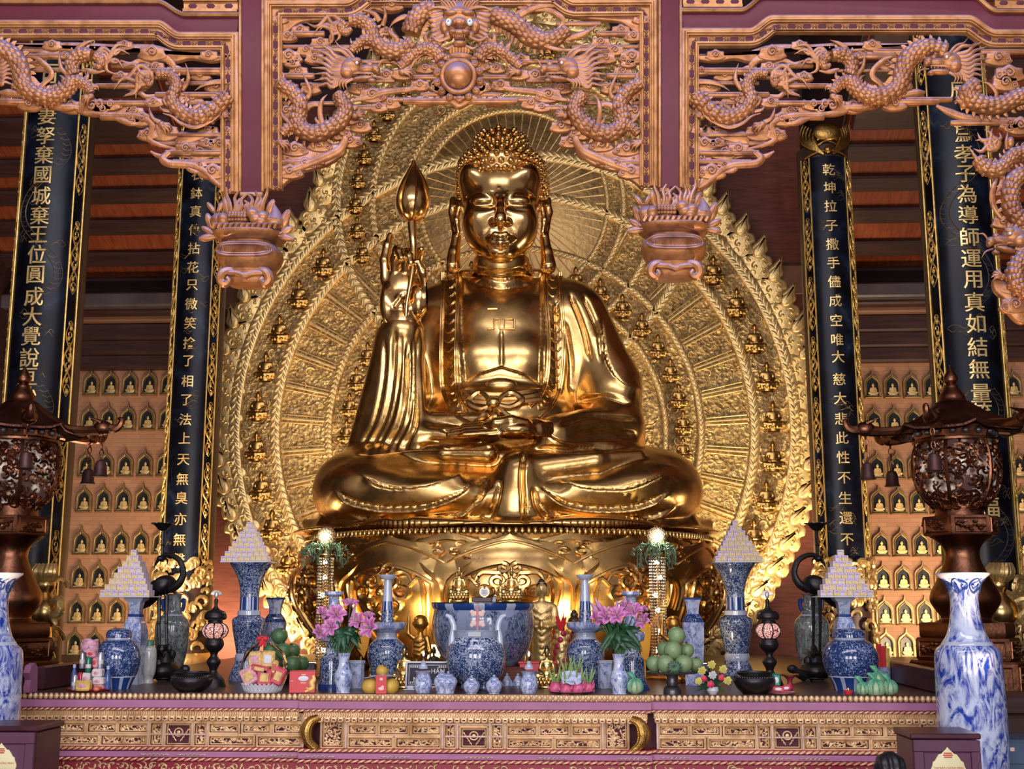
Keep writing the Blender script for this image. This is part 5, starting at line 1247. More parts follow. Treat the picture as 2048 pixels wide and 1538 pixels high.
# pierced upper friezes above the beams
def frieze(x0, x1, y0, label, sg):
    t = thing('upper_frieze', label, 'frieze', tuple(P((x0+x1)/2, y0, YG)))
    b = MB()
    for yy, w, h in ((y0, 3, 10), (y0-22, 3, 9)): b.sweep([(x0, -yy), (x1, -yy)], [(-w, -6), (-w, h), (w, h), (w, -6)])
    b.sweep([(x0, -y0+11), (x1, -y0+11)], [(-8, -6), (-8, 2), (8, 2), (8, -6)]); n = max(2, int((x1-x0)/29))
    for i in range(n): pill(b, x0+(i+.5)*(x1-x0)/n, y0-11, 0, 9, 4.4, -2.2)
    b.prism([(x0, -y0+24), (x1, -y0+24), (x1, 70), (x0, 70)], 2, 10, 1)
    b.build('pierced_strip', [M['mould'], M['hole']], t, fmap=gm)
frieze(368, 476, 24, 'pierced painted frieze above the left beam beside the post', 1); frieze(1366, 1484, 15, 'pierced painted frieze above the right beam beside the post', 1); frieze(1990, 2090, 18, 'pierced painted frieze at the far right upper corner', 1)
# ---- carved pendants: fruit dish on a squat vessel with scrolled feet
def pendant(cx, ty, label):
    t = thing('carved_pendant', label, 'pendant', tuple(P(cx, ty+170, YG)))
    def L(prof, sy=.8, n=36, cz=0, sq=.75):
        b = MB(); b.lathe([(r, -(ty+y)) for r, y in prof], n, (cx, 0, 0), 1, sy, sq=sq); return b
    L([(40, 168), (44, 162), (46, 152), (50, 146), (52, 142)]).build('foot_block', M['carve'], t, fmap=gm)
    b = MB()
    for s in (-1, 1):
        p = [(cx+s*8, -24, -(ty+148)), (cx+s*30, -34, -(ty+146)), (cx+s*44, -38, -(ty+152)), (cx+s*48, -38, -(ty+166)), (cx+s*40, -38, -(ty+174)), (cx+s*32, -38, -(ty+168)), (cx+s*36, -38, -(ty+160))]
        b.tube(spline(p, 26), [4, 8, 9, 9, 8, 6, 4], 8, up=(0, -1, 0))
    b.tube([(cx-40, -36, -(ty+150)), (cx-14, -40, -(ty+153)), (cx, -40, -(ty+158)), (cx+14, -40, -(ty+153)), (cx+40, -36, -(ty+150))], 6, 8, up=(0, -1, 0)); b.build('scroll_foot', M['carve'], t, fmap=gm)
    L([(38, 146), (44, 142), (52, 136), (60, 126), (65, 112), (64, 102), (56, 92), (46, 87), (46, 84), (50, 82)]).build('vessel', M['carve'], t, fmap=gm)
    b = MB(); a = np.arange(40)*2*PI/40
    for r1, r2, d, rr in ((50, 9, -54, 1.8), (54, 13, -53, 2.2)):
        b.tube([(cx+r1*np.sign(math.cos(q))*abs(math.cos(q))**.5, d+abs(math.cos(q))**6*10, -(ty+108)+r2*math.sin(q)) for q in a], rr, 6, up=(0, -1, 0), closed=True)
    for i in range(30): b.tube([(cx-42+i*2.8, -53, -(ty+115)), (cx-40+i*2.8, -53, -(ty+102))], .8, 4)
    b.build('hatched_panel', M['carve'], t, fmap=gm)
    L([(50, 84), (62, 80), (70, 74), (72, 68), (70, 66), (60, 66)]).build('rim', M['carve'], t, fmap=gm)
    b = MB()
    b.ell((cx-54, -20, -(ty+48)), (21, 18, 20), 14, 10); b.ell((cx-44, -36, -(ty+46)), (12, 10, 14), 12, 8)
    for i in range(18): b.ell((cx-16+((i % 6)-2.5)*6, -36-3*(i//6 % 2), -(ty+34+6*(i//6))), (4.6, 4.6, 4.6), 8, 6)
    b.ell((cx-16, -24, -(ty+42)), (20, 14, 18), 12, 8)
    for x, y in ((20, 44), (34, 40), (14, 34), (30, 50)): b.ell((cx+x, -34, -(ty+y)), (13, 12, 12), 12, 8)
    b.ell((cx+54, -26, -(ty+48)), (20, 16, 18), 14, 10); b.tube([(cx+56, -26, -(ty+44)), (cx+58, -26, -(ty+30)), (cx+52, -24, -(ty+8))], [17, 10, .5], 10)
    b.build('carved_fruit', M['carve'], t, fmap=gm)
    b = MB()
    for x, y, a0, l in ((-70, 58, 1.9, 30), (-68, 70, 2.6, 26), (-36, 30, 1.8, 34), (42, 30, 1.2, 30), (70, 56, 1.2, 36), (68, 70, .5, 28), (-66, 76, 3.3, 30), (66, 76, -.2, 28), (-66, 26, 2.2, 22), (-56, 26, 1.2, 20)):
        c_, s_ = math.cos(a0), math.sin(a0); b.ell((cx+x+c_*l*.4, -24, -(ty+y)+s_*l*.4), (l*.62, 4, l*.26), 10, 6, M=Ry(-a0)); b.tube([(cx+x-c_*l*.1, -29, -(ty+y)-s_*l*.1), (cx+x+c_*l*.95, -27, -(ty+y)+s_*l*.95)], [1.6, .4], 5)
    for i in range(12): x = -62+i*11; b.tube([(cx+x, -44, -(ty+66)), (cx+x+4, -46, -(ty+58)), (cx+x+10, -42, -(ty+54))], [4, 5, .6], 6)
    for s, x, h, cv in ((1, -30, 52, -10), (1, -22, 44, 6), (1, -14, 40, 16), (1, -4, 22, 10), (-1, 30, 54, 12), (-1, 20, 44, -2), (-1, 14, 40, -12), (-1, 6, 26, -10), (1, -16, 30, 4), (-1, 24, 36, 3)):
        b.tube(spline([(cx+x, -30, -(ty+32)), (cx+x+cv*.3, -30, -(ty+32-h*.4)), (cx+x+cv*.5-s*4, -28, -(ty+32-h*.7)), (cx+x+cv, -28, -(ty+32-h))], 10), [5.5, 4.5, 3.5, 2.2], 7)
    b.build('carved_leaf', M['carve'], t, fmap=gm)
    b = MB(); b.tube([(cx, -4, -(ty-12)), (cx, -6, -(ty+50))], 11, 10); b.build('hanger', M['boxwood'], t, fmap=gm)
    return t
pendant(500, 404, 'carved fruit-dish pendant hanging below the left gate post'); pendant(1347, 390, 'carved fruit-dish pendant hanging below the right gate post')
# ------------------------------------------------------------------ the long carved altar table
def am(v):
    w = np.empty_like(v); k = k10; x0 = P(958, 1400, YA).x; w[:, 0] = x0+(v[:, 0]-958)*k*1.0
    zr = Parr(np.full(len(v), 958.0), -v[:, 2], YA)[:, 2]; w[:, 2] = zr; w[:, 1] = YA+v[:, 1]*k; return w
XL, XR = am(np.array([[48., 0, -1400]]))[0, 0], am(np.array([[1868., 0, -1400]]))[0, 0]
AT = thing('altar_table', 'long carved and gilded altar table across the front, carrying all the offerings', 'altar', ((XL+XR)/2, YA, 0))
b = MB(); b.box(((XL+XR)/2, YA+3.75, ZT-.04), (XR-XL, 7.5, .08), .01); b.build('tabletop', M['table'], AT)
b = MB(); b.box(((XL+XR)/2, YA+3.8, (ZT-.08)/2), (XR-XL-.5, 7.3, ZT-.08)); b.build('carcass', M['purple'], AT)
def seg(fn, name, mats, smooth=40):
    b = MB(); fn(b); return b.build(name, mats, AT, fmap=am, smooth=smooth)
secs = [(48, 615, 0), (612, 1288, -14), (1285, 1868, 0)]        # left, projecting centre, right
ag = random.Random(5)
def beads(b):
    for x0, x1, d in secs:
        n = int((x1-x0)/10.4)
        for i in range(n): b.ell((x0+(i+.5)*(x1-x0)/n, d-1, -1395), (5.0, 4.5, 6.5), 8, 6)
seg(beads, 'bead_moulding', M['rose_gold'])
def rail(y0, y1, dd, out=0, ends=True):
    def f(b):
        for i, (x0, x1, d) in enumerate(secs):
            a0 = x0-(out if i == 0 else 0); a1 = x1+(out if i == 2 else 0)
            b.box(((a0+a1)/2, d+dd+20, -(y0+y1)/2), (a1-a0, 40, y1-y0), 1.5)
    return f
seg(rail(1402, 1418, -8, 16), 'top_rail', M['mauve']); seg(rail(1389, 1402, 3), 'bead_backing', M['rose_gold'])
def twist(y, r, dd, out=0, step=11):
    def f(b):
        for i, (x0, x1, d) in enumerate(secs):
            a0 = x0-(out if i == 0 else 0); a1 = x1+(out if i == 2 else 0); b.box(((a0+a1)/2, d+dd+20, -y), (a1-a0, 40, r*1.6), 1, mi=1); n = int((a1-a0)/step)
            for k in range(n): b.ell((a0+(k+.5)*(a1-a0)/n, d+dd, -y), (step*.62, r*.9, r*.55), 8, 5, M=Ry(R(-24)))
    return f
M['crimson'] = plain('crimson_lacquer', (.36, .02, .05), 0, .4)
seg(twist(1421, 4, -4, 10), 'rope_moulding', [M['rose_gold'], M['crimson']])
def ribs(b):
    for x0, x1, d in secs:
        x0 += 8; x1 -= 8; b.box(((x0+x1)/2, d+22, -1430), (x1-x0, 40, 11), 0); n = int((x1-x0)/4.6)
        for k in range(n): b.ell((x0+(k+.5)*(x1-x0)/n, d+1, -1430), (1.9, 2.5, 5.6), 6, 4)
seg(ribs, 'ribbed_band', M['rose_gold'])
def key(b):
    for x0, x1, d in secs:
        x0 += 8; x1 -= 8; n = int((x1-x0)/13.2)
        for k in range(n):
            x = x0+(k+.5)*(x1-x0)/n; b.prism([(x-6, -1435), (x-6, -1442), (x-4, -1445), (x+4, -1445), (x+6, -1442), (x+6, -1435)], d-1, d+3, .5)
            b.tube([(x-5, d-2, -1436), (x-5, d-2, -1442), (x, d-2, -1444.5), (x+5, d-2, -1442), (x+5, d-2, -1436)], .9, 4, up=(0, -1, 0)); b.box((x, d-1.6, -1439.6), (5.5, 1.4, 2.6), .4, mi=1)
seg(key, 'key_fret', [M['rose_gold'], M['hole']])
def panel(x0, x1, y0, y1, d, med=False):
    b = MB(); w, h = x1-x0, y1-y0; cx, cy = (x0+x1)/2, -(y0+y1)/2
    b.box((cx, d+7, cy), (w, 6, h), 0, mi=1)
    for ww, dd, t in ((.6, -1.5, 2.3), (5.0, 1.5, 1.5)):
        a0, a1, c0, c1 = x0+ww, x1-ww, -(y1-ww), -(y0+ww)
        for p, q in (((a0, c0), (a1, c0)), ((a1, c0), (a1, c1)), ((a1, c1), (a0, c1)), ((a0, c1), (a0, c0))): b.tube([(p[0], d+dd, p[1]), (q[0], d+dd, q[1])], t, 4)
    iw, ih = w-13, h-11
    if med:
        b.tube([(cx+8*math.cos(t), d+1, cy+4+8*math.sin(t)) for t in np.arange(16)*PI/8], 1.6, 5, up=(0, -1, 0), closed=True); b.ell((cx, d+1, cy+4), (4, 3, 4), 8, 6)
        for s in (-1, 1):
            for q in range(5): b.tube([(cx+s*(6+q*3.2+2*math.cos(t*2)), d+1, cy-12+q*5+3*math.sin(t*3)) for t in np.linspace(0, 2, 6)], [.6, 1.5, .5], 5, up=(0, -1, 0))
    else:
        n = max(5, int(iw*ih/19))
        for i in range(n):
            x, z, a = cx+ag.uniform(-.5, .5)*iw, cy+ag.uniform(-.5, .5)*ih, ag.uniform(0, PI); L = ag.uniform(3.0, 5.0)
            b.ell((x, d+2.4+ag.uniform(-1.4, .6), z), (L, 1.8, L*.42), 6, 4, M=Ry(a))
        u = np.linspace(0, 1, 14 if iw > ih else 8)
        if iw > ih: b.tube([(cx+(q-.5)*iw, d+2.4, cy+math.sin(q*iw/6)*ih*.3) for q in u], 1.1, 4, up=(0, -1, 0))
        else: b.tube([(cx+math.sin(q*ih/6)*iw*.3, d+2.4, cy+(q-.5)*ih) for q in u], 1.1, 4, up=(0, -1, 0))
    b.build('carved_panel', [M['rose_gold'], M['hole']], AT, fmap=am)
def stretch(cells, ys, d):
    for x0, x1 in cells: panel(x0, x1, ys[0], ys[1], d)
Lc1 = [(126, 217), (221, 327), (331, 412), (418, 521), (528, 614)]; Lc2 = [(126, 186), (189, 248), (251, 311), (430, 491), (496, 553), (557, 614)]; Lc3 = [(126, 214), (217, 311), (430, 521), (526, 614)]
mirx = lambda c: [(1916-b_, 1916-a_) for a_, b_ in c][::-1]
for f, d in ((lambda c: c, 6), (mirx, 6)):
    stretch(f(Lc1), (1431, 1447), d); stretch(f(Lc2), (1449, 1471), d); stretch(f(Lc3), (1474, 1497), d)
    for c in f([(314, 341), (401, 428)]): panel(*c, 1448, 1497, d)
    for c in f([(344, 398)]): panel(*c, 1448, 1497, d, True)
Cc1 = [(706, 798), (802, 886)]; Cc2 = [(706, 762), (766, 824), (828, 886)]; Cc3 = [(706, 794), (798, 886)]
m2 = lambda c: [(1898-b_, 1898-a_) for a_, b_ in c][::-1]
for f in (lambda c: c, m2):
    stretch(f(Cc1), (1431, 1447), -8); stretch(f(Cc2), (1449, 1471), -8); stretch(f(Cc3), (1474, 1497), -8); stretch(f([(892, 916)]), (1436, 1497), -8)
    stretch(f([(654, 700)]), (1436, 1497), -8)
panel(922, 976, 1453, 1497, -8, True); stretch([(920, 978)], (1433, 1451), -8)
def stiles(b):
    for x0, x1, d in ((120, 616, 8), (702, 1196, -6), (1298, 1796, 8)):
        for y, h in ((1448, 3.4), (1472.5, 3.4), (1430, 3)): b.box(((x0+x1)/2, d, -y), (x1-x0, 8, h), .8)
    for f in (lambda c: c, mirx):
        for (a0, a1) in f([(311.5, 313.5), (341.5, 343.5), (398.5, 400.5), (428.5, 429.8), (121, 125), (615, 618)]): b.box(((a0+a1)/2, 7, -1464), (a1-a0+1.5, 9, 66), .6)
    for x in (703, 889, 918, 980, 1009, 1195): b.box((x, -7, -1464), (4, 9, 66), .8)
seg(stiles, 'stile', plain('pale_gilt_stile', (.58, .42, .36), .2, .4, .2, 20))
# scroll-carved ends and the four coiling dragons at the breaks
for cx in (66, 98, 1818, 1850):
    b = MB()
    for i in range(16):
        t, q = ag.uniform(0, 2*PI), ag.uniform(2, 13); b.ell((cx+q*math.cos(t)*1.1, 8, -1444+q*.8*math.sin(t)), (4, 3, 3), 6, 4)
    b.tube([(cx+15*math.cos(t), 9, -1446+13*math.sin(t)) for t in np.arange(20)*PI/10], 1.6, 5, up=(0, -1, 0), closed=True); b.box((cx, 16, -1446), (34, 10, 34)); b.build('carved_end', [M['rose_gold']], AT, fmap=am)
for cx, s in ((640, 1), (1259, -1)):
    b = MB(); p = spline([(cx+s*8, -10, -1436), (cx-s*6, -16, -1444), (cx-s*12, -18, -1462), (cx-s*8, -16, -1482), (cx+s*6, -12, -1497)], 24); w = np.interp(np.linspace(0, 1, 24), (0, .5, 1), (9, 12, 8)); b.tube(p, w, 10, up=(0, -1, 0))
    for i in range(24):
        for j in range(4):
            a = -1+j*.66; b.ell(p[i]+np.array((math.sin(a)*w[i]*.9, -math.cos(a)*w[i]*.9, 0)), (2.1, 1.2, 1.8), 5, 3)
        b.tube([p[i]-np.array((s*w[i]*.9, 0, 0)), p[i]-np.array((s*(w[i]+4), 0, 3))], [1.8, .2], 4)
    b.build('coiled_dragon', M['gold_dark'], AT, fmap=am)
seg(twist(1501, 5, -3, 0, 12), 'lower_rope_moulding', [M['rose_gold'], M['crimson']])
seg(rail(1506, 1518, -6), 'lower_rail', M['mauve'])
M['flour'] = plain('pale_gilt_flourish', (.62, .55, .40), .3, .4, .2, 40)
def flour(b):
    for cx, d in ((330, -7), (402, -7), (580, -7), (655, -22), (800, -22), (958, -22), (1098, -22), (1250, -22), (1330, -7), (1520, -7), (1590, -7)):
        for i in range(14):
            x = cx+(i-6.5)*4; h = 5*(1-abs(i-6.5)/8); b.tube([(x-2, d, -1512-h*.4), (x, d-1, -1512+h*.5*(-1)**i), (x+3, d, -1512+h*.3)], [.5, 1.4, .5], 5, up=(0, -1, 0))
seg(flour, 'gilt_flourish', M['flour'])
seg(twist(1522, 4, -6, 4, 13), 'base_rope_moulding', [M['rose_gold'], M['crimson']])
seg(rail(1526, 1585, 4), 'base_board', M['crimson'])
def base_scroll(b):
    for x0, x1, d in secs:
        x = x0+6
        while x < x1-6:
            scroll(b, x, -1540+ag.uniform(-5, 5), ag.uniform(7, 11), ag.uniform(0, 6), ag.choice((-1, 1)), d+2); b.ell((x+4, d+2, -1540+ag.uniform(-8, 8)), (5, 2, 2), 6, 4, M=Ry(ag.uniform(0, 3))); x += 9
seg(base_scroll, 'base_scroll', M['rose_gold'], 180)
def plinth(b):
    for x0, x1, d in secs: b.box(((x0+x1)/2, d+10, -1588), (x1-x0, 30, 8), 1)
seg(plinth, 'foot_rail', M['rose_gold'])
# low scroll-ended side rails on the table's ends
for px0, pxb, lab in ((128, 60, 'low dark rail with a mauve scroll end at the left edge of the altar'), (1790, 1862, 'low dark rail with a mauve scroll end at the right edge of the altar')):
    s = -1 if px0 < 900 else 1; xe = XL+.09 if s < 0 else XR-.09
    t = thing('side_rail', lab, 'rail', (xe, YA+1.1, ZT))
    b = MB(); b.box((xe, YA+1.3, ZT+.10), (.07, 2.2, .20), .015); b.build('rail_board', M['boxwood'], t)
    b = MB(); b.prism([(-.02+q*.01, z) for q, z in ((0, 0), (0, .02))]+[(-.02, .02), (.0, .20), (.05, .235), (.12, .22), (.15, .16), (.11, .10), (.13, .04), (.12, 0)], -.03, .03, .012)
    v = np.concatenate(b.v); b.v = [np.stack((xe+v[:, 1]-s*0.0, YA+.20-v[:, 0]-.12, ZT+v[:, 2]), -1)]; b.build('scroll_end', M['mauve'], t)
# ------------------------------------------------------------------ the niche wall: ogee niches and their small gilt figures
kn = K(YB); nf = MB()
def ogee(w, h, sp):
    r = [(w, 0), (w, h*.62), (w*.96, h*.70), (w*.80, h*.80), (w*.52, h*.88), (w*.22, h*.95), (w*.08, h*1.0), (0, h*1.0+sp)]
    return r+[(-x, z) for x, z in r[:-1]][::-1]
W_, H_ = 16.2*kn, 54*kn
M['niche_frame'] = m_carve('bronze_gilt_frame', (.22, .13, .05), (.38, .25, .10), .6, .4, 60)
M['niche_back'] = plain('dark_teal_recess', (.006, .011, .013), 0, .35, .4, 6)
def ring_prism(b, po, pi, y0, y1):
    po, pi = np.array(po), np.array(pi); A = np.stack([np.stack((q[:, 0], np.full(len(q), y), q[:, 1]), -1) for q, y in ((po, y1), (po, y0), (pi, y0), (pi, y1+.02))]); b.grid(A, closed_v=True)
b = MB(); ring_prism(b, ogee(W_, H_*.90, H_*.16), [(x*.74, .075*H_+z*.84) for x, z in ogee(W_, H_*.86, 0.02)], -.07, .0)
b.tube([(x*.76, -.075, .07*H_+z*.84) for x, z in ogee(W_, H_*.87, .02)], .012, 5, up=(0, -1, 0), closed=True); b.box((0, -.05, .03*H_), (W_*2.02, .12, .05*H_), .01)
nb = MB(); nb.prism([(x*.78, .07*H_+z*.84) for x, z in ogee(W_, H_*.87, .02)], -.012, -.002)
lb = MB(); lb.box((0, -.045, .10*H_), (W_*1.3, .06, .035*H_), .006)
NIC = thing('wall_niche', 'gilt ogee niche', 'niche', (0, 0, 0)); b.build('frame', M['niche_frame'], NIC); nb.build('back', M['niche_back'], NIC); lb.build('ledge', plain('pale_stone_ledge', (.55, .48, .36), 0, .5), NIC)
V, Q = seated_mesh(.034); ST = bpy.data.meshes.new('niche_figure'); ST.from_pydata(V.tolist(), [], Q.tolist()); ST.polygons.foreach_set('use_smooth', [True]*len(ST.polygons)); ST.materials.append(M['gold_leaf'])
rowsL = [768, 838, 930, 1000, 1085, 1153, 1222, 1288]; ordn = ['top', 'second', 'third', 'fourth', 'fifth', 'sixth', 'seventh', 'lowest']; cnt = ['first', 'second', 'third', 'fourth', 'fifth', 'sixth']
first = True
for side, xs, ref in (('left', [8, 185, 223.5, 262, 300.5, 339], 768), ('right', [1705, 1743, 1782, 1821, 1860, 2024], 772)):
    for ri, py in enumerate(rowsL):
        if side == 'right': py += 4
        z = P(185 if side == 'left' else 1860, py+25, YB).z
        vis = 0
        for ci, px in enumerate(xs):
            x = P(px, ref, YB).x
            qx, qy = proj(np.array((x, YB, z+.2)))
            if side == 'left' and ci == 0 and ri > 2: continue
            if side == 'right' and ci == 0 and ri > 3: pass
            vis += 1
            where = ('%s niche along the %s row of the %s niche wall, counted from the outer column inward' % (cnt[5-ci] if side == 'right' else cnt[ci], ordn[ri], side))
            if side == 'left': where = 'gilt ogee niche, %s from the left in the %s row of the left niche wall' % (cnt[ci], ordn[ri])
            else: where = 'gilt ogee niche, %s from the left in the %s row of the right niche wall' % (cnt[ci], ordn[ri])
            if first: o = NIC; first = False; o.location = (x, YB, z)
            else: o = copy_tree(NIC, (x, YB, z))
            o['label'] = where; o['group'] = 'niches of the back wall'
            f = bpy.data.objects.new('niche_figure', ST); COL.objects.link(f); f.location = (x+.012, YB-.058, z+.118*H_); s = .46*H_; f.scale = (s*1.05, s*.18, s)
            tag(f, 'little gold figure in the %s niche from the left, %s row, %s niche wall' % (cnt[ci], ordn[ri], side), 'figurine', 'little gold figures in the wall niches')
# ------------------------------------------------------------------ offerings and vessels on the altar
og = random.Random(31)
def place(px, pyb, r_px=0, h=None):
    """a spot on the altar top (or height h): the front foot of a thing of radius r_px shows at (px, pyb)"""
    z = ZT if h is None else h
    y = zdepth(pyb, z, px); y = max(y, YA+.02 if h is None else 0); y += r_px*K(y); q = P(px, pyb, y); return np.array((q.x, y, z))
def turned(name, label, cat, px, pyb, segs, group=None, n=32, at=None, sy=1, rot=0, sq=None, rb=None):
    """a lathe-turned vessel: segs = [(part, material, [(r_px, py) top to bottom])]"""
    rb = segs[-1][2][-1][0] if rb is None else rb; o = place(px, pyb, rb) if at is None else np.array(at); y = o[1]; k = K(y)
    zb, zt = P(px, pyb, y).z, P(px, segs[0][2][0][1], y).z; zt2 = zt
    t = thing(name, label, cat, tuple(o), group)
    for pn, m, pr in segs:
        b = MB(); b.lathe([(max(r, .05)*k, o[2]+(P(px, py, y).z-zb)*(zt2-o[2])/(zt-zb)) for r, py in pr], n, (o[0], o[1], 0), 1, sy, rot, sq=sq); b.build(pn, M[m] if isinstance(m, str) else m, t, smooth=40)
    return t, o, k
def sm(pts, n=18): return [tuple(p) for p in spline(pts, n)]
H8 = dict(n=6, rot=PI/6)
# tall beaker vases
def beaker(px, pyb, dx, label):
    return turned('beaker_vase', label, 'vase', px, pyb, [
        ('flared_neck', 'porc_scroll', [(34, 1126), (42, 1126)]+sm([(42, 1127), (33, 1140), (24, 1160), (19, 1182), (18.5, 1195)], 12)),
        ('leaf_band', 'porc_leaf', [(18.5, 1195), (18.8, 1221)]), ('collar', 'porc_white', [(19, 1221), (22.5, 1223), (23, 1231), (21, 1232)]),
        ('belly', 'porc_scroll', sm([(21, 1232), (31, 1238), (32.5, 1246), (30, 1265), (24, 1295), (22, 1308)], 14)), ('waist_band', 'porc_white', [(22, 1308), (24, 1312), (24, 1320), (23, 1323)]),
        ('foot', 'porc_scroll', sm([(23, 1323), (27, 1333), (33, 1348), (35, pyb-4), (35, pyb)], 8))], 'tall blue beaker vases', rb=35)
def m_leafband():
    t = NT('blue_leaf_band'); co = t.coord(); s = t.n('SeparateXYZ'); t.l(co, s.inputs[0]); a = t.math('ARCTAN2', s.outputs[0], s.outputs[1]); u = t.math('FRACT', t.math('MULTIPLY', a, 10/(2*PI)))
    d = t.math('ABSOLUTE', t.math('SUBTRACT', u, .5)); f = t.math('LESS_THAN', d, .34); t.base(t.mix(f, (.40, .46, .62), (.012, .05, .22))); t.set(0, .13, coat=.5); return t.m
M['porc_leaf'] = m_leafband()
bk1 = beaker(493, 1363, 0, 'tall blue scroll beaker vase under a pyramid of boxes, beside the left Turkish lamp'.replace('Turkish ', 'mosaic '))
bk2 = beaker(1475, 1352, 0, 'tall blue scroll beaker vase under a pyramid of boxes, beside the right mosaic lamp')
# square altar vases
def square_vase(px, pyb, label):
    return turned('square_vase', label, 'vase', px, pyb, [('rim', 'porc_white', [(22, 1195), (27, 1195), (26, 1199), (20, 1203)]), ('neck', 'porc_small', [(18, 1203), (15, 1215), (14.5, 1228)]), ('band', 'porc_blue', [(16, 1228), (17, 1231), (16, 1234)]),
        ('shoulder', 'porc_small', [(16, 1234), (22, 1246), (27, 1262), (28, 1275)]), ('body', 'porc_small', [(28, 1275), (24, 1310), (19, 1345), (20, 1352)]), ('foot', 'porc_white', [(22, 1352), (25, pyb)])], 'square blue vases under box pyramids', n=4, rot=PI/4, rb=25)
sv1 = square_vase(264, 1370, 'square blue vase carrying a box pyramid, behind the left ginger jar'); sv2 = square_vase(1694, 1374, 'square blue vase carrying a box pyramid, behind the right ginger jar')
def ginger(px, pyb, s, label):
    return turned('ginger_jar', label, 'jar', px, pyb, [('lid', 'porc_dense', sm([(1, 1256), (14*s, 1257), (26*s, 1261), (29*s, 1267)], 8)+[(29.5*s, 1275), (28*s, 1276)]), ('neck_ring', 'porc_white', [(28*s, 1276), (29*s, 1278), (28*s, 1280)]),
        ('body', 'porc_dense', sm([(28*s, 1280), (40*s, 1287), (50*s, 1304), (52*s, 1322), (47*s, 1345), (43*s, 1353)], 16)), ('band', 'porc_white', [(43*s, 1353), (43*s, 1355)]), ('panel_foot', 'porc_leaf', sm([(42.8*s, 1355), (36*s, 1368), (32*s, pyb)], 6))], 'lidded blue ginger jars', rb=32*s)
ginger(232, 1379, .84, 'round blue ginger jar with lid behind the red tray of drinks'); ginger(1704, 1383, 1.0, 'round blue ginger jar with lid beside the cup of red incense sticks')
# hexagonal vases
def hexv(px, pyb, s, label):
    return turned('hexagonal_vase', label, 'vase', px, pyb, [('rim', 'porc_blue', [(17*s, 1195), (19*s, 1195), (19*s, 1199)]), ('neck', 'porc_hex', sm([(18*s, 1199), (14*s, 1212), (12.5*s, 1224), (13*s, 1228)], 8)), ('shoulder', 'porc_dense', sm([(13*s, 1228), (19*s, 1236), (23*s, 1245)], 6)),
        ('body', 'porc_hex', sm([(23*s, 1245), (23*s, 1260), (21*s, 1310), (18*s, 1345)], 8)), ('foot', 'porc_small', [(18*s, 1345), (20*s, 1352), (20*s, pyb)])], 'hexagonal blue vases', rb=20*s, **H8)
hexv(546, 1354, 1.0, 'hexagonal blue vase behind the stack of green pomelos at the left'); hexv(1389, 1371, 1.0, 'hexagonal blue vase behind the pomelos on the footed dish')
# candlesticks with rings
def pricket(px, pyb, fl, label):
    return turned('ringed_candlestick', label, 'candlestick', px, pyb, [('dish', 'porc_small', [(14, 1184), (18.5, 1183), (18.5, 1189), (12, 1194)]), ('neck', 'porc_small', sm([(10.5, 1195), (10, 1208), (12, 1230), (16, 1262)], 10)), ('ring', 'porc_small', [(16, 1262), (25, 1265), (26, 1272), (24, 1282), (14, 1286)]),
        ('stem', 'porc_open', sm([(13, 1286), (12, 1298), (15, 1308), (21, 1316)], 8)), ('base', 'porc_scroll', sm([(21, 1316), (23, 1322), (24, 1350), (25+fl*.5, pyb-12)], 8)), ('foot_ring', 'porc_blue', [(26+fl*.5, pyb-12), (26+fl, pyb-3), (26+fl, pyb)])], 'ringed blue candlesticks', rb=26+fl)
pricket(663, 1381, 0, 'blue ringed candlestick rising behind the pink lilies at the left'); pricket(1265, 1382, 8, 'blue ringed candlestick rising behind the lilies at the right, with a flared foot')
def tall_stick(px, pyb, label):
    return turned('dish_candlestick', label, 'candlestick', px, pyb, [('cup', 'porc_white', [(13, 1150), (17, 1149.5), (16.5, 1153), (11, 1159)]), ('stem', 'porc_white', [(7, 1159), (8, 1175), (10, 1203)]), ('leaf_band', 'porc_leaf', [(10, 1203), (11.2, 1220)]), ('scroll_band', 'porc_scroll', [(11.2, 1220), (13, 1246)]),
        ('dish', 'porc_small', sm([(13, 1246), (35, 1245), (37, 1250), (34, 1258), (22, 1266)], 10)), ('neck', 'porc_white', sm([(20, 1266), (19.5, 1274), (22, 1279)], 5)), ('body', 'porc_scroll', sm([(22, 1279), (33, 1290), (37, 1305), (35, 1325), (30, 1345), (30, pyb)], 12))], 'tall blue dish candlesticks', rb=30)
tall_stick(772, 1374, 'tall blue dish candlestick behind the small golden seated statues at the left'); tall_stick(1172, 1374, 'tall blue dish candlestick behind the dragon fruit, left of the right lilies')
# the great fish bowl on its stand, with a black board on top
z_b = P(966, 1330, 11.35).z
bo = np.array((P(966, 1330, 11.35).x, 11.35, ZT)); kk = K(11.35)
t = thing('bowl_stand', 'red-draped low stand under the big blue fish bowl', 'stand', tuple(bo)); b = MB(); b.box((bo[0], bo[1], (ZT+z_b)/2), (170*kk, 150*kk, z_b-ZT-.005), .02); b.build('stand_block', M['redwood'], t)
turned('fish_bowl', 'big blue bird-painted fish bowl behind the tripod incense burner', 'bowl', 966, 1330, [('rim', 'porc_leaf', [(94, 1208), (101, 1207), (101, 1213), (96, 1220)]), ('body', 'porc_bowl', sm([(96, 1220), (99, 1240), (98, 1262), (92, 1290), (80, 1315), (66, 1330)], 16))], at=(bo[0], bo[1], z_b), n=48)
zt_ = P(966, 1207.5, 11.35).z; t = thing('bowl_cover', 'thin black board covering the big blue fish bowl', 'board', (bo[0], bo[1], zt_+.001)); b = MB(); b.lathe([(.3, zt_+.001), (101*kk, zt_+.001), (101*kk, zt_+.014), (.01, zt_+.014)], 40, (bo[0], bo[1], 0)); b.build('board', M['black'], t)
BZ = zt_+.0145
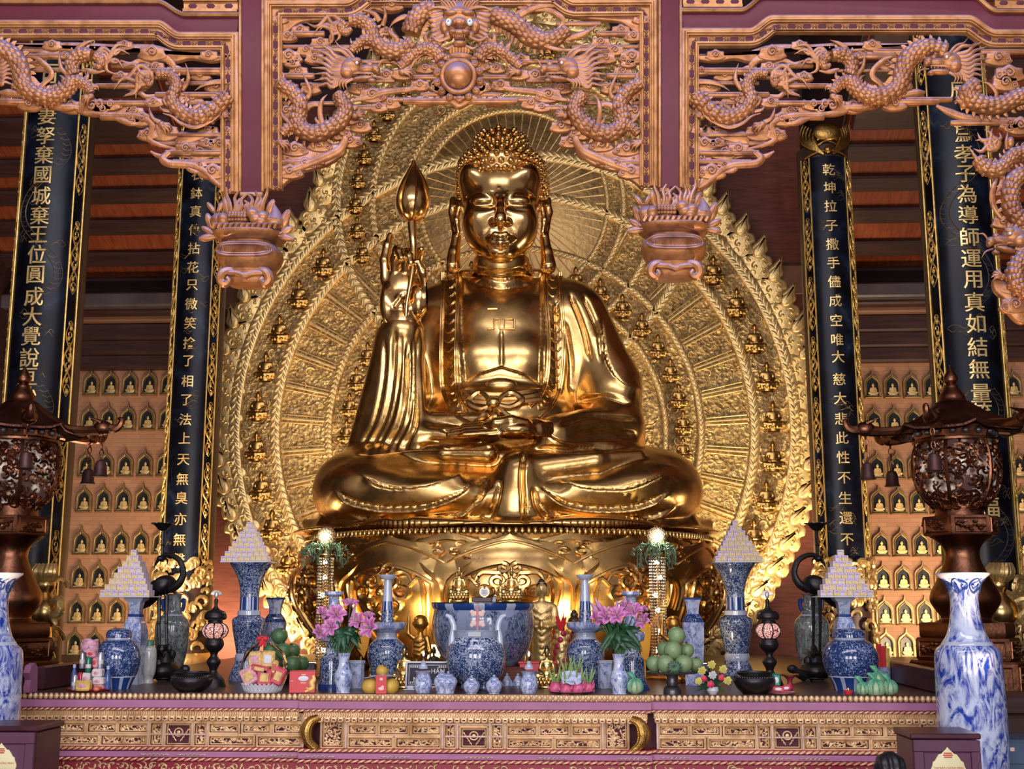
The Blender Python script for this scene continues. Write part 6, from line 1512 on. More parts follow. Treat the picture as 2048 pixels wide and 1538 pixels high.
# tripod incense burner
M['porc_fret'] = plain('grey_fret_glaze', (.30, .36, .48), 0, .2, .3, 60)
ob = place(952, 1383, 45); zB = P(952, 1371, ob[1]).z
IB, o, k = turned('incense_burner', 'blue scroll incense burner with two tall curved handles and three feet', 'incense burner', 952, 1371, [('rim', 'porc_white', [(42, 1260), (46, 1260), (45, 1262)]), ('fret_band', 'porc_fret', [(44.5, 1262), (43.5, 1275)]), ('neck', 'porc_open', sm([(43.5, 1275), (45, 1281), (51, 1288)], 6)),
    ('body', 'porc_scroll', sm([(51, 1288), (57, 1302), (58, 1320), (54, 1342), (42, 1360), (26, 1369), (8, 1371)], 18))], at=(ob[0], ob[1], zB), n=48)
IB.location = (ob[0], ob[1], ZT)
for ch in IB.children: ch.location.z += zB-ZT
BASE[IB.name] = (ob[0], ob[1], ZT); U = lambda px, py, dy=0: np.array(P(px, py, ob[1]))+np.array((0, dy, 0))
for a in (-2.2, -.95, PI/2):
    b = MB(); c_ = np.array((ob[0]+.13*math.cos(a), ob[1]+.13*math.sin(a), 0)); b.lathe([(.03, ZT), (.045, ZT+.02), (.04, ZT+.05), (.07, zB+.10)], 14, (c_[0], c_[1], 0)); b.build('leg', M['porc_scroll'], IB)
for s_ in (-1, 1):
    b = MB(); b.tube([U(952+s_*x, y, -.02) for x, y in spline([(48, 1292), (47, 1272), (44, 1255), (50, 1236), (60, 1230)], 16)], [7*k, 6*k, 5.5*k, 3*k], 10, flat=.8, up=(0, -1, 0)); b.build('handle', M['porc_white'], IB)
b = MB(); b.prism(text_mesh('I', .01)[0][:, :2][:0].tolist() or [(ob[0]-.055, U(952, 1272)[2]), (ob[0]+.055, U(952, 1272)[2]), (ob[0]+.055, U(952, 1263)[2]), (ob[0]-.055, U(952, 1263)[2])], ob[1]-46*k-.004, ob[1]-40*k, .001); b.build('title_panel', plain('panel_glaze', (.40, .42, .46), 0, .3), IB)
t = thing('paper_ornament', 'pale pink winged paper ornament on a stick above the incense burner', 'ornament', tuple(U(955, 1262))); b = MB()
for s_ in (-1, 1):
    for y0, yy in ((1228, 1), (1246, -1)): b.ell(U(955+s_*7, y0), (7*k, .01, 5.5*k), 10, 6, M=Ry(s_*yy*.5)); b.ell(U(955+s_*11, y0-yy*4), (4.5*k, .01, 4.5*k), 8, 6)
M['palepink'] = plain('pale_pink_paper', (.75, .55, .50), 0, .6); b.build('wing', M['palepink'], t); b = MB(); b.tube([U(955, 1264), U(955, 1240), U(955, 1213)], [2.2*k, 3.5*k, 2*k], 8); b.ell(U(955, 1214), (3.4*k, .012, 4*k), 8, 6); b.build('stick', plain('rose_stick', (.55, .25, .28), 0, .5), t)
# small lidded jars, in a row along the front edge
def small_jar(px, pyb, s, top, label):
    return turned('small_jar', label, 'jar', px, pyb, [('knob', 'porc_white', sm([(.5, top), (3, top+2), (2, top+5)], 5)), ('lid', 'porc_small', sm([(2*s, top+5), (8*s, top+7), (10*s, top+11)], 5)), ('body', 'porc_small', sm([(10*s, top+11), (16*s, top+17), (18*s, top+25), (15*s, top+36), (12*s, pyb-2), (12*s, pyb)], 12))], 'small lidded blue jars on the front edge', rb=12*s)
small_jar(884, 1389, .9, 1340, 'small blue jar half hidden behind the first whole jar left of the burner'); small_jar(896, 1392, 1, 1342, 'first whole small lidded jar left of the incense burner on the front edge')
small_jar(943, 1391, .9, 1350, 'small lidded jar under the middle of the incense burner'); small_jar(988, 1391, .9, 1349, 'small lidded jar at the right foot of the incense burner')
small_jar(1014, 1372, .62, 1346, 'tiny blue jar standing before the dark seated figure'); small_jar(1036, 1372, .62, 1346, 'tiny blue jar between the dark seated figure and the right oil lamp jar')
def lamp_jar(px, label):
    t, o, k = turned('oil_lamp_jar', label, 'oil lamp', px, 1391, [('body', 'porc_small', sm([(12, 1343), (17, 1342), (14, 1347), (13.5, 1352), (17, 1366), (17, 1380), (14, 1388), (13, 1391)], 14))], 'blue oil lamp jars with glass chimneys', rb=13)
    y = o[1]; Z = lambda py: P(px, py, y).z+(ZT-P(px, 1391, y).z); b = MB(); b.lathe([(9*k, Z(1342)), (8*k, Z(1336)), (4*k, Z(1331)), (4*k, Z(1326))], 18, (o[0], o[1], 0)); b.build('burner_cap', M['porc_white'], t)
    b = MB(); b.lathe([(3.5*k, Z(1327)), (6*k, Z(1314)), (6.5*k, Z(1308)), (3.2*k, Z(1297)), (2.8*k, Z(1272))], 18, (o[0], o[1], 0), caps=False); b.build('chimney', M['glass'], t); b = MB(); b.ell((o[0], o[1], Z(1312)), (2.2*k, 2.2*k, 5*k), 8, 6); b.build('flame_bulb', M['flame'], t)
def m_glass():
    t = NT('clear_glass'); t.base((1., 1., 1.)); tr = t.n('BsdfTransparent'); gl = t.n('BsdfGlossy'); gl.inputs['Roughness'].default_value = .05; fr = t.n('Fresnel'); fr.inputs[0].default_value = 1.45; mx = t.n('MixShader'); fr.inputs[0].default_value = 1.18
    t.l(fr.outputs[0], mx.inputs[0]); t.l(tr.outputs[0], mx.inputs[1]); t.l(gl.outputs[0], mx.inputs[2]); t.l(mx.outputs[0], t.t.nodes['Material Output'].inputs[0]); return t.m
M['glass'] = m_glass(); M['flame'] = NT('lamp_glow').set(emit=3.0, ecol=(1, .62, .42)).m; M['white_glow'] = NT('white_lamp_glow').set(emit=9.0, ecol=(1, .92, .80)).m
lamp_jar(846, 'blue oil lamp jar with a glass chimney in front of the framed notice'); lamp_jar(1058, 'blue oil lamp jar with a glass chimney left of the dragon fruit')
# flower vases with lilies, small pots
def lily_vase(px, pyb, top, label): return turned('lily_vase', label, 'vase', px, pyb, [('neck', 'porc_land', sm([(11, top), (13, top), (11, top+10), (10, top+22), (12, top+34)], 10)), ('body', 'porc_land', sm([(12, top+34), (16, top+42), (18, top+52), (15, top+68), (13, pyb-3), (14, pyb)], 12))], 'landscape vases of lilies', rb=14)
lv1, o1, kl = lily_vase(686, 1391, 1306, 'small blue landscape vase holding the lilies at the left'); lv2, o2, _ = lily_vase(1239, 1391, 1308, 'small blue landscape vase holding the lilies at the right')
def pot(px, pyb, label): turned('octagonal_pot', label, 'pot', px, pyb, [('rim', 'porc_white', [(15, 1322), (17, 1321), (17, 1326)]), ('body', 'porc_hex', [(15.5, 1326), (15, 1360), (15, pyb)])], 'octagonal blue pots', n=8, rb=15)
pot(712, 1377, 'octagonal blue pot behind the left lily vase'); pot(1212, 1377, 'octagonal blue pot behind the right lily vase')
def m_lily():
    t = NT('pink_lily'); a = t.n('Attribute'); a.attribute_name = 'Col'; t.l(a.outputs[0], t.b.inputs['Base Color']); t.set(0, .5, sub=.1); return t.m
M['lily'] = m_lily(); M['leafgreen'] = plain('lily_leaf', (.018, .085, .035), 0, .4, .4, 12); M['stem'] = plain('green_stem', (.06, .17, .05), 0, .5)
def lily_mesh():
    b = MB(); cols = []; r2 = random.Random(2)
    for j in range(6):
        a = j*PI/3; nu, nv = 9, 5; A = np.zeros((nu, nv, 3))
        for i, u in enumerate(np.linspace(0, 1, nu)):
            rr = .02+.85*math.sin(u*1.35)*.9; z = .55*math.sin(u*2.0)-.25*u**3; w = .24*math.sin(PI*min(1, u*.92+.08))**.8
            for q, v in enumerate(np.linspace(-1, 1, nv)):
                A[i, q] = (rr*math.cos(a)-v*w*math.sin(a), rr*math.sin(a)+v*w*math.cos(a), z+.10*v*v*(1-u)); e = abs(v)
                cols.append((.72-.32*(1-e)*(1-u*.6), .36-.33*(1-e)*(1-u*.3)*1.0, .56-.22*(1-e)*(1-u*.5)))
        b.grid(A)
    for j in range(5):
        a = j*1.26+.4; p = [(0, 0, .1), (.12*math.cos(a), .12*math.sin(a), .5), (.2*math.cos(a), .2*math.sin(a), .75)]; b.tube(p, .018, 4); b.ell(p[-1], (.05, .05, .03), 6, 4); cols += [(.5, .55, .3)]*12+[(.35, .12, .04)]*30
    v = np.concatenate(b.v); me = bpy.data.meshes.new('lily_flower'); me.from_pydata(v.tolist(), [], b.f); ca = me.color_attributes.new('Col', 'FLOAT_COLOR', 'POINT')
    cols = (cols+[(.4, .1, .05)]*len(v))[:len(v)]; ca.data.foreach_set('color', np.array([c+(1,) for c in cols]).ravel()); me.polygons.foreach_set('use_smooth', [True]*len(me.polygons)); me.materials.append(M['lily']); return me
LM = lily_mesh()
def lilies(o, px0, top, fl, buds, leaves, label, gname):
    y = o[1]; k = K(y); base = np.array(P(px0, top+2, y)); t = thing('lily_bouquet', label, 'flowers', tuple(base), 'lily bouquets')
    X = lambda x, py, d: np.array(P(x, py, y))+np.array((0, d, 0))
    sb = MB()
    for i, (x, py, d, s, tilt, az) in enumerate(fl):
        p = X(x, py, d); sb.tube(spline([base+np.array((0, 0, -.05)), base*.5+p*.5+np.array((0, .02, .03)), p], 8), .005, 5)
        f = bpy.data.objects.new('lily', LM); COL.objects.link(f); f.parent = t; f.location = Vector(p)-Vector(base); f.scale = (s*k*1.28,)*3; f.rotation_euler = (tilt, 0, az)
    for x, py, x2, py2 in buds:
        p, q = X(x, py, -.02), X(x2, py2, -.03); b = MB(); b.tube([p, p*.6+q*.4, q], [.008, .022, .004], 8); b.build('bud', plain('lily_bud', (.55, .25, .42), 0, .5) if 'bud' not in M else M['bud'], t); sb.tube([base, p], .005, 5)
    sb.build('stem', M['stem'], t)
    for x, py, x2, py2, w, d in leaves:
        p, q = X(x, py, d), X(x2, py2, d-.04); m = (p+q)/2+np.array((0, -.03, .01)); u = spline([p, m, q], 9); dv = q-p; nr = np.cross(dv, (0, -1, 0)); nr /= np.linalg.norm(nr)
        b = MB(); W2 = [w*k*math.sin(PI*min(1, .08+s_*.92)) for s_ in np.linspace(0, 1, 9)]; b.grid(np.stack([[c_-nr*ww, c_+np.array((0, .012, 0)), c_+nr*ww] for c_, ww in zip(u, W2)])); b.build('leaf', M['leafgreen'], t, smooth=180)
    return t
M['bud'] = plain('lily_bud', (.55, .28, .46), 0, .5, .2, 10)
lg = random.Random(4)
def leafset(cx, cy, n, sx, sy):
    return [(cx+lg.uniform(-sx*.4, sx*.4), cy+lg.uniform(-sy*.5, sy*.3), cx+lg.uniform(-sx, sx), cy+lg.uniform(-sy*.6, sy*1.2), lg.uniform(3, 6), lg.uniform(-.06, .10)) for _ in range(n)]
lilies(o1, 690, 1308, [(675, 1232, -.05, 22, R(62), .2), (668, 1256, -.10, 19, R(75), -.2), (644, 1230, 0, 17, R(50), .8), (640, 1266, -.04, 17, R(70), .6), (700, 1214, 0, 20, R(20), .3), (719, 1246, -.02, 20, R(55), -.5), (745, 1258, -.06, 23, R(70), -.5), (650, 1245, .05, 14, R(40), 1.2), (735, 1236, .04, 14, R(30), .2)], [(705, 1250, 712, 1205), (660, 1270, 655, 1240)], leafset(690, 1270, 40, 40, 32), 'pink lilies with dark leaves in the left landscape vase', 1)
lilies(o2, 1240, 1310, [(1212, 1236, -.05, 22, R(58), .3), (1190, 1240, -.03, 19, R(60), .7), (1234, 1234, -.07, 20, R(62), -.2), (1268, 1228, -.02, 22, R(45), -.4), (1290, 1246, -.03, 19, R(60), -.8), (1252, 1218, .03, 18, R(25), .1), (1284, 1226, .03, 16, R(30), -.6), (1200, 1228, .05, 15, R(40), .6)], [(1196, 1225, 1180, 1204), (1204, 1220, 1189, 1197), (1233, 1225, 1234, 1201), (1250, 1212, 1250, 1192)], leafset(1240, 1266, 46, 46, 36), 'pink lilies with dark leaves in the right landscape vase', 2)
# yellow ribbon cloths behind the lilies
M['yellow'] = plain('saffron_cloth', (.80, .36, .02), 0, .6, .15, 6)
for lab, pts, bs in (('saffron cloth hanging behind the right lilies', [(1278, 1246), (1296, 1242), (1302, 1262), (1300, 1300), (1296, 1322), (1282, 1318), (1280, 1290)], 1345), ('saffron cloth standing behind the left lilies', [(706, 1262), (726, 1250), (742, 1262), (736, 1296), (728, 1316), (716, 1300)], 1345)):
    y = 11.75; b = MB(); b.prism([(P(x, py, y).x, P(x, py, y).z) for x, py in pts], y-.01, y+.01, .004); q = P(pts[4][0]-6, pts[4][1], y)
    b.box((q.x, y, (q.z+ZT)/2), (.012, .012, abs(q.z-ZT)+.03)); tag(b.build('ceremonial_cloth', M['yellow'], loc=(q.x, y, ZT)), lab, 'cloth', 'saffron cloths behind the flowers')
# ------------------------------------------------------------------ small statues
def meshq(V, Q, name, m):
    me = bpy.data.meshes.new(name); me.from_pydata(V.tolist(), [], Q.tolist()); me.polygons.foreach_set('use_smooth', [True]*len(me.polygons)); me.materials.append(m); return me
def seated_parts():
    S = SDF((-.45, -.42, .10), (.45, .36, 1.08), .0125); kk = .03
    S.ell((0, .02, .50), (.15, .11, .19), .05); S.cap((-.14, .02, .60), (.14, .02, .60), .062, k=.06); S.cap((0, 0, .66), (0, -.01, .75), .045, k=.03); S.ell((0, -.012, .835), (.078, .09, .105), kk); S.ell((0, -.098, .825), (.012, .02, .03), .012)
    for s in (-1, 1):
        S.cap((s*.18, .02, .59), (s*.225, 0, .42), .052, .047, .03); S.cap((s*.225, -.02, .42), (s*.05, -.19, .345), .045, .03, .03)
        S.cap((s*.06, .0, .31), (s*.30, -.10, .28), .09, .08, .04); S.cap((s*.30, -.10, .27), (-s*.02, -.22, .26), .07, .055, .03); S.cap((s*.085, .01, .86), (s*.09, -.01, .76), .017, .02, .01)
        S.ell((s*.03, -.085, .845), (.018, .012, .006), .004, cut=True)
    S.cap((-.06, -.21, .35), (.06, -.21, .35), .03, k=.02); S.cap((-.025, -.10, .785), (.025, -.10, .785), .008, k=.006)
    for j in range(4):
        pts = [(.13-.02*j, -.085, .62-.05*j), (.05, -.125, .56-.055*j), (-.06, -.125, .545-.05*j), (-.15, -.07, .60-.05*j)]; S.chain(pts, [.006, .010, .006], .012)
    V, Q = S.mesh(); body = (V, Q)
    S = SDF((-.2, -.2, .76), (.2, .2, 1.03), .0125); S.ell((0, .012, .875), (.086, .097, .075), .01); S.ell((0, .0, .945), (.05, .055, .045), .02); S.box((0, -.10, .82), (.13, .12, .10), .02, .01, cut=True); hair_ = S.mesh()
    b = MB()
    for row, (r, z, s_) in enumerate(((.33, .205, 1), (.345, .13, -1))):
        for i in range(16):
            a = 2*PI*(i+.5*row)/16; b.ell((r*math.sin(a), -r*.86*math.cos(a), z), (.07, .05, .055), 8, 6, M=Rz(a))
    b.lathe([(.30, .10), (.33, .16), (.33, .19), (.31, .25), (.01, .25)], 28, sy=.86, caps=False); b.lathe([(.01, 0), (.34, 0), (.35, .03), (.33, .06), (.28, .07), (.28, .11)], 28, sy=.86, caps=False); return body, hair_, b
(bV, bQ), (hV, hQ), lotb = seated_parts(); lot_v = np.concatenate(lotb.v)
M['dark_hair'] = plain('dark_blue_hair', (.008, .010, .02), 0, .5)
def lotus_me(m):
    me = bpy.data.meshes.new('lotus_seat'); me.from_pydata(lot_v.tolist(), [], lotb.f); bm = bmesh.new(); bm.from_mesh(me); bmesh.ops.recalc_face_normals(bm, faces=bm.faces); bm.to_mesh(me); bm.free(); me.polygons.foreach_set('use_smooth', [True]*len(me.polygons)); me.materials.append(m); return me
SB = (meshq(bV, bQ, 'body', M['statue_gold']), meshq(hV, hQ, 'hair', M['dark_hair']), lotus_me(M['statue_gold'])); SBg = (SB[0], meshq(hV, hQ, 'hair', M['statue_gold']), SB[2])
M['dark_stat'] = plain('dark_bronze_figure', (.09, .07, .045), .7, .4, .3, 20); SBd = tuple(meshq(a, q, n, M['dark_stat']) for a, q, n in ((bV, bQ, 'body'), (hV, hQ, 'hair')))+(lotus_me(M['dark_stat']),)
def idol(px, top, bot, me3, label, at=None, group='small seated statues'):
    o = np.array(place(px, bot, 14)) if at is None else np.array(at); y = o[1]; h = P(px, top, y).z-o[2]
    t = thing('seated_figurine', label, 'statue', tuple(o), group); t.scale = (h*.76, h*.82, h)
    for me, nm in zip(me3, ('body', 'hair', 'lotus_seat')): q = bpy.data.objects.new(nm, me); COL.objects.link(q); q.parent = t
    return t
idol(758, 1289, 1362, SB, 'small golden seated statue with dark hair behind the yellow pomelos'); idol(808, 1289, 1377, SB, 'small golden seated statue with dark hair left of the framed notice')
idol(1094, 1290, 1377, SB, 'small golden seated statue with dark hair just right of the right oil lamp jar'); idol(1151, 1289, 1366, SB, 'small golden seated statue with dark hair behind the dragon fruit')
for px, lab in ((918, 'golden seated statue with gold hair on the left of the big fish bowl'), (1023, 'golden seated statue with gold hair on the right of the big fish bowl')): idol(px, 1132, 0, SBg, lab, at=(P(px, 1207, 11.12).x, 11.12, BZ))
idol(1002, 1158, 0, SB, 'dark-haired golden figure half hidden behind the right statue on the fish bowl', at=(P(1001, 1207, 11.55).x, 11.55, BZ)); idol(1015, 1298, 1358, SBd, 'small dark bronze seated figure between the burner and the right oil lamp jar')
idol(867, 1292, 1356, SBd, 'small dark bronze seated figure before a round grey halo, above the framed notice')
o = place(867, 1352, -10); t = thing('stone_halo', 'round grey stone halo disc behind the small dark seated figure', 'halo', tuple(o)); kq = K(o[1]); b = MB(); b.prism([(o[0]+16*kq*math.cos(a), P(867, 1305, o[1]).z+16*kq*math.sin(a)) for a in np.arange(32)*PI/16], o[1]-.02, o[1]+.02, .008); b.build('disc', plain('grey_stone', (.16, .15, .12), 0, .6), t); b = MB(); b.box((o[0], o[1], (ZT+P(867, 1318, o[1]).z)/2), (.10, .05, P(867, 1318, o[1]).z-ZT)); b.build('post', M['dark_stat'], t)
def standing(px, top, at, label, child=False, me=M['statue_gold'], name='standing_statue', face=1):
    o = np.array(at); h = P(px, top, o[1]).z-o[2]; S = SDF((-.24, -.2, 0), (.24, .2, 1.02), .011); kk = .02; H0 = .05
    S.cap((0, 0, .02), (0, 0, .05), .13, .12, .01)
    for i in range(10): S.ell((.12*math.sin(i*.628), -.12*math.cos(i*.628), .055), (.035, .03, .03), .008)
    if child:
        for s in (-1, 1): S.cap((s*.05, 0, .40), (s*.05, 0, .10), .055, .04, kk); S.ell((s*.05, -.03, .085), (.04, .065, .03), kk)
        S.ell((0, 0, .50), (.11, .085, .15), .03); S.ell((0, 0, .40), (.12, .09, .08), .03); S.cap((0, 0, .62), (0, 0, .70), .04, k=.02); S.ell((0, -.01, .80), (.10, .10, .11), .02); S.ell((0, -.10, .785), (.014, .02, .016), .01)
        S.cap((-.10, 0, .60), (-.17, -.02, .66), .036, .032, kk); S.cap((-.17, -.02, .66), (-.16, -.04, .88), .03, .02, kk); S.cap((-.16, -.04, .88), (-.158, -.04, .97), .011, .008, .008); S.cap((.10, 0, .60), (.14, -.01, .42), .036, .028, kk); S.cap((.14, -.01, .42), (.145, -.02, .33), .024, .014, kk)
        for s in (-1, 1): S.ell((s*.10, 0, .79), (.018, .02, .03), .008)
        for j in range(4): S.chain([(.08, -.07, .60-.06*j), (0, -.095, .54-.06*j), (-.08, -.07, .56-.06*j)], .007, .012)
    else:
        S.cap((0, 0, .10), (0, 0, .50), .115, .10, .03); S.ell((0, 0, .62), (.115, .08, .16), .04); S.cap((-.09, 0, .72), (.09, 0, .72), .045, k=.04); S.cap((0, 0, .77), (0, 0, .82), .03, k=.02); S.ell((0, -.01, .885), (.055, .06, .075), .015); S.ell((0, 0, .96), (.032, .034, .03), .012); S.ell((0, -.068, .88), (.01, .014, .018), .008)
        for s in (-1, 1):
            S.cap((s*.125, 0, .70), (s*.155, -.01, .54), .04, .035, kk); S.cap((s*.155, -.02, .54), (s*.06, -.10, .52), .032, .024, kk); S.cap((s*.15, 0, .54), (s*.175, 0, .16), .03, .045, .02); S.cap((s*.055, 0, .91), (s*.058, 0, .83), .012, .014, .008)
        S.ell((0, -.115, .54), (.03, .03, .045), .015)
        for j in range(9): S.chain([(.09-.0*j, -.06, .70-.062*j), (0, -.112, .645-.065*j), (-.09, -.06, .70-.062*j)], .008, .014)
    V, Q = S.mesh(); t = thing(name, label, 'statue', tuple(o)); t.scale = (h,)*3
    q = bpy.data.objects.new('body', meshq(V, Q, 'body', me)); COL.objects.link(q); q.parent = t
    if child and me is not M['dark_stat']:
        b = MB(); b.ell((0, .012, .835), (.098, .098, .08), 16, 10)
    else: b = MB(); b.ell((0, .01, .92), (.058, .060, .055), 16, 10); b.ell((0, .0, .968), (.033, .035, .03), 12, 8)
    BASE[t.name] = (0, 0, 0); b.build('hair', M['dark_hair'] if not child else me, t); return t
M['ochre_gold'] = gold('ochre_gilt', (.85, .45, .10), .35, bs=40, bump=.1, bd=.004)
yk = 11.85; standing(1084, 1157, (P(1084, 1330, yk).x, yk, ZT), 'tall golden standing statue with dark hair right of the fish bowl', me=M['gold_leaf'])
standing(840, 1217, (P(840, 1330, 11.5).x, 11.5, ZT), 'golden standing child pointing up, left of the fish bowl', True, M['ochre_gold'], 'child_statue')
standing(1149, 1219, (P(1149, 1330, 11.95).x, 11.95, ZT), 'dark bronze child pointing up, half hidden behind the right dish candlestick', True, M['dark_stat'], 'child_statue'); standing(1349, 1219, (P(1349, 1330, 11.5).x, 11.5, ZT), 'small golden child with a raised arm behind the topmost green pomelo on the footed dish', True, M['ochre_gold'], 'child_statue')
# things on the bowl cover
yq = 11.05; kq = K(yq); t = thing('dark_box', 'small dark wooden box in the middle of the fish bowl cover', 'box', (P(964, 1207, yq).x, yq, BZ)); b = MB(); b.box((P(964, 1207, yq).x, yq, BZ+.022), (38*kq, .12, .042), .004); b.build('box', M['boxwood'], t)
t = thing('round_dial', 'round white dial in a gold rim on the small dark box', 'clock', (P(969, 1199, yq).x, yq, BZ+.0435)); c_ = np.array(P(969, 1184, yq)); b = MB(); b.tube([c_+np.array((9*kq*math.cos(a), 0, 9*kq*math.sin(a))) for a in np.arange(24)*PI/12], .006, 6, closed=True, up=(0, -1, 0)); b.box((c_[0], yq, (BZ+.0435+c_[2]-9*kq)/2), (.02, .02, c_[2]-9*kq-BZ-.0435)); b.ell((c_[0], yq, c_[2]+10*kq), (.012, .012, .02), 8, 6); b.build('rim', M['statue_gold'], t); b = MB(); b.prism([(c_[0]+8.5*kq*math.cos(a), c_[2]+8.5*kq*math.sin(a)) for a in np.arange(24)*PI/12], yq-.006, yq+.006, .001); b.build('dial', plain('pale_dial', (.75, .75, .78), 0, .3), t)
for q in range(3): b = MB(); b.box((c_[0], yq-.0075, c_[2]+.012*(1-q)), (9*kq, .001, .004)); b.build('dial_line', M['purple'], t)
yq = 11.3; c_ = np.array((P(956, 1207, yq).x, yq, BZ)); t = thing('incense_coil', 'conical spiral incense coil on a stand behind the round dial', 'incense coil', tuple(c_)); b = MB(); th = np.linspace(0, 2*PI*8, 150); b.tube(np.stack((c_[0]+(.055-.045*th/50)*np.cos(th), yq+(.055-.045*th/50)*np.sin(th), c_[2]+.05+.0032*th), -1), .003, 5); b.build('coil', plain('ochre_coil', (.45, .25, .05), 0, .6), t); b = MB(); b.tube([c_, c_+np.array((0, 0, .235))], .004, 6); b.lathe([(.03, 0), (.03, .006), (.004, .008)], 14, tuple(c_)); b.ell(c_+np.array((0, 0, .235)), (.01, .01, .012), 8, 6); b.build('stand', M['black'], t)
idol(988, 1190, 0, tuple(meshq(a, q, n, M['porc_white']) for a, q, n in ((bV, bQ, 'body'), (hV, hQ, 'hair')))+(lotus_me(M['porc_white']),), 'tiny pale celadon seated figure on the fish bowl cover', at=(P(988, 1207, 11.05).x, 11.05, BZ))
# ------------------------------------------------------------------ pyramids of little boxes on trays
M['box_lilac'] = plain('lilac_box_face', (.66, .58, .74), 0, .5, .10, 60); M['box_yellow'] = plain('yellow_box_side', (.72, .56, .22), 0, .5, .25, 60); M['box_print'] = plain('purple_print', (.36, .16, .50), 0, .5); M['white'] = plain('white_tray', (.66, .68, .76), 0, .3)
def snack_box(w, h, d, var):
    b = MB(); b.box((0, 0, h/2), (w, d, h), w*.03, mi=0)
    if var == 0: b.box((w*.30, -d/2-.0005, h*.40), (w*.36, .001, h*.74), 0, mi=1); b.box((-w*.12, -d/2-.001, h*.70), (w*.5, .001, h*.12), 0, mi=2)
    elif var == 1: b.box((0, -d/2-.0005, h*.28), (w*.96, .001, h*.5), 0, mi=1); b.box((0, -d/2-.001, h*.74), (w*.5, .001, h*.12), 0, mi=2)
    else: b.box((0, -d/2-.0005, h*.5), (w*.9, .001, h*.9), 0, mi=1); b.ell((w*.1, -d/2-.001, h*.45), (w*.26, .001, h*.2), 8, 4, mi=0)
    o = b.build('snack_box', [M['box_lilac'], M['box_yellow'], M['box_print']], None, smooth=0); me = o.data; bpy.data.objects.remove(o); return me
def pyramid(vase, top_py, bot_py, wpx, cpx, lab, seed):
    y = vase.location.y; k = K(y); c0 = P(cpx, bot_py, y); zt = max((ch.matrix_basis @ v.co).z for ch in vase.children for v in ch.data.vertices)+vase.location.z; r2 = random.Random(seed)
    n0 = 8; w = wpx*k/n0; h = (P(cpx, top_py, y).z-zt-.012)/8.4
    tr = thing('offering_tray', 'thin white tray under the box pyramid '+lab, 'tray', (c0.x, y, zt+.0005), 'white trays on the vases'); b = MB(); b.box((c0.x, y, zt+.006), (w*8.15, w*7.0, .011), .003); b.build('tray', M['white'], tr)
    ms = [snack_box(w*.96, h*.985, w*.8, v) for v in range(3)]; z = zt+.0125
    for lv in range(8):
        n = 8-lv
        for i in range(n):
            for j in range(3 if i in (0, n-1) else 1):
                if j >= n: continue
                o = bpy.data.objects.new('snack_box', r2.choice(ms)); COL.objects.link(o); o.location = (c0.x+(i-(n-1)/2)*w, y-(n-1)/2*w*.84+j*w*.84, z); o.rotation_euler = (0, 0, r2.uniform(-.05, .05))
                tag(o, 'small lilac and yellow snack box in the pyramid '+lab, 'box', 'snack boxes of the pyramid '+lab)
        if n > 2:     # the hidden core that keeps the courses up
            pass
        z += h
pyramid(sv1[0], 1095, 1193, 98, 264, 'on the left square vase', 1); pyramid(bk1[0], 1040, 1127, 92, 498, 'on the left beaker vase', 2); pyramid(bk2[0], 1037, 1126, 90, 1473, 'on the right beaker vase', 3); pyramid(sv2[0], 1095, 1193, 100, 1685, 'on the right square vase', 4)
# polychrome vases behind the cranes, and the white flower vase
def poly(px, pyb, label):
    t, o, k = turned('polychrome_vase', label, 'vase', px, pyb, [('neck', 'porc_poly', sm([(18, 1188), (15, 1192), (14, 1205), (16, 1222), (20, 1229)], 10)), ('collar', 'porc_white', [(20, 1229), (22, 1232)]), ('body', 'porc_poly', sm([(22, 1232), (31, 1243), (33, 1262), (31, 1300), (25, 1330), (22, pyb-4), (24, pyb)], 16))], 'tall polychrome vases behind the cranes', rb=24)
    for s in (-1, 1):
        b = MB(); b.tube(spline([(o[0]+s*15*k, o[1], P(px, 1203, o[1]).z), (o[0]+s*21*k, o[1], P(px, 1200, o[1]).z), (o[0]+s*20*k, o[1], P(px, 1214, o[1]).z), (o[0]+s*17*k, o[1], P(px, 1222, o[1]).z)], 10), .02, 6, up=(0, -1, 0)); b.build('handle', M['porc_blue'], t)
poly(340, 1354, 'tall polychrome vase behind the left bronze crane'); poly(1628, 1354, 'tall polychrome vase behind the right bronze crane')
turned('white_vase', 'squat white vase with dark plum blossom between the left ginger jar and crane', 'vase', 295, 1367, [('neck', plain('green_lip', (.10, .22, .16), 0, .3), [(9, 1280), (8, 1288), (9, 1292)]), ('body', 'porc_flower', sm([(9, 1292), (14, 1299), (15, 1320), (14, 1345), (10, 1358), (11, 1367)], 14))], rb=11)
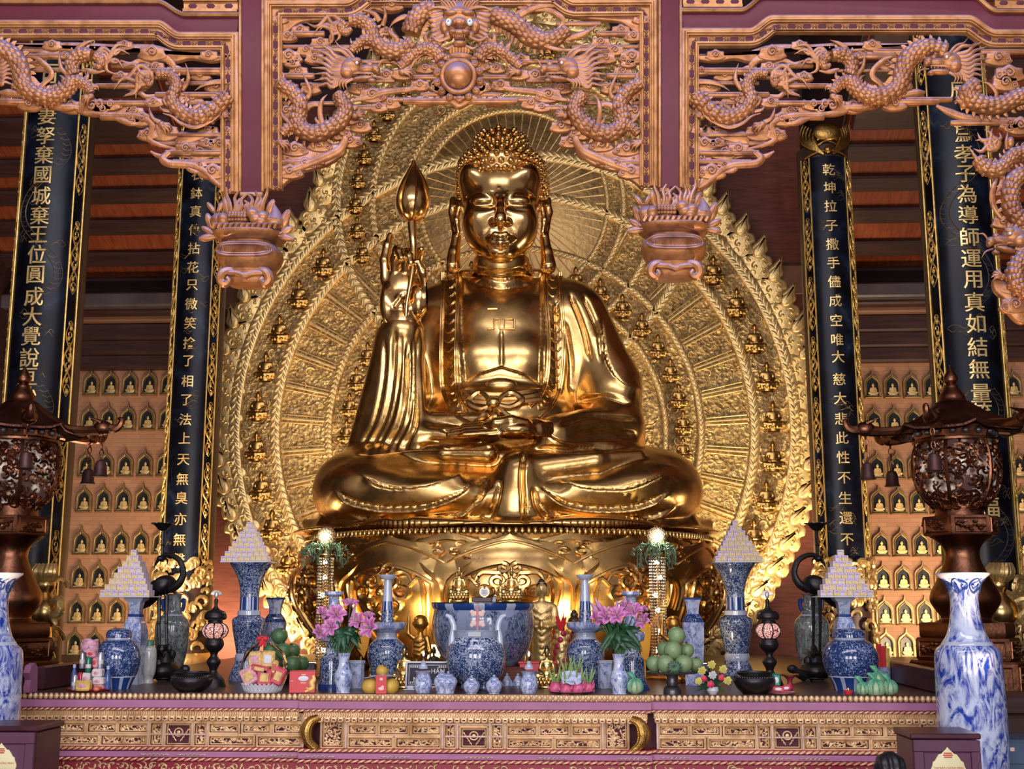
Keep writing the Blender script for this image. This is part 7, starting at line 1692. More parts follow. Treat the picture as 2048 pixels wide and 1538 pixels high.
# ------------------------------------------------------------------ bronze cranes on tortoises
def crane(sg, px0, lab):
    """sg=+1: neck loops to the right (left bird)"""
    o = place(px0, 1364, 22); y = o[1]; k = K(y); X = lambda x, py, d=0: np.array((P(px0, py, y).x+sg*x*k, y+d, P(px0, py, y).z))
    t = thing('bronze_crane', lab, 'statue', tuple(o), 'black bronze cranes')
    b = MB(); zt = X(0, 1302)[2]
    b.ell((o[0], y, ZT+.10), (30*k, .17, .09), 18, 10)
    for i in range(34):
        a, q = og.uniform(0, 2*PI), og.uniform(.3, 1); z = og.uniform(0, 1); b.ell((o[0]+math.cos(a)*26*k*q*(1-.45*z), y+math.sin(a)*.14*q*(1-.45*z), ZT+.04+z*(zt-ZT)*.95), (.035, .03, .045), 7, 5, M=Rz(a))
    b.tube([(o[0], y, ZT+.03), (o[0], y, zt)], [24*k, 20*k, 12*k], 12); b.tube([X(22, 1352, -.05), X(38, 1345, -.08), X(46, 1338, -.08)], [.05, .04, .035], 8); b.ell(X(48, 1337, -.08), (.05, .04, .04), 8, 6)
    b.build('tortoise_base', M['iron'], t)
    for d, xf in ((-.03, -6), (.04, 4)):
        b = MB(); b.tube([X(xf, 1190, d), X(xf-1, 1245, d), X(xf, 1305, d)], [.022, .014, .016, .014], 7); b.ell(X(xf-1, 1245, d), (.02, .02, .025), 7, 5)
        for a in (-.6, 0, .6): b.tube([X(xf, 1305, d), X(xf+9*math.sin(a+.6), 1309, d-.06*math.cos(a))], [.012, .006], 5)
        b.build('leg', M['iron'], t)
    b = MB(); b.ell(X(2, 1170), (24*k, .12, 19*k), 18, 12, M=Ry(sg*R(-18)))
    for s in (-1, 1): b.ell(X(-4, 1172, s*.10), (24*k, .035, 14*k), 14, 8, M=Ry(sg*R(-28)))
    for i in range(5): b.tube([X(-14, 1178+i*2, .03*(i-2)), X(-34, 1196+i*3, .02*(i-2)), X(-46, 1210+i*2, .02*(i-2))], [.05, .03, .006], 7)
    b.build('body', M['iron'], t)
    b = MB(); b.tube(spline([X(16, 1178, -.04), X(34, 1168, -.06), X(44, 1148, -.06), X(38, 1124, -.06), X(22, 1112, -.04), X(6, 1110, -.02), X(-4, 1116, -.01)], 26), [9*k, 8*k, 6.5*k, 5.5*k, 5*k, 4.5*k, 4.5*k], 10, up=(0, -1, 0)); b.build('neck', M['iron'], t)
    b = MB(); b.ell(X(-5, 1117), (8*k, .045, 6*k), 12, 8, M=Ry(sg*.3)); b.tube([X(-9, 1118), X(-16, 1128), X(-19, 1136)], [4*k, 2.5*k, .4*k], 7); b.tube([X(0, 1114), X(6, 1120, .03), X(6, 1130, .03)], [3*k, 2*k, .5*k], 6); b.build('head', M['iron'], t)
    b = MB(); b.tube([X(-3, 1124, .0), X(-2, 1090), X(-1, 1062)], [3.5*k, 3.2*k, 3.4*k], 9); b.ell(X(-2, 1090), (4.4*k, 4.4*k, 2*k), 10, 6)
    c_ = X(-1, 1050); b.lathe([(3*k, -12*k), (9*k, -9*k), (16*k, -1*k), (21*k, 3*k), (23*k, 2*k), (16*k, 0), (.5*k, -3*k)], 22, tuple(c_), caps=False)
    for i in range(8): b.ell(c_+np.array((20*k*math.cos(i*PI/4), 20*k*math.sin(i*PI/4), 3*k)), (5*k, 5*k, 1.6*k), 8, 5)
    b.build('lotus_candle_dish', M['iron'], t)
    b = MB(); b.lathe([(17*k, 0), (15*k, 1.5*k), (.5*k, 2*k)], 18, tuple(c_), caps=False)
    for i in range(14): b.ell(c_+np.array((og.uniform(-12, 12)*k, og.uniform(-12, 12)*k, 2.5*k)), (3*k, 3*k, 2*k), 6, 4)
    b.build('wax', plain('pale_wax', (.55, .60, .45), 0, .6), t); return t
crane(1, 327, 'black bronze crane standing on a tortoise at the left, neck curving right'); crane(-1, 1632, 'black bronze crane standing on a tortoise at the right, neck curving left')
# ------------------------------------------------------------------ mosaic glass lamps
def m_mosaic():
    t = NT('pink_mosaic_glass'); co = t.coord(); v = t.vor(co, 60, 'DISTANCE_TO_EDGE'); f = t.math('LESS_THAN', v, .10); c = t.mix(f, (.85, .45, .38), (.10, .02, .02)); t.base(c); t.l(c, t.b.inputs['Emission Color']); t.b.inputs['Emission Strength'].default_value = .75; t.set(0, .25); return t.m
M['mosaic'] = m_mosaic()
def mosaic_lamp(px, pyb, d, label):
    t, o, k = turned('mosaic_lamp', label, 'lamp', px, pyb, [('stem_top', 'iron', sm([(1, 1197), (4, 1200), (3, 1208), (4, 1214), (9, 1220)], 10)), ('dome', 'iron', sm([(9, 1220), (18, 1224), (22, 1233), (20, 1239), (14, 1241)], 10)), ('upper_collar', 'iron', [(14, 1241), (15, 1246), (13, 1248)]),
        ('lower_cup', 'iron', sm([(14, 1277), (17, 1282), (19, 1290), (15, 1299), (8, 1306)], 10)), ('stem', 'iron', sm([(8, 1306), (7, 1313), (12, 1320), (14, 1326), (9, 1336), (7, 1342)], 14)), ('foot', 'iron', sm([(7, 1342), (10, 1348), (20, 1358), (25, pyb-3), (26, pyb)], 8))], 'mosaic glass table lamps', rb=26)
    y = o[1]; zb, z1 = P(px, pyb, y).z, P(px, 1197, y).z; Z = lambda py: ZT+(P(px, py, y).z-zb)*(z1-ZT)/(z1-zb)
    g = MB(); g.lathe([(r*k, Z(py)) for r, py in sm([(12, 1247), (20, 1251), (25, 1262), (20, 1273), (12, 1278)], 12)], 28, (o[0], y, 0)); g.build('glass_globe', M['mosaic'], t)
    b = MB()
    for i in range(8): a = i*PI/4+.2; b.tube([(o[0]+(r+.6)*k*math.cos(a), y+(r+.6)*k*math.sin(a), Z(py)) for r, py in sm([(12, 1247), (20, 1251), (25, 1262), (20, 1273), (12, 1278)], 9)], .006, 5)
    b.build('cage_rib', M['iron'], t); b = MB()
    for i in range(9): a = -1.2+i*.3; c0 = np.array((o[0], y, Z(1191))); b.tube([c0, c0+np.array((math.sin(a)*12*k, 0, math.cos(a)*10*k))], [.004, .011], 6, flat=.5, up=(0, -1, 0))
    b.ell((o[0], y-.01, Z(1190)), (4*k, 3*k, 7*k), 10, 8); b.build('crest', plain('silvery_crest', (.55, .50, .48), .6, .35), t)
    b = MB(); b.box((o[0], y-12.5*k, Z(1293)), (13*k, .01, 6*k), .002); b.build('name_plate', plain('plate_grey', (.5, .48, .44), .6, .4), t)
    point('lamp_bulb', (o[0], y, Z(1262)), 0.9, (1, .6, .45), .02); return t
mosaic_lamp(425, 1375, 0, 'black mosaic glass lamp glowing pink beside the left beaker vase'); mosaic_lamp(1541, 1375, 0, 'black mosaic glass lamp glowing pink beside the right beaker vase')
def black_bowl(px, pyb, label):
    t, o, k = turned('black_bowl', label, 'bowl', px, pyb, [('rim', 'iron', [(29, 1347), (31, 1343), (33, 1344), (32, 1349)]), ('body', 'iron', sm([(32, 1349), (39, 1356), (40, 1365), (34, 1377), (24, pyb-2), (23, pyb)], 14))], 'black bronze offering bowls', n=40, rb=23)
    b = MB(); z = P(px, 1354, o[1]).z
    for i in range(48): a = i*PI/24; b.ell((o[0]+37.5*k*math.cos(a), o[1]+37.5*k*math.sin(a), z), (.008, .008, .012), 6, 4)
    b.build('beaded_band', M['iron'], t)
black_bowl(382, 1388, 'round black bowl left of the left mosaic lamp'); black_bowl(1510, 1390, 'round black bowl in front of the right mosaic lamp')
# ------------------------------------------------------------------ fruit
def m_pomelo(nm, a, b_): t = NT(nm); co = t.coord(); t.base(t.ramp(t.noise(co, 3.5, 5), [(.35, a), (.65, b_)])); t.bump(t.noise(co, 90, 2), .15, .003); t.set(0, .38); return t.m
M['pom_dark'] = m_pomelo('dark_green_pomelo', (.045, .12, .045), (.09, .19, .08)); M['pom'] = m_pomelo('green_pomelo', (.13, .25, .10), (.24, .34, .17)); M['pom_y'] = m_pomelo('yellow_pomelo', (.48, .29, .035), (.62, .40, .07))
def fruit(px, py, r, y, m, name, label, group, stemz=True):
    c_ = np.array(P(px, py, y)); k = K(y); b = MB(); q = og.uniform(0, 6)
    b.lathe([(r*k*math.sin(t)*(1-.06*math.cos(t)), -r*k*math.cos(t)*(1.0+.05*math.cos(t))) for t in np.linspace(0, PI, 18)], 26, (0, 0, 0), caps=False); v = np.concatenate(b.v); A = np.array(Rx(og.uniform(-.5, .5)) @ Ry(og.uniform(-.5, .5))); b.v = [v @ A.T+c_]
    t = thing(name, label, 'fruit', tuple(c_), group); b.build('skin', m, t, smooth=180); b2 = MB(); b2.ell(c_+A @ np.array((0, 0, r*k*1.04)), (.012, .012, .008), 8, 5); b2.build('stalk_end', M['stem_brown'], t); return t
M['stem_brown'] = plain('brown_stalk', (.12, .08, .03), 0, .7)
GP1 = [(559, 1272, 16, 11.30, 'topmost dark green pomelo of the stack by the gift basket'), (566, 1302, 16.5, 11.05, 'dark green pomelo in the middle of the stack, behind the gift basket'), (585, 1302, 15, 11.35, 'dark green pomelo behind on the right of the middle tier of the left stack'), (585, 1328, 17, 11.0, 'front dark green pomelo over the red gift box'), (603, 1327, 15, 11.25, 'rightmost dark green pomelo of the stack over the red gift box'), (550, 1330, 16, 11.2, 'dark green pomelo low in the left stack, hidden by the gift basket'), (542, 1301, 14, 11.35, 'dark green pomelo peeking out left of the middle tier of the left stack')]
for x, y_, r, d, lab in GP1: fruit(x, y_, r, d, M['pom_dark'], 'pomelo', lab, 'dark green pomelos of the left stack')
z_ = P(578, 1345, 11.15).z; t = thing('fruit_stand', 'dark low stand under the dark green pomelos behind the red gift box', 'stand', (P(576, 1345, 11.15).x, 11.15, ZT)); b = MB(); b.lathe([(.18, ZT), (.12, ZT+.03), (.10, z_-.04), (.24, z_), (.01, z_)], 24, (P(576, 1345, 11.15).x, 11.15, 0)); b.build('stand', M['iron'], t)
o = place(1345, 1390, 17); yP = o[1]; kP = K(yP)
turned('footed_dish', 'dark metal footed dish carrying the pale green pomelos', 'dish', 1345, 1390, [('plate', 'pewter', [(46, 1343), (49, 1343), (48, 1346), (20, 1350)]), ('stem', 'pewter', sm([(12, 1350), (10, 1358), (11, 1364), (10, 1372)], 8)), ('foot', 'pewter', sm([(10, 1372), (15, 1376), (17, 1384), (17, 1390)], 6))], n=40, rb=17) if 'pewter' in M or not M.__setitem__('pewter', plain('dark_pewter', (.10, .10, .11), .7, .35)) else 0
for i, (x, y_, r, d, lab) in enumerate([(1353, 1271, 17, 0, 'topmost pale green pomelo on the footed dish'), (1346, 1300, 17.5, -.06, 'pale green pomelo front of the second tier on the footed dish'), (1329, 1298, 15, .12, 'pale green pomelo behind on the left of the second tier on the footed dish'), (1373, 1301, 14.5, .08, 'pale green pomelo at the right of the second tier on the footed dish'), (1309, 1327, 16, .02, 'leftmost pale green pomelo of the bottom tier on the footed dish'), (1331, 1327, 17, -.10, 'second pale green pomelo from the left in the bottom tier on the footed dish'), (1368, 1327, 17.5, -.10, 'third pale green pomelo from the left in the bottom tier on the footed dish'), (1391, 1329, 14, .06, 'rightmost pale green pomelo of the bottom tier on the footed dish')]):
    fruit(x, y_, r, yP+d, M['pom'], 'pomelo', lab, 'pale green pomelos on the footed dish')
b = MB(); c_ = np.array(P(1349, 1334, yP-.19))
for i in range(12): a = i*.52; b.ell(c_+np.array((math.cos(a)*.03, -.01, math.sin(a)*.025)), (.03, .006, .012), 8, 4, M=Ry(-a))
tag(b.build('leaf_sprig', M['leafgreen'], loc=tuple(c_)), 'dark leaf sprig between the bottom pomelos on the footed dish', 'leaf')
yY = place(760, 1390, 17)[1]
for x, y_, r, d, lab in ((741, 1373, 17, 0, 'yellow pomelo left of the standing red envelope'), (781, 1373, 17, 0, 'yellow pomelo right of the standing red envelope'), (764, 1342, 12, .06, 'small yellow fruit on the blue notes above the red envelope')): fruit(x, y_, r, yY+d, M['pom_y'], 'yellow_pomelo', lab, 'yellow pomelos')
M['red'] = plain('red_card', (.62, .035, .045), 0, .4); M['gold_print'] = plain('gold_print', (.62, .40, .12), .4, .4); M['note'] = plain('pale_blue_banknote', (.45, .52, .72), 0, .6, .2, 30)
qe = P(762, 1390, yY-.10); b = MB(); b.box((qe.x, yY-.10, ZT+.073), (21*k10, .006, .146), .001); t = thing('red_envelope', 'red lucky envelope standing between the two yellow pomelos', 'envelope', (qe.x, yY-.10, ZT)); b.build('envelope', M['red'], t); b = MB()
b.ell((qe.x, yY-.104, ZT+.115), (.014, .002, .012), 10, 6); b.ell((qe.x, yY-.104, ZT+.04), (.024, .002, .014), 10, 6); b.ell((qe.x+.012, yY-.104, ZT+.055), (.012, .002, .010), 10, 6); b.build('printed_emblem', plain('pink_print', (.8, .6, .6), 0, .5), t)
for i in range(4): b = MB(); b.box((0, 0, 0), (.13, .06, .004), .001, M=Ry((i-1.5)*.12) @ Rz(i*.4)); c_ = P(745+i*11, 1353-(i % 2)*2, yY-.03); b.v = [np.concatenate(b.v)+np.array(c_)]; tag(b.build('banknote', M['note'], loc=tuple(c_)), 'pale blue banknote lying under the small yellow fruit', 'banknote', 'banknotes on the yellow pomelos')
def m_dragon(): t = NT('dragon_fruit_skin'); co = t.coord(); t.base(t.ramp(t.noise(co, 5, 4), [(.35, (.42, .03, .12)), (.65, (.70, .14, .27))])); t.set(0, .4); return t.m
M['dragonf'] = m_dragon(); M['scale_green'] = plain('green_fruit_scale', (.22, .36, .12), 0, .5, .3, 20); yD = place(1142, 1391, 14)[1]; kD = K(yD)
def dragonfruit(px, py, r, d, lab):
    c_ = np.array(P(px, py, yD+d)); t = thing('dragon_fruit', lab, 'fruit', tuple(c_), 'dragon fruit on the black plate'); b = MB(); b.ell(c_, (r*kD, r*kD, r*kD*1.05), 20, 14); b.build('flesh', M['dragonf'], t, smooth=180); b = MB(); g = MB()
    for i in range(9):
        a, e = i*2.4, -.6+1.4*i/9; d3 = np.array((math.cos(a)*math.cos(e), math.sin(a)*math.cos(e), math.sin(e))); p = c_+d3*r*kD*.97; b.tube([p, p+d3*.008+np.array((0, 0, .012)), p+d3*.016+np.array((0, 0, .03))], [.013, .009, .002], 6, flat=.5)
    b.build('scale', M['dragonf'], t)
    for i in range(7): a = i*.9; p = c_+np.array((math.cos(a)*.02, math.sin(a)*.02, r*kD)); g.tube([p, p+np.array((math.cos(a)*.02, math.sin(a)*.02, .05)), p+np.array((math.cos(a)*.045, math.sin(a)*.03, .11+.03*(i % 2)))], [.010, .008, .001], 6, flat=.5)
    g.build('leaf_crown', M['scale_green'], t)
for a in ((1111, 1377, 12.5, 0, 'leftmost dragon fruit on the black plate'), (1132, 1380, 12, -.06, 'second dragon fruit from the left on the black plate'), (1156, 1378, 12.5, -.05, 'third dragon fruit from the left on the black plate'), (1176, 1377, 11.5, .01, 'rightmost dragon fruit on the black plate'), (1134, 1356, 12, .10, 'dragon fruit raised at the back left behind the tissue'), (1152, 1354, 11, .12, 'dragon fruit raised at the back right behind the tissue')): dragonfruit(*a)
q = P(1143, 1391, yD); t = thing('black_plate', 'round black plate under the dragon fruit', 'plate', (q.x, yD, ZT)); b = MB(); b.lathe([(.10, ZT), (.16, ZT+.006), (.185, ZT+.018), (.18, ZT+.019), (.01, ZT+.008)], 36, (q.x, yD, 0), sy=.9); b.build('plate', M['iron'], t)
b = MB(); c_ = np.array(P(1143, 1356, yD-.08)); A = np.zeros((8, 8, 3))
for i in range(8):
    for j in range(8): A[i, j] = c_+np.array(((i-3.5)*.022, -.01+og.uniform(-.015, .015), (j-3.5)*.014+og.uniform(-.012, .012)))
b.grid(A); tag(b.build('tissue_wrap', M['note'], loc=tuple(c_), smooth=180), 'crumpled pale blue tissue tucked among the dragon fruit', 'tissue')
# green net-wrapped fruit
M['green_net'] = plain('green_net_wrap', (.10, .36, .22), 0, .25, .4, 40, .3, 150, bd=.004); M['pale_fruit'] = m_pomelo('pale_wrapped_fruit', (.24, .38, .20), (.40, .50, .30))
for px, py, r, lab in ((1270, 1374, 15, 'green plastic-wrapped fruit at the foot of the flared candlestick'), (1756, 1361, 15, 'topmost green-wrapped fruit before the right ginger jar'), (1751, 1378, 17, 'front green-wrapped fruit of the little heap at the right'), (1780, 1377, 14, 'rightmost green-wrapped fruit of the little heap at the right'), (1725, 1379, 12, 'leftmost green-wrapped fruit of the little heap at the right')):
    y = place(px, 1392, 14)[1]+(.10 if py < 1370 else 0); c_ = np.array(P(px, py, y)); k = K(y); t = thing('wrapped_fruit', lab, 'fruit', tuple(c_), 'green-wrapped fruit'); b = MB(); b.ell(c_, (r*k, r*k, r*k*.95), 20, 14); b.build('fruit', M['pale_fruit'], t, smooth=180); b = MB()
    for i in range(9): a = i*.7; b.tube([c_+np.array((math.cos(a)*r*k*1.02*math.sin(u), math.sin(a)*r*k*1.02*math.sin(u), r*k*math.cos(u))) for u in np.linspace(.05, 2.2, 8)], [.012, .004], 5)
    b.tube([c_+np.array((0, 0, r*k)), c_+np.array((-.03, 0, r*k+.04)), c_+np.array((-.06, 0, r*k+.05))], [.015, .025, .006], 7); b.build('net_wrap', M['green_net'], t)
# ------------------------------------------------------------------ gift basket, red box, tray of drinks, notice
o = place(525, 1389, 34); yB = o[1]; kB = K(yB); X = lambda x, py, d=0: np.array(P(x, py, yB+d))
t = thing('gift_basket', 'white plastic basket of packaged sweets in clear wrap with a red bow', 'gift basket', tuple(o)); b = MB(); zb = ZT; zr = X(525, 1368)[2]
b.lathe([(34*kB, zb), (37*kB, zb+.03), (41*kB, zr), (39*kB, zr), (34*kB, zb+.03)], 30, (o[0], yB, 0), caps=False)
for i in range(30):
    a = i*PI/15
    for s in (-1, 1): b.tube([(o[0]+(35+6*u)*kB*math.cos(a+s*.2*u), yB+(35+6*u)*kB*math.sin(a+s*.2*u), zb+.01+u*(zr-zb)) for u in (0, .5, 1)], .005, 4)
b.build('basket', M['white'], t)
M['pack_red'] = plain('red_sweet_pack', (.55, .06, .09), 0, .3, .3, 25); M['pack_gold'] = plain('golden_sweet_pack', (.66, .44, .14), 0, .3, .35, 25); M['pack_pink'] = plain('pink_sweet_pack', (.62, .30, .36), 0, .3, .35, 30)
for x, py, w, h, tl, m, m2 in ((498, 1352, 30, 34, -.5, 'pack_pink', 'pack_gold'), (530, 1355, 30, 32, .05, 'pack_red', 'pack_gold'), (557, 1352, 24, 34, .4, 'pack_red', 'pack_gold'), (511, 1318, 28, 30, -.1, 'pack_gold', 'pack_pink'), (537, 1318, 26, 32, .06, 'pack_gold', 'white'), (520, 1338, 36, 14, .2, 'pack_red', 'pack_gold'), (550, 1334, 12, 26, .1, 'pack_gold', 'pack_red')):
    b = MB(); c_ = X(x, py, -.10 if py > 1330 else -.02); b.box((0, 0, 0), (w*kB, .05, h*kB), .012, M=Ry(tl)); b.v = [np.concatenate(b.v)+c_]; q = b.build('sweet_packet', M[m], t); part(q)
    b = MB(); b.box((0, 0, 0), (w*kB*.55, .006, h*kB*.5), .002, M=Ry(tl)); b.v = [np.concatenate(b.v)+c_-np.array((0, .026, 0))]; b.build('label_print', M[m2], q)
b = MB()
for s in (-1, 1): b.ell(X(525+s*6, 1277, -.05), (7*kB, .03, 5*kB), 10, 6, M=Ry(s*.5)); b.tube([X(525, 1280, -.06), X(525+s*5, 1292, -.08)], [.012, .016], 5)
b.ell(X(525, 1279, -.06), (.015, .015, .015), 8, 6); b.build('bow', M['red'], t)
b = MB(); n = 28; wp = [(40, 1370), (46, 1350), (45, 1325), (36, 1303), (18, 1288), (6, 1281), (12, 1272), (16, 1266)]; A = []
for r, py in wp: A.append([(o[0]+r*kB*(1+.05*math.sin(i*3.1+r)+.03*math.sin(i*7))*math.cos(2*PI*i/n), yB+r*kB*.85*math.sin(2*PI*i/n)*(1+.05*math.cos(i*2.3)), X(525, py)[2]) for i in range(n)])
b.grid(np.array(A), closed_v=True); b.build('clear_wrap', M['glass'], t, smooth=180)
o = place(605, 1389, 20); k = K(o[1]); t = thing('red_gift_box', 'red cardboard gift box with a gold dragon print on the table front', 'box', tuple(o)); hz = P(605, 1341, o[1]).z-ZT; RB = Rz(.16); b = MB(); b.box((0, 0, hz/2), (50*k, .16, hz), .004, M=RB); b.v = [np.concatenate(b.v)+o]; b.build('carton', M['red'], t)
f_ = lambda x, z, d=.0805: o+np.array(RB @ Vector((x*k, -d, z*hz)))
b = MB(); v = np.array(RB); b.ell(f_(2, .66), (10*k, .0015, 5*k), 16, 8, M=RB); b.build('oval_label', M['white'], t); b = MB(); b.box(f_(2, .84), (8*k, .001, 2*k), 0, M=RB); b.box(f_(2, .46), (11*k, .001, 1.6*k), 0, M=RB); b.box(f_(-20, .55), (5*k, .001, 1.2*k), 0, M=RB); b.build('printed_line', M['palepink'], t)
b = MB(); b.tube([f_(x, z, .083) for x, z in spline([(6, .06), (14, .16), (20, .26), (17, .45), (22, .62), (20, .80)], 16)], [.008, .022, .024, .012], 8, flat=.25, up=(0, -1, 0)); b.tube([f_(x, z, .083) for x, z in ((14, .16), (8, .24), (6, .20))], [.01, .003], 5); b.build('dragon_print', M['gold_print'], t)
# tray of drinks
o = place(178, 1386, 42); yT = o[1]-.0; kT = K(yT); t = thing('red_tray', 'round red plastic tray under the pile of drinks and snacks at the left', 'tray', tuple(o)); b = MB(); b.lathe([(36*kT, ZT), (40*kT, ZT+.008), (43*kT, ZT+.022), (42*kT, ZT+.023), (38*kT, ZT+.011), (.01, ZT+.011)], 36, (o[0], yT, 0), sy=.8); b.build('tray', M['red'], t)
M['can_silver'] = plain('silver_can', (.55, .55, .66), .7, .3, .2, 10); M['can_green'] = plain('green_can', (.02, .20, .12), .2, .25); M['can_red'] = plain('red_can', (.55, .03, .08), .3, .25, .2, 8); M['pack_white'] = plain('white_snack_pack', (.70, .64, .64), 0, .4, .12, 30); M['blue_bottle'] = plain('blue_bottle', (.06, .12, .36), 0, .15, .4, 12); M['snack_yel'] = plain('yellow_snack_bag', (.68, .48, .12), 0, .3, .35, 14); M['orange'] = plain('orange_pack', (.75, .16, .04), 0, .4)
zT = ZT+.012
def can(px, pyb, ptop, r, m, name, label, cat, d=0, bottle=False):
    q = np.array(P(px, pyb, yT+d)); zb = max(zT, q[2]) if pyb < 1360 else zT; h = (pyb-ptop)*kT; t = thing(name, label, cat, (q[0], yT+d, zb), 'drinks and packs on the red tray'); b = MB(); w = r*kT
    pr = [(w*.85, 0), (w, .01), (w, h-.012), (w*.8, h), (.001, h)] if not bottle else [(w*.9, 0), (w, .01), (w*.92, h*.3), (w, h*.6), (w*.4, h*.8), (w*.38, h*.88)]
    b.lathe(pr, 20, (q[0], yT+d, zb)); b.build('body', M[m], t); b = MB()
    if bottle: b.lathe([(w*.5, h*.86), (w*.5, h), (.001, h)], 14, (q[0], yT+d, zb)); b.build('cap', M['can_red'] if m != 'blue_bottle' else M['note'], t)
    else: b.lathe([(w*1.012, h*.3), (w*1.012, h*.55)], 20, (q[0], yT+d, zb), caps=False); b.build('label_band', M['pack_white'], t)
def pack(px, pyb, ptop, w, m, label, d=0, cat='packet', name='snack_packet', tilt=0):
    q = np.array(P(px, pyb, yT+d)); h = (pyb-ptop)*kT; zb = q[2] if pyb < 1372 else zT; t = thing(name, label, cat, (q[0], yT+d, zb), 'drinks and packs on the red tray'); b = MB(); b.box((0, 0, h/2), (w*kT, .085, h), .012, M=Ry(tilt)); b.v = [np.concatenate(b.v)+np.array((q[0], yT+d, zb))]; b.build('packet', M[m], t)
    b = MB(); b.ell((q[0], yT+d-.043, zb+h*.5), (w*kT*.3, .002, h*.22), 10, 6); b.build('label_print', M['pack_pink'] if m != 'pack_pink' else M['red'], t)
can(146, 1382, 1334, 6, 'blue_bottle', 'drink_bottle', 'blue drink bottle at the left edge of the red tray', 'bottle', -.02, True); can(214, 1381, 1336, 6, 'blue_bottle', 'drink_bottle', 'blue drink bottle at the right edge of the red tray', 'bottle', -.02, True)
can(148, 1383, 1354, 5.5, 'can_silver', 'drink_can', 'slim silver can at the front left of the red tray', 'can', -.12); can(160, 1372, 1340, 6, 'can_red', 'drink_can', 'red drink can behind the slim silver can', 'can', .0); can(176, 1345, 1316, 5.5, 'can_green', 'drink_can', 'dark green can in the middle of the pile on the red tray', 'can', -.06)
can(164, 1337, 1305, 5.5, 'can_silver', 'drink_can', 'pale silver can left of the dark green can', 'can', .02); can(200, 1337, 1306, 6, 'can_silver', 'drink_can', 'pale can with a yellow mark at the right of the upper tier', 'can', .02)
pack(196, 1354, 1338, 20, 'pack_white', 'white wafer pack second from the top on the right of the red tray', -.04); pack(198, 1370, 1355, 22, 'pack_white', 'white wafer pack in the middle of the right stack on the red tray', -.06); pack(199, 1382, 1371, 20, 'pack_pink', 'pink wafer pack at the bottom of the right stack on the red tray', -.05); pack(174, 1368, 1346, 16, 'pack_white', 'cream carton under the dark green can', -.04); pack(192, 1336, 1314, 10, 'pack_pink', 'pink carton right of the dark green can', .0); pack(176, 1338, 1322, 12, 'pack_pink', 'pink carton right behind the dark green can', .08); pack(184, 1315, 1300, 18, 'pack_pink', 'pink snack carton high in the pile on the red tray', -.02)
pack(167, 1382, 1362, 28, 'snack_yel', 'yellow snack bag at the front of the red tray', -.17, 'snack', 'snack_bag'); pack(195, 1384, 1376, 12, 'orange', 'small orange packet at the front of the red tray', -.19)
c_ = np.array(P(180, 1291, yT)); b = MB()
for i in range(16): a, e = i*2.4, -.9+1.8*i/16; b.ell(c_+np.array((math.cos(a)*.06*math.cos(e), math.sin(a)*.05*math.cos(e), math.sin(e)*.05)), (.045, .012, .035), 8, 5, M=Rz(a+PI/2) @ Rx(e))
tag(b.build('cloth_rose', plain('pink_cloth_rose', (.62, .34, .44), 0, .6, .2, 12), loc=tuple(c_)), 'ruffled pink cloth rose crowning the pile on the red tray', 'ornament')
# framed notice
o = place(857, 1379, 0); y = o[1]+.02; k = K(y); t = thing('framed_notice', 'dark framed notice with white border standing behind the oil lamp jar', 'notice', (o[0], y, ZT)); z0_, z1_ = ZT+.012, P(857, 1323, y).z; w = 92*k; TL = Rx(R(-8))
def nt(x, z, d): return np.array((o[0], y, z0_))+np.array(TL @ Vector((x, d, z)))
hN = z1_-z0_; b = MB()
for x, z, ww, hh in ((0, .006, w, .014), (0, hN-.006, w, .014), (-w/2+.007, hN/2, .014, hN), (w/2-.007, hN/2, .014, hN)): b.box(nt(x, z, 0), (ww, .02, hh), .003, M=TL)
b.build('frame', M['white'], t); b = MB(); b.box(nt(0, hN/2, .002), (w-.02, .01, hN-.02), 0, M=TL); b.build('board', plain('dark_slate_print', (.025, .025, .05), 0, .7), t); b = MB()
for x, z, ww, hh in ((0, .03, w-.06, .004), (0, hN-.03, w-.06, .004), (-w/2+.03, hN/2, .004, hN-.06), (w/2-.03, hN/2, .004, hN-.06)): b.box(nt(x, z, -.0045), (ww, .002, hh), 0, M=TL)
for sx in (-1, 1):
    for q in range(5):
        for zz in (.045, hN-.045): b.ell(nt(sx*(w/2-.045-q*.018), zz, -.004), (.007, .002, .009), 6, 4)
b.build('border_print', M['pack_white'], t)
b = MB()
for s_, x, z, sz in (('HÂN', .075, hN*.66, .055), ('N', -.115, hN*.32, .055), ('IO P', .115, hN*.32, .055)):
    v, f = text_mesh(s_, sz, .001); b.add(np.array([nt(x+q[0], z+q[1], -.005-q[2]) for q in v]), f)
b.build('lettering', M['pack_white'], t, smooth=0); b = MB(); b.box((o[0]-.15, y-.09, ZT+.006), (.09, .12, .008), .002); b.box((o[0]-.15, y-.06, ZT+.02), (.05, .02, .03), .002); b.box((o[0]+.15, y-.02, ZT+.01), (.05, .10, .018), .002); b.build('easel_foot', M['white'], t)
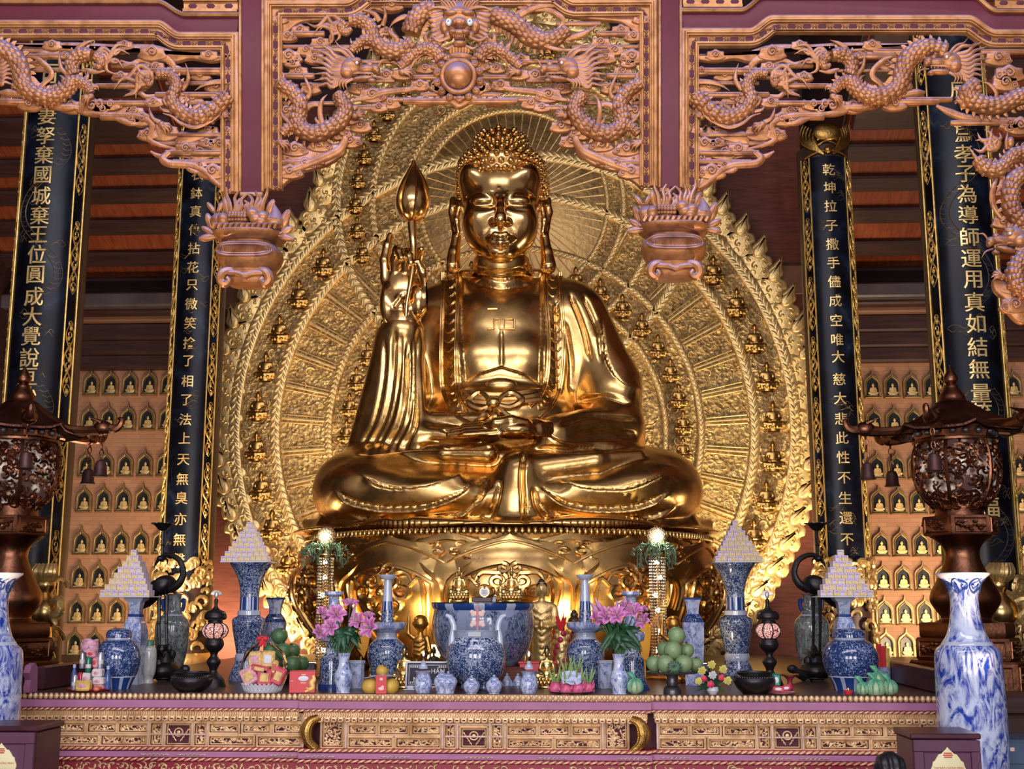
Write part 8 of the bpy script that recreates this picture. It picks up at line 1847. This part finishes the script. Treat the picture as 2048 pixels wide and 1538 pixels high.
# flower arrangement
o = place(1426, 1392, 10); yF = o[1]; kF = K(yF); t = thing('flower_arrangement', 'small arrangement of yellow mums, red roses and ferns left of the right black bowl', 'flowers', tuple(o)); X = lambda x, py, d=0: np.array(P(x, py, yF+d))
b = MB(); b.lathe([(.03, ZT), (.05, ZT+.03), (.045, ZT+.06), (.01, ZT+.06)], 14, (o[0], yF, 0)); b.build('foam_base', M['white'], t); b = MB(); sp = X(1426, 1376)
for i in range(46): a = og.uniform(-1.75, 1.75); L = og.uniform(18, 42)*(1 if abs(a) > .8 else .85); d = og.uniform(-.12, .12); e = X(1426+L*math.sin(a), 1372-L*math.cos(a)*1.0+(8 if abs(a) > 1.2 else 0), d); b.tube([sp, sp*.5+e*.5+np.array((0, 0, .015)), e], [.008, .010, .001], 5, flat=.4)
b.build('fern_leaf', M['leafgreen'], t)
M['mum_y'] = plain('yellow_mum', (.72, .66, .18), 0, .6); M['mum_w'] = plain('white_mum', (.68, .70, .74), 0, .6); M['rose'] = plain('red_rose', (.62, .03, .09), 0, .5, .3, 20)
for x, py, r, m, nm in ((1423, 1329, 9, 'mum_y', 'mum'), (1404, 1341, 9, 'mum_y', 'mum'), (1446, 1338, 9, 'mum_y', 'mum'), (1455, 1361, 9, 'mum_y', 'mum'), (1397, 1362, 8, 'mum_y', 'mum'), (1425, 1350, 9, 'mum_w', 'mum'), (1407, 1357, 7, 'rose', 'rose'), (1443, 1355, 7, 'rose', 'rose'), (1421, 1368, 8, 'rose', 'rose')):
    b = MB(); c_ = X(x, py, -.10); 
    for i in range(26 if nm == 'mum' else 14):
        a, e = i*2.4, .1+1.3*(i/26 if nm == 'mum' else i/14); d3 = np.array((math.cos(a)*math.sin(e), -math.cos(e), math.sin(a)*math.sin(e)))
        if nm == 'mum': b.tube([c_+d3*.008, c_+d3*r*kF*.75, c_+d3*r*kF], [.006, .009, .003], 5, flat=.5)
        else: b.ell(c_+d3*r*kF*.6, (r*kF*.42, r*kF*.2, r*kF*.42), 7, 5)
    b.build(nm, M[m], t)
# snack tray, gold dish, candle, incense cup
o = place(1562, 1391, 20); y = o[1]; k = K(y); t = thing('pink_tray', 'small pink tray beside the right black bowl', 'tray', tuple(o)); b = MB(); b.lathe([(.07, ZT), (.10, ZT+.01), (.115, ZT+.02), (.01, ZT+.008)], 26, (o[0], y, 0)); b.build('tray', M['pack_pink'], t)
for x, py, w, h, m, lab, tl in ((1556, 1378, 26, 12, 'pack_red', 'shiny red snack bag on the small pink tray', .2), (1572, 1376, 20, 11, 'pack_red', 'red foil snack bag leaning at the right of the small pink tray', -.3), (1552, 1360, 18, 24, 'can_green', 'green and white snack bag standing behind the red ones on the pink tray', .1)):
    b = MB(); b.box((0, 0, 0), (w*k, .04, h*k), .014, M=Ry(tl)); c_ = P(x, py, y-.02); b.v = [np.concatenate(b.v)+np.array(c_)]; q = thing('snack_bag', lab, 'snack', tuple(c_), 'snack bags on the pink tray'); b.build('bag', M[m], q); b = MB(); b.ell((c_.x, y-.042, c_.z), (w*k*.25, .002, h*k*.25), 10, 6); b.build('label_print', M['white'], q)
turned('gold_dish', 'little gold footed dish behind the red snack bags', 'dish', 1580, 1378, [('rim', 'statue_gold', [(16, 1349), (18, 1348), (17, 1352)]), ('foot', 'crimson', sm([(12, 1352), (5, 1360), (6, 1372), (10, 1378)], 8))], rb=10)
turned('red_candle_cup', 'tiny red and gold candle cup on the altar front before the right ginger jar', 'candle', 1697, 1391, [('cup', 'red', [(7, 1382), (9, 1381), (8, 1387), (5, 1391)]), ('wax', 'statue_gold', [(2, 1376), (4, 1381), (5, 1382)])][::-1], rb=5)
t, o, k = turned('incense_cup', 'small blue cup holding red incense packets at the right', 'cup', 1769, 1366, [('cup', 'porc_small', [(12, 1334), (13, 1334), (12.5, 1338), (12, 1362), (12, 1366)])], rb=12)
for x0, py0, x1, py1, m, lab in ((1763, 1336, 1757, 1288, 'red', 'bright red incense packet leaning left in the blue cup'), (1770, 1336, 1768, 1292, 'red', 'red incense packet in the middle of the blue cup'), (1776, 1336, 1774, 1296, 'snack_yel', 'tan incense packet at the right of the blue cup')):
    p, q = np.array(P(x0, py0+8, o[1])), np.array(P(x1, py1, o[1])); b = MB(); b.tube([p, q], [.022, .024], 4, flat=.5, up=(0, -1, 0)); tag(b.build('incense_packet', M[m], loc=tuple(p)), lab, 'incense', 'incense packets in the blue cup')
# votive gold-paper pineapple with a red plume
y = 11.55; c_ = np.array((P(1125, 1330, y).x, y, ZT)); k = K(y); t = thing('paper_votive', 'red and gold paper votive with a red feather plume behind the dragon fruit', 'ornament', tuple(c_)); b = MB()
for i in range(60): a, z = i*2.4, ZT+.03+(P(1125, 1262, y).z-ZT-.03)*i/60; b.ell((c_[0]+.085*math.cos(a), y+.07*math.sin(a), z), (.03, .012, .03), 6, 4, M=Rz(a+PI/2), mi=i % 2)
b.lathe([(.05, ZT), (.08, ZT+.1), (.07, P(1125, 1262, y).z)], 14, (c_[0], y, 0)); b.build('paper_leaf', [M['gold_leaf'], M['crimson']], t); b = MB(); s0 = np.array(P(1122, 1264, y))
for i in range(40): a, L = og.uniform(0, 6.28), og.uniform(.08, .17); b.tube([s0, s0+np.array((math.cos(a)*.03, math.sin(a)*.03, L*.6)), s0+np.array((math.cos(a)*.055, math.sin(a)*.05, L))], [.006, .010, .001], 5)
b.build('red_plume', M['red'], t)
t = thing('red_box', 'red lacquer box behind the right oil lamp jar and seated statues', 'box', tuple(P(1076, 1345, 11.1))); q = P(1076, 1360, 11.1); b = MB(); b.box((q.x, 11.1, ZT+.10), (.33, .14, .195), .006); b.build('box', M['red'], t)
b = MB(); b.box((q.x, 11.1, ZT+.20), (.35, .16, .02), .004); b.build('lid', M['red'], t)
# ------------------------------------------------------------------ crystal bead towers with lights and hanging plants
def m_bead(): t = NT('crystal_bead'); t.base((.80, .66, .45)); t.set(.85, .12); return t.m
M['bead'] = m_bead(); M['vine'] = plain('grey_green_vine', (.10, .17, .10), 0, .5)
for px, sgn, lab in ((646, -1, 'tower of crystal beads with a lit globe and trailing plant, left of the lotus throne'), (1319, 1, 'tower of crystal beads with a lit globe and trailing plant, right of the lotus throne')):
    y = 11.95; k = K(y); c_ = np.array((P(px, 1330, y).x, y, ZT)); Z = lambda py: P(px, py, y).z; t = thing('crystal_tower', lab, 'lamp', tuple(c_), 'crystal bead towers')
    b = MB(); rr = random.Random(px)
    for i in range(18):
        a = 2*PI*i/18
        for j in range(34): b.ell((c_[0]+15*k*math.cos(a), y+15*k*math.sin(a), Z(1318-j*6.1)), (.010, .010, .012), 5, 4)
    b.build('bead_strand', M['bead'], t, smooth=0, recalc=False)
    b = MB(); b.tube([c_, (c_[0], y, Z(1090))], .014, 8); b.lathe([(.14, ZT), (.15, ZT+.02), (.10, ZT+.03)], 20, (c_[0], y, 0)); b.lathe([(17*k, Z(1110)), (17*k, Z(1108))], 20, (c_[0], y, 0)); b.build('frame', M['statue_gold'], t)
    b = MB(); g = np.array((c_[0], y, Z(1073)))
    for i in range(150): e = math.asin(-1+2*(i+.5)/150); a = i*2.39996; b.ell(g+17*k*np.array((math.cos(a)*math.cos(e), math.sin(a)*math.cos(e), math.sin(e))), (.014, .014, .014), 5, 4)
    b.build('globe_bead', M['bead'], t, smooth=0, recalc=False); b = MB(); b.ell(g, (8*k, 8*k, 8*k), 14, 10); b.build('globe_bulb', M['white_glow'], t); point('globe_light', tuple(g+np.array((0, -.12, 0))), 7, (1, .86, .66), .05)
    for py in (1125, 1155, 1190, 1220, 1262, 1300): b = MB(); b.ell((c_[0]+rr.uniform(-6, 6)*k, y-11*k, Z(py)), (.022, .022, .022), 8, 6); b.build('bulb', M['white_glow'], t)
    tp = thing('trailing_plant', 'trailing grey-green plant on the crystal tower %s of the throne' % ('left' if sgn < 0 else 'right'), 'plant', (c_[0], y, Z(1100)), 'trailing plants on the crystal towers'); b = MB(); lf = MB()
    for i in range(26):
        a = rr.uniform(0, 2*PI); L = rr.uniform(22, 52)*k; dr = rr.uniform(4, 36)*k; p0 = np.array((c_[0], y, Z(1100))); d3 = np.array((math.cos(a), math.sin(a)*.7, 0)); pts = spline([p0+d3*12*k, p0+d3*L*.6+np.array((0, 0, 12*k)), p0+d3*L, p0+d3*L*1.05-np.array((0, 0, dr))], 10); b.tube(pts, .004, 4)
        for q in pts[2:]: lf.ell(q+np.array((rr.uniform(-.02, .02), rr.uniform(-.02, .02), 0)), (.028, .009, .007), 6, 4, M=Rz(rr.uniform(0, 3)) @ Ry(rr.uniform(.2, 1.2)))
    b.build('vine_stem', M['vine'], tp); lf.build('vine_leaf', M['vine'], tp)
# spotlights on the table that graze the lotus petals
for px, py, lab in ((840, 1300, 'small black floodlight hidden behind the pointing golden child'), (1162, 1300, 'small black floodlight hidden behind the right dish candlestick'), (618, 1330, 'small black floodlight at the left foot of the halo'), (1404, 1330, 'small black floodlight at the right foot of the halo')):
    y = 12.05; x = P(px, 1340, y).x; t = thing('flood_light', lab, 'lamp', (x, y, ZT), 'floodlights behind the offerings'); b = MB(); b.box((x, y, ZT+.09), (.14, .07, .10), .012, M=Rx(R(-25))); b.build('housing', M['iron'], t); b = MB(); b.box((x, y, ZT+.02), (.10, .05, .04), .005); b.build('bracket', M['iron'], t)
    b = MB(); b.box((x, y+.038, ZT+.112), (.11, .006, .07), .002, M=Rx(R(-25))); b.build('lens', M['white_glow'], t); spot('flood_beam', (x, y+.07, ZT+.14), (x, y+1.5, ZT+1.2), 200 if 700 < px < 1300 else 16, (1, .72, .34), 100, .04)
# ------------------------------------------------------------------ great bronze lanterns at the sides
YL = 11.9; kL = K(YL)
def lantern(px, lab, grp, seed):
    c0 = P(px, 1060, YL); cx, cy = c0.x, YL; Z = lambda py: P(px, py, YL).z; zb = .80; rr = random.Random(seed); r_ = lambda q: q*kL
    t = thing('bronze_lantern', lab, 'lantern', (cx, cy, zb), grp)
    def L(name, prof, n=40, m='bronze', rot=0): b = MB(); b.lathe([(r*kL, Z(py) if py else zb) for r, py in prof], n, (cx, cy, 0), rot=rot); return b.build(name, M[m], t, smooth=40)
    def hexbox(name, r, p0, p1, relief=True):
        b = MB(); b.lathe([(r*kL*.97, Z(p1) if p1 else zb), (r*kL, (Z(p1) if p1 else zb)+.02), (r*kL, Z(p0)-.02), (r*kL*.97, Z(p0))], 6, (cx, cy, 0), rot=0)
        z0_, z1_ = (Z(p1) if p1 else zb), Z(p0)
        if relief:
            for i in range(6):
                a = PI/6+i*PI/3; n = np.array((math.cos(a), math.sin(a), 0)); tn = np.array((-n[1], n[0], 0)); c_ = np.array((cx, cy, (z0_+z1_)/2))+n*r*kL*.866; w, h = r*kL*.40, (z1_-z0_)*.33
                fr = [c_+tn*sx*w+np.array((0, 0, sz*h)) for sx, sz in ((-1, -1), (1, -1), (1, 1), (-1, 1))]; b.tube(fr, .010, 5, closed=True, up=tuple(n))
                for q in range(11): u = rr.uniform(-.85, .85); v = rr.uniform(-.8, .8); b.ell(c_+tn*u*w+np.array((0, 0, v*h)), (.03, .03, .02), 6, 4)
                b.tube([c_+tn*w*.8*math.sin(q)*q/6+np.array((0, 0, h*.7*math.cos(q)*q/6)) for q in np.linspace(0, 6, 14)], .010, 5, up=tuple(n))
        b.build(name, M['bronze'], t)
    hexbox('base_step', 112, 1320, None); hexbox('base_block', 98, 1275, 1320); hexbox('base_cap', 90, 1245, 1275, False)
    L('pedestal', sm([(60, 1245), (46, 1236), (54, 1222), (64, 1204), (63, 1186), (50, 1160), (36, 1128), (32, 1108), (38, 1090), (56, 1075), (60, 1070)], 34)[::1])
    hexbox('hexagon_tray', 72, 1034, 1072); L('neck', [(48, 1034), (45, 1028), (45, 1014), (52, 1011)])
    prof = sm([(50, 1011), (66, 996), (79, 965), (82, 935), (80, 908), (74, 888)], 20)
    b = MB(); b.lathe([(r*kL*.90, Z(py)) for r, py in prof], 40, (cx, cy, 0)); b.build('lamp_glass', M['lantern_glass'], t); b = MB()
    for i in range(6):
        a = i*PI/3; b.tube([(cx+r*kL*math.cos(a), cy+r*kL*math.sin(a), Z(py)) for r, py in prof], .020, 6)
    for rw in range(560):
        a = rr.uniform(0, 2*PI); u = rr.uniform(0, 1); r, py = prof[int(u*19)]; s_ = rr.uniform(.03, .065); th = np.linspace(0, rr.uniform(2.5, 6), 8); sg = rr.choice((-1, 1)); ph = rr.uniform(0, 6)
        pts = []
        for tt in th:
            q = s_*(1-tt/8); aa = a+sg*q*math.cos(tt+ph)/(r*kL); zz = Z(py)+q*math.sin(tt+ph); rq = np.interp(-zz, [-Z(p) for _, p in prof][::1] if Z(prof[0][1]) > Z(prof[-1][1]) else [-Z(p) for _, p in prof[::-1]], [q_ for q_, _ in (prof if Z(prof[0][1]) > Z(prof[-1][1]) else prof[::-1])])*kL
            pts.append((cx+rq*math.cos(aa), cy+rq*math.sin(aa), zz))
        b.tube(pts, [.011, .014, .007], 4, up=(0, 0, 1))
    b.build('lattice', M['bronze'], t, recalc=False)
    L('collar', [(74, 888), (80, 886), (80, 882), (76, 880)]); b = MB(); b.lathe([(76*kL, Z(880)), (84*kL, Z(858))], 6, (cx, cy, 0)); 
    b.build('cornice', M['bronze'], t); b = MB()
    for i in range(6):
        for q in (-.6, 0, .6):
            a = PI/6+i*PI/3; n = np.array((math.cos(a), math.sin(a), 0)); tn = np.array((-n[1], n[0], 0)); b.ell(np.array((cx, cy, Z(869)))+n*72*kL+tn*q*40*kL, (.035, .035, .035), 8, 6)
    b.build('cornice_stud', plain('grey_stud', (.16, .14, .14), .6, .4), t)
    # hexagonal roof with sweeping eaves, dragon heads and bells
    b = MB(); rw = [(128, 866), (114, 858), (95, 848), (62, 828), (40, 812), (30, 804)]
    for hh in (0, -.03):
        A = []
        for r, py in rw:
            ring = []
            for i in range(48):
                a = 2*PI*i/48; f = math.cos(PI/6)/math.cos(((a+PI/6) % (PI/3))-PI/6); f = f*(1-.04)+.04; lift = (max(0, f-.90)/.10)**2*.05*(r/136)**2
                ring.append((cx+r*kL*f*math.cos(a), cy+r*kL*f*math.sin(a), Z(py)+hh+lift))
            A.append(ring)
        b.grid(np.array(A), closed_v=True)
        if hh == 0: rim = A[0]
    b.tube(rim, .022, 6, closed=True, up=(0, 0, 1)); b.build('roof', M['roof_bronze'], t, smooth=40)
    L('finial', sm([(31, 806), (26, 800), (25, 794), (22, 788), (17, 781), (14, 776), (13, 772), (9, 768)], 14)+sm([(9, 768), (13, 764), (14, 756), (9, 746), (2, 735), (.5, 730)], 12))
    for i in range(6):
        a = i*PI/3; d = np.array((math.cos(a), math.sin(a), 0)); p = np.array((cx, cy, Z(862)))+d*128*kL; k = kL
        b = MB(); b.tube(spline([p-d*.25+np.array((0, 0, .02)), p, p+d*20*k, p+d*36*k+np.array((0, 0, 2*k))], 12), [.05, .045, .05, .06], 8, up=(0, 0, 1)); h = p+d*44*k+np.array((0, 0, 5*k)); b.ell(h, (.10, .08, .075), 12, 8, M=Rz(a)); b.tube(spline([h+d*.05, h+d*.12-np.array((0, 0, .01)), h+d*.17+np.array((0, 0, .02)), h+d*.19+np.array((0, 0, .08)), h+d*.15+np.array((0, 0, .10))], 14), [.05, .045, .035, .03, .012], 8, up=(0, 0, 1))
        for s in (-1, 1): tn = np.array((-d[1], d[0], 0)); b.tube([h+tn*s*.05+np.array((0, 0, .05)), h-d*.12+tn*s*.07+np.array((0, 0, .10))], [.025, .004], 6)
        b.build('eave_dragon', M['bronze'], t)
        bb = thing('wind_bell', '', 'bell', tuple(h)) if False else None
        b = MB(); z = h[2]-.07
        for q in range(4): b.tube([(h[0]+(.020*math.cos(u) if q % 2 else 0), h[1]+(0 if q % 2 else .020*math.cos(u)), z-q*.062+.034*math.sin(u)) for u in np.arange(10)*PI/5], .006, 5, closed=True, up=(1, 1, 0))
        b.build('bell_chain', M['bronze'], t); b = MB(); zz = z-.26; b.lathe([(.075, zz-.17), (.080, zz-.165), (.066, zz-.14), (.060, zz-.05), (.045, zz-.015), (.014, zz), (.010, zz+.03)], 20, (h[0], h[1], 0)); b.build('bell', M['bell'], t)
    return t
M['roof_bronze'] = gold('roof_bronze', (.15, .065, .05), .42, bs=30, bump=.4, vs=6, var=.4); M['bell'] = plain('dark_bell_bronze', (.12, .06, .055), .7, .45, .3, 12)
def m_lg(): t = NT('lit_lantern_glass'); co = t.coord(); n = t.noise(co, 7, 3); c = t.ramp(n, [(.48, (.07, .035, .03)), (.70, (.70, .62, .52))]); t.base(c); t.l(c, t.b.inputs['Emission Color']); t.b.inputs['Emission Strength'].default_value = .5; t.set(0, .12); return t.m
M['lantern_glass'] = m_lg()
lantern(26, 'great bronze lantern with hexagonal roof and bells at the left, half out of view', 'great bronze lanterns', 1); lantern(1921, 'great bronze lantern with hexagonal roof and bells behind the tall blue vase at the right', 'great bronze lanterns', 2)
# ------------------------------------------------------------------ tall floor vases and the offering boxes
YV = 9.15; kV = K(YV)
def floor_vase(px, lab):
    c0 = P(px, 1300, YV); Z = lambda py: P(px, py, YV).z; t = thing('floor_vase', lab, 'vase', (c0.x, YV, 0), 'tall blue landscape floor vases')
    for nm, m, pr in (('rim', 'porc_white', [(44, 1149), (50, 1146), (50, 1149), (41, 1157)]), ('neck', 'porc_big', sm([(41, 1157), (32, 1166), (27, 1185), (26, 1210), (29, 1240), (36, 1268), (44, 1283)], 18)), ('shoulder_line', 'porc_white', [(44, 1283), (47, 1287), (48, 1290)]), ('body', 'porc_big', sm([(48, 1290), (58, 1300), (61, 1320), (62, 1360), (63, 1420), (63, 1480), (60, 1540), (52, 1590), (46, 1612)], 24)), ('foot', 'porc_blue', [(46, 1612), (48, 1618), (48, None)])):
        b = MB(); b.lathe([(r*kV, Z(py) if py else .001) for r, py in pr], 48, (c0.x, YV, 0), caps=nm == 'foot'); b.build(nm, M[m], t, smooth=60)
    b = MB(); zz = Z(1172)
    for i in range(6):
        a = i*PI/3; Q_ = lambda q, z: (c0.x+np.interp(-z, [-Z(1157), -Z(1166), -Z(1185), -Z(1210)], [41.5, 32.5, 27.5, 26.5])*kV*math.cos(q), YV+np.interp(-z, [-Z(1157), -Z(1166), -Z(1185), -Z(1210)], [41.5, 32.5, 27.5, 26.5])*kV*math.sin(q), z); b.tube([Q_(a+.46*math.cos(u), zz+.045*math.sin(u)*(1+.3*math.cos(3*u))) for u in np.arange(20)*PI/10], .006, 5, closed=True)
        for s in (-1, 1): b.tube([Q_(a+s*.2+.14*q*math.cos(5*q), zz+.022*q*math.sin(5*q)) for q in np.linspace(.2, 1, 9)], .005, 4)
    b.build('lappet_band', M['porc_blue'], t)
floor_vase(1935, 'tall blue landscape floor vase behind the offering box at the right'); floor_vase(-18, 'tall blue landscape floor vase behind the offering box at the left, cut by the frame')
YX = 8.0; kX = K(YX)
M['sign'] = plain('pale_yellow_sign', (.70, .66, .38), 0, .5); M['sign_red'] = plain('red_sign_print', (.50, .06, .03), 0, .5)
def offering_box(x0, x1, ptop, yaw, sx, lab, lines):
    cpx = (x0+x1)/2; c0 = P(cpx, ptop, YX); w, zt = (x1-x0)*kX, c0.z; d = .42; t = thing('offering_box', lab, 'box', (c0.x, YX, 0), 'purple-brown offering boxes'); RZ = Rz(yaw)
    def T(x, y, z): v = RZ @ Vector((x, y, 0)); return np.array((c0.x+v.x, YX+v.y, z))
    b = MB(); b.box(T(0, d/2, zt/2-.02), (w-.03, d-.03, zt-.04), .006, M=RZ); b.build('carcass', M['boxwood'], t); b = MB(); b.box(T(0, d/2, zt-.018), (w, d, .036), .008, M=RZ); b.build('top', M['boxwood'], t)
    b = MB(); iw = w-.17
    for x, z, ww, hh in ((0, zt-.075, w-.03, .07), (-w/2+.045, zt/2-.055, .06, zt-.113), (w/2-.045, zt/2-.055, .06, zt-.113)): b.box(T(x, -.003, z), (ww, .03, hh), .004, M=RZ)
    b.build('face_frame', M['boxface'], t); b = MB(); b.box(T(0, .004, (zt-.11)/2+.02), (w-.13, .03, zt-.14), .02, M=RZ); b.build('front_panel', M['boxface'], t)
    hw = 33*kX; zs = P(cpx, 1493 if sx > 0 else 1485, YX).z; H = 62*kX
    half = [(0, 1), (.10, .93), (.28, .84), (.34, .80), (.50, .78), (.66, .66), (.72, .60), (.86, .55), (.90, .44), (.98, .36), (1.0, .28), (.93, .20), (.95, .08), (.85, 0), (.55, -.03), (.25, 0), (.0, .05)]; out = half+[(-x, z) for x, z in half[1:-1]][::-1]
    off_ = (.0 if sx > 0 else -.01); b = MB(); b.prism([(x*hw+off_, zs-H+z*H) for x, z in out], -.022, -.013, .002); v = np.concatenate(b.v); b.v = [np.array([T(q[0], q[1], q[2]) for q in v])]; q = b.build('sign', M['sign'], t); part(q)
    b = MB(); s = hw*2*.90
    for txt, z, wd in lines:
        tv, f = text_mesh(txt, .05, .0006); sc = wd*hw*2/(tv[:, 0].max()-tv[:, 0].min()); b.add(np.array([T(off_+v_[0]*sc, -.0225-v_[2], zs-H+z*H+v_[1]*sc*1.15) for v_ in tv]), f)
    for i in range(3): b.box(T(off_, -.0228, zs-H+.76*H-i*.012+.012), ((.075-.012*abs(i-1))*.8, .001, .008), 0, M=RZ)
    b.build('sign_lettering', M['sign_red'], q, smooth=0); return t
M['boxface'] = m_purple('violet_brown_lacquer', (.115, .045, .085))
offering_box(1825, 1957, 1467, 0.0, 1, 'purple-brown offering box with a yellow lotus sign at the lower right', [('TAM BẢO CHỨNG MINH', .40, .84), ('Acknowledgement of the Triple Jewels', .19, .86)])
offering_box(-55, 77, 1452, 0.0, -1, 'purple-brown offering box with a yellow lotus sign at the lower left, cut by the frame', [('TAM BẢO CHỨNG MINH', .40, .84), ('Acknowledgement of the Triple Jewels', .19, .86)])
# dark bench and blue cabinet beyond the right vase
q = P(2035, 1380, 10.9); t = thing('dark_bench', 'dark wooden stepped bench behind the tall blue vase at the right', 'bench', (q.x+.6, 10.9, 0)); b = MB(); zz = q.z-.03
b.box((q.x+.75, 11.0, (zz-.17)/2), (2.0, .5, zz-.17), .01); b.build('bench_body', M['darkwood'], t); b = MB(); b.box((q.x+.75, 10.95, zz-.08), (2.1, .6, .16), .02); b.build('bench_top', M['darkwood'], t)
q = P(2040, 1477, 9.9); t = thing('blue_cabinet', 'slate blue cabinet with a small pale tag beyond the tall vase at the right', 'cabinet', (q.x+.3, 9.9, 0)); M['slate'] = plain('slate_blue_paint', (.05, .09, .16), 0, .4, .2, 6); b = MB(); b.box((q.x+.35, 10.05, q.z/2), (1.1, .5, q.z), .012); b.build('body', M['slate'], t); b = MB(); b.box((q.x+.35, 9.795, q.z-.10), (1.06, .012, .16), .004); b.build('drawer', M['slate'], t); b = MB(); c_ = P(2025, 1499, 9.78); b.box((c_.x, 9.785, c_.z), (.035, .01, .03), .003); b.build('tag', M['palepink'], t)
# worshipper seated low before the altar: only the crown of the head shows
c0 = P(1780, 1546, 7.0); t = thing('person', 'person with short black hair seated low at the bottom edge, seen from behind', 'person', (c0.x, 7.0, 0))
S = SDF((c0.x-.45, 6.35, 0), (c0.x+.45, 7.5, .82), .018); hz = c0.z
S.ell((c0.x, 7.0, hz-.02), (.078, .095, .115), .02); S.cap((c0.x, 6.99, hz-.22), (c0.x, 7.0, hz-.10), .055, k=.04)
for s in (-1, 1):
    S.cap((c0.x+s*.06, 6.97, hz-.25), (c0.x+s*.17, 6.97, hz-.28), .07, k=.06); S.cap((c0.x+s*.19, 6.97, hz-.28), (c0.x+s*.22, 7.05, hz-.46), .05, .04, k=.03); S.cap((c0.x+s*.22, 7.05, hz-.46), (c0.x+s*.06, 7.22, hz-.40), .04, .03, k=.03); S.cap((c0.x+s*.08, 7.0, .11), (c0.x+s*.20, 7.30, .09), .09, .065, k=.05); S.cap((c0.x+s*.20, 7.30, .07), (c0.x+s*.05, 6.90, .06), .055, .045, k=.03); S.ell((c0.x+s*.08, 7.0, hz-.03), (.015, .02, .03), .01)
S.ell((c0.x, 7.0, hz-.36), (.15, .10, .16), .06); S.ell((c0.x, 6.98, .16), (.17, .14, .14), .06)
V, Q = S.mesh(); q = vq_mesh(V, Q, 'body', [plain('dark_shirt', (.03, .03, .045), 0, .8), plain('skin', (.42, .24, .16), 0, .55)], t)
q.data.polygons.foreach_set('material_index', (V[Q].mean(1)[:, 2] > hz-.215).astype(int))
S = SDF((c0.x-.16, 6.8, hz-.2), (c0.x+.16, 7.2, hz+.16), .010); S.ell((c0.x, 6.99, hz+.005), (.092, .108, .112), .02); S.box((c0.x, 7.12, hz-.06), (.14, .12, .13), .03, .02, cut=True)
V, Q = S.mesh(); N = vnormals(V, Q); V = V+N*(.006*np.sin(V[:, :1]*160)*np.sin(V[:, 2:]*30)); vq_mesh(V, Q, 'hair', plain('black_hair', (.006, .006, .009), 0, .4), t)
# gilt jar ornaments at the feet of the outer columns
for px, sg, lab in ((2000, 1, 'gilt carved jar with a gourd-shaped finial at the foot of the right column'), (86, -1, 'gilt carved fish-tailed jar at the foot of the left column')):
    y = 13.2; k = K(y); c0 = P(px, 1240, y); Z = lambda py: P(px, py, y).z; t = thing('gilt_jar', lab, 'ornament', (c0.x, y, .80), 'gilt jars at the column feet'); b = MB(); b.lathe([(r*k, Z(py) if py else .80) for r, py in sm([(3, 1150), (14, 1156), (20, 1170), (14, 1184), (16, 1190), (30, 1210), (33, 1228), (26, 1244), (16, 1254)], 24)+[(18, 1262), (24, None)]], 28, (c0.x, y, 0)); b.build('jar', M['statue_gold'], t); b = MB()
    for i in range(7): a = -1.2+.4*i; p0 = np.array((c0.x+14*k*math.sin(a), y-14*k*math.cos(a), Z(1158))); b.tube(spline([p0, p0+np.array((10*k*math.sin(a), -.06, 12*k)), p0+np.array((6*k*math.sin(a)+4*k, -.05, 30*k))], 8), [.05, .05, .02], 7)
    for s in (-1, 1): b.tube(spline([(c0.x+s*24*k, y-.1, Z(1205)), (c0.x+s*40*k, y-.12, Z(1200)), (c0.x+s*42*k, y-.12, Z(1222)), (c0.x+s*30*k, y-.12, Z(1235)), (c0.x+s*36*k, y-.12, Z(1250))], 14), [.04, .06, .05, .02], 8, up=(0, -1, 0))
    b.build('leaf_mount', M['gold_leaf'], t)
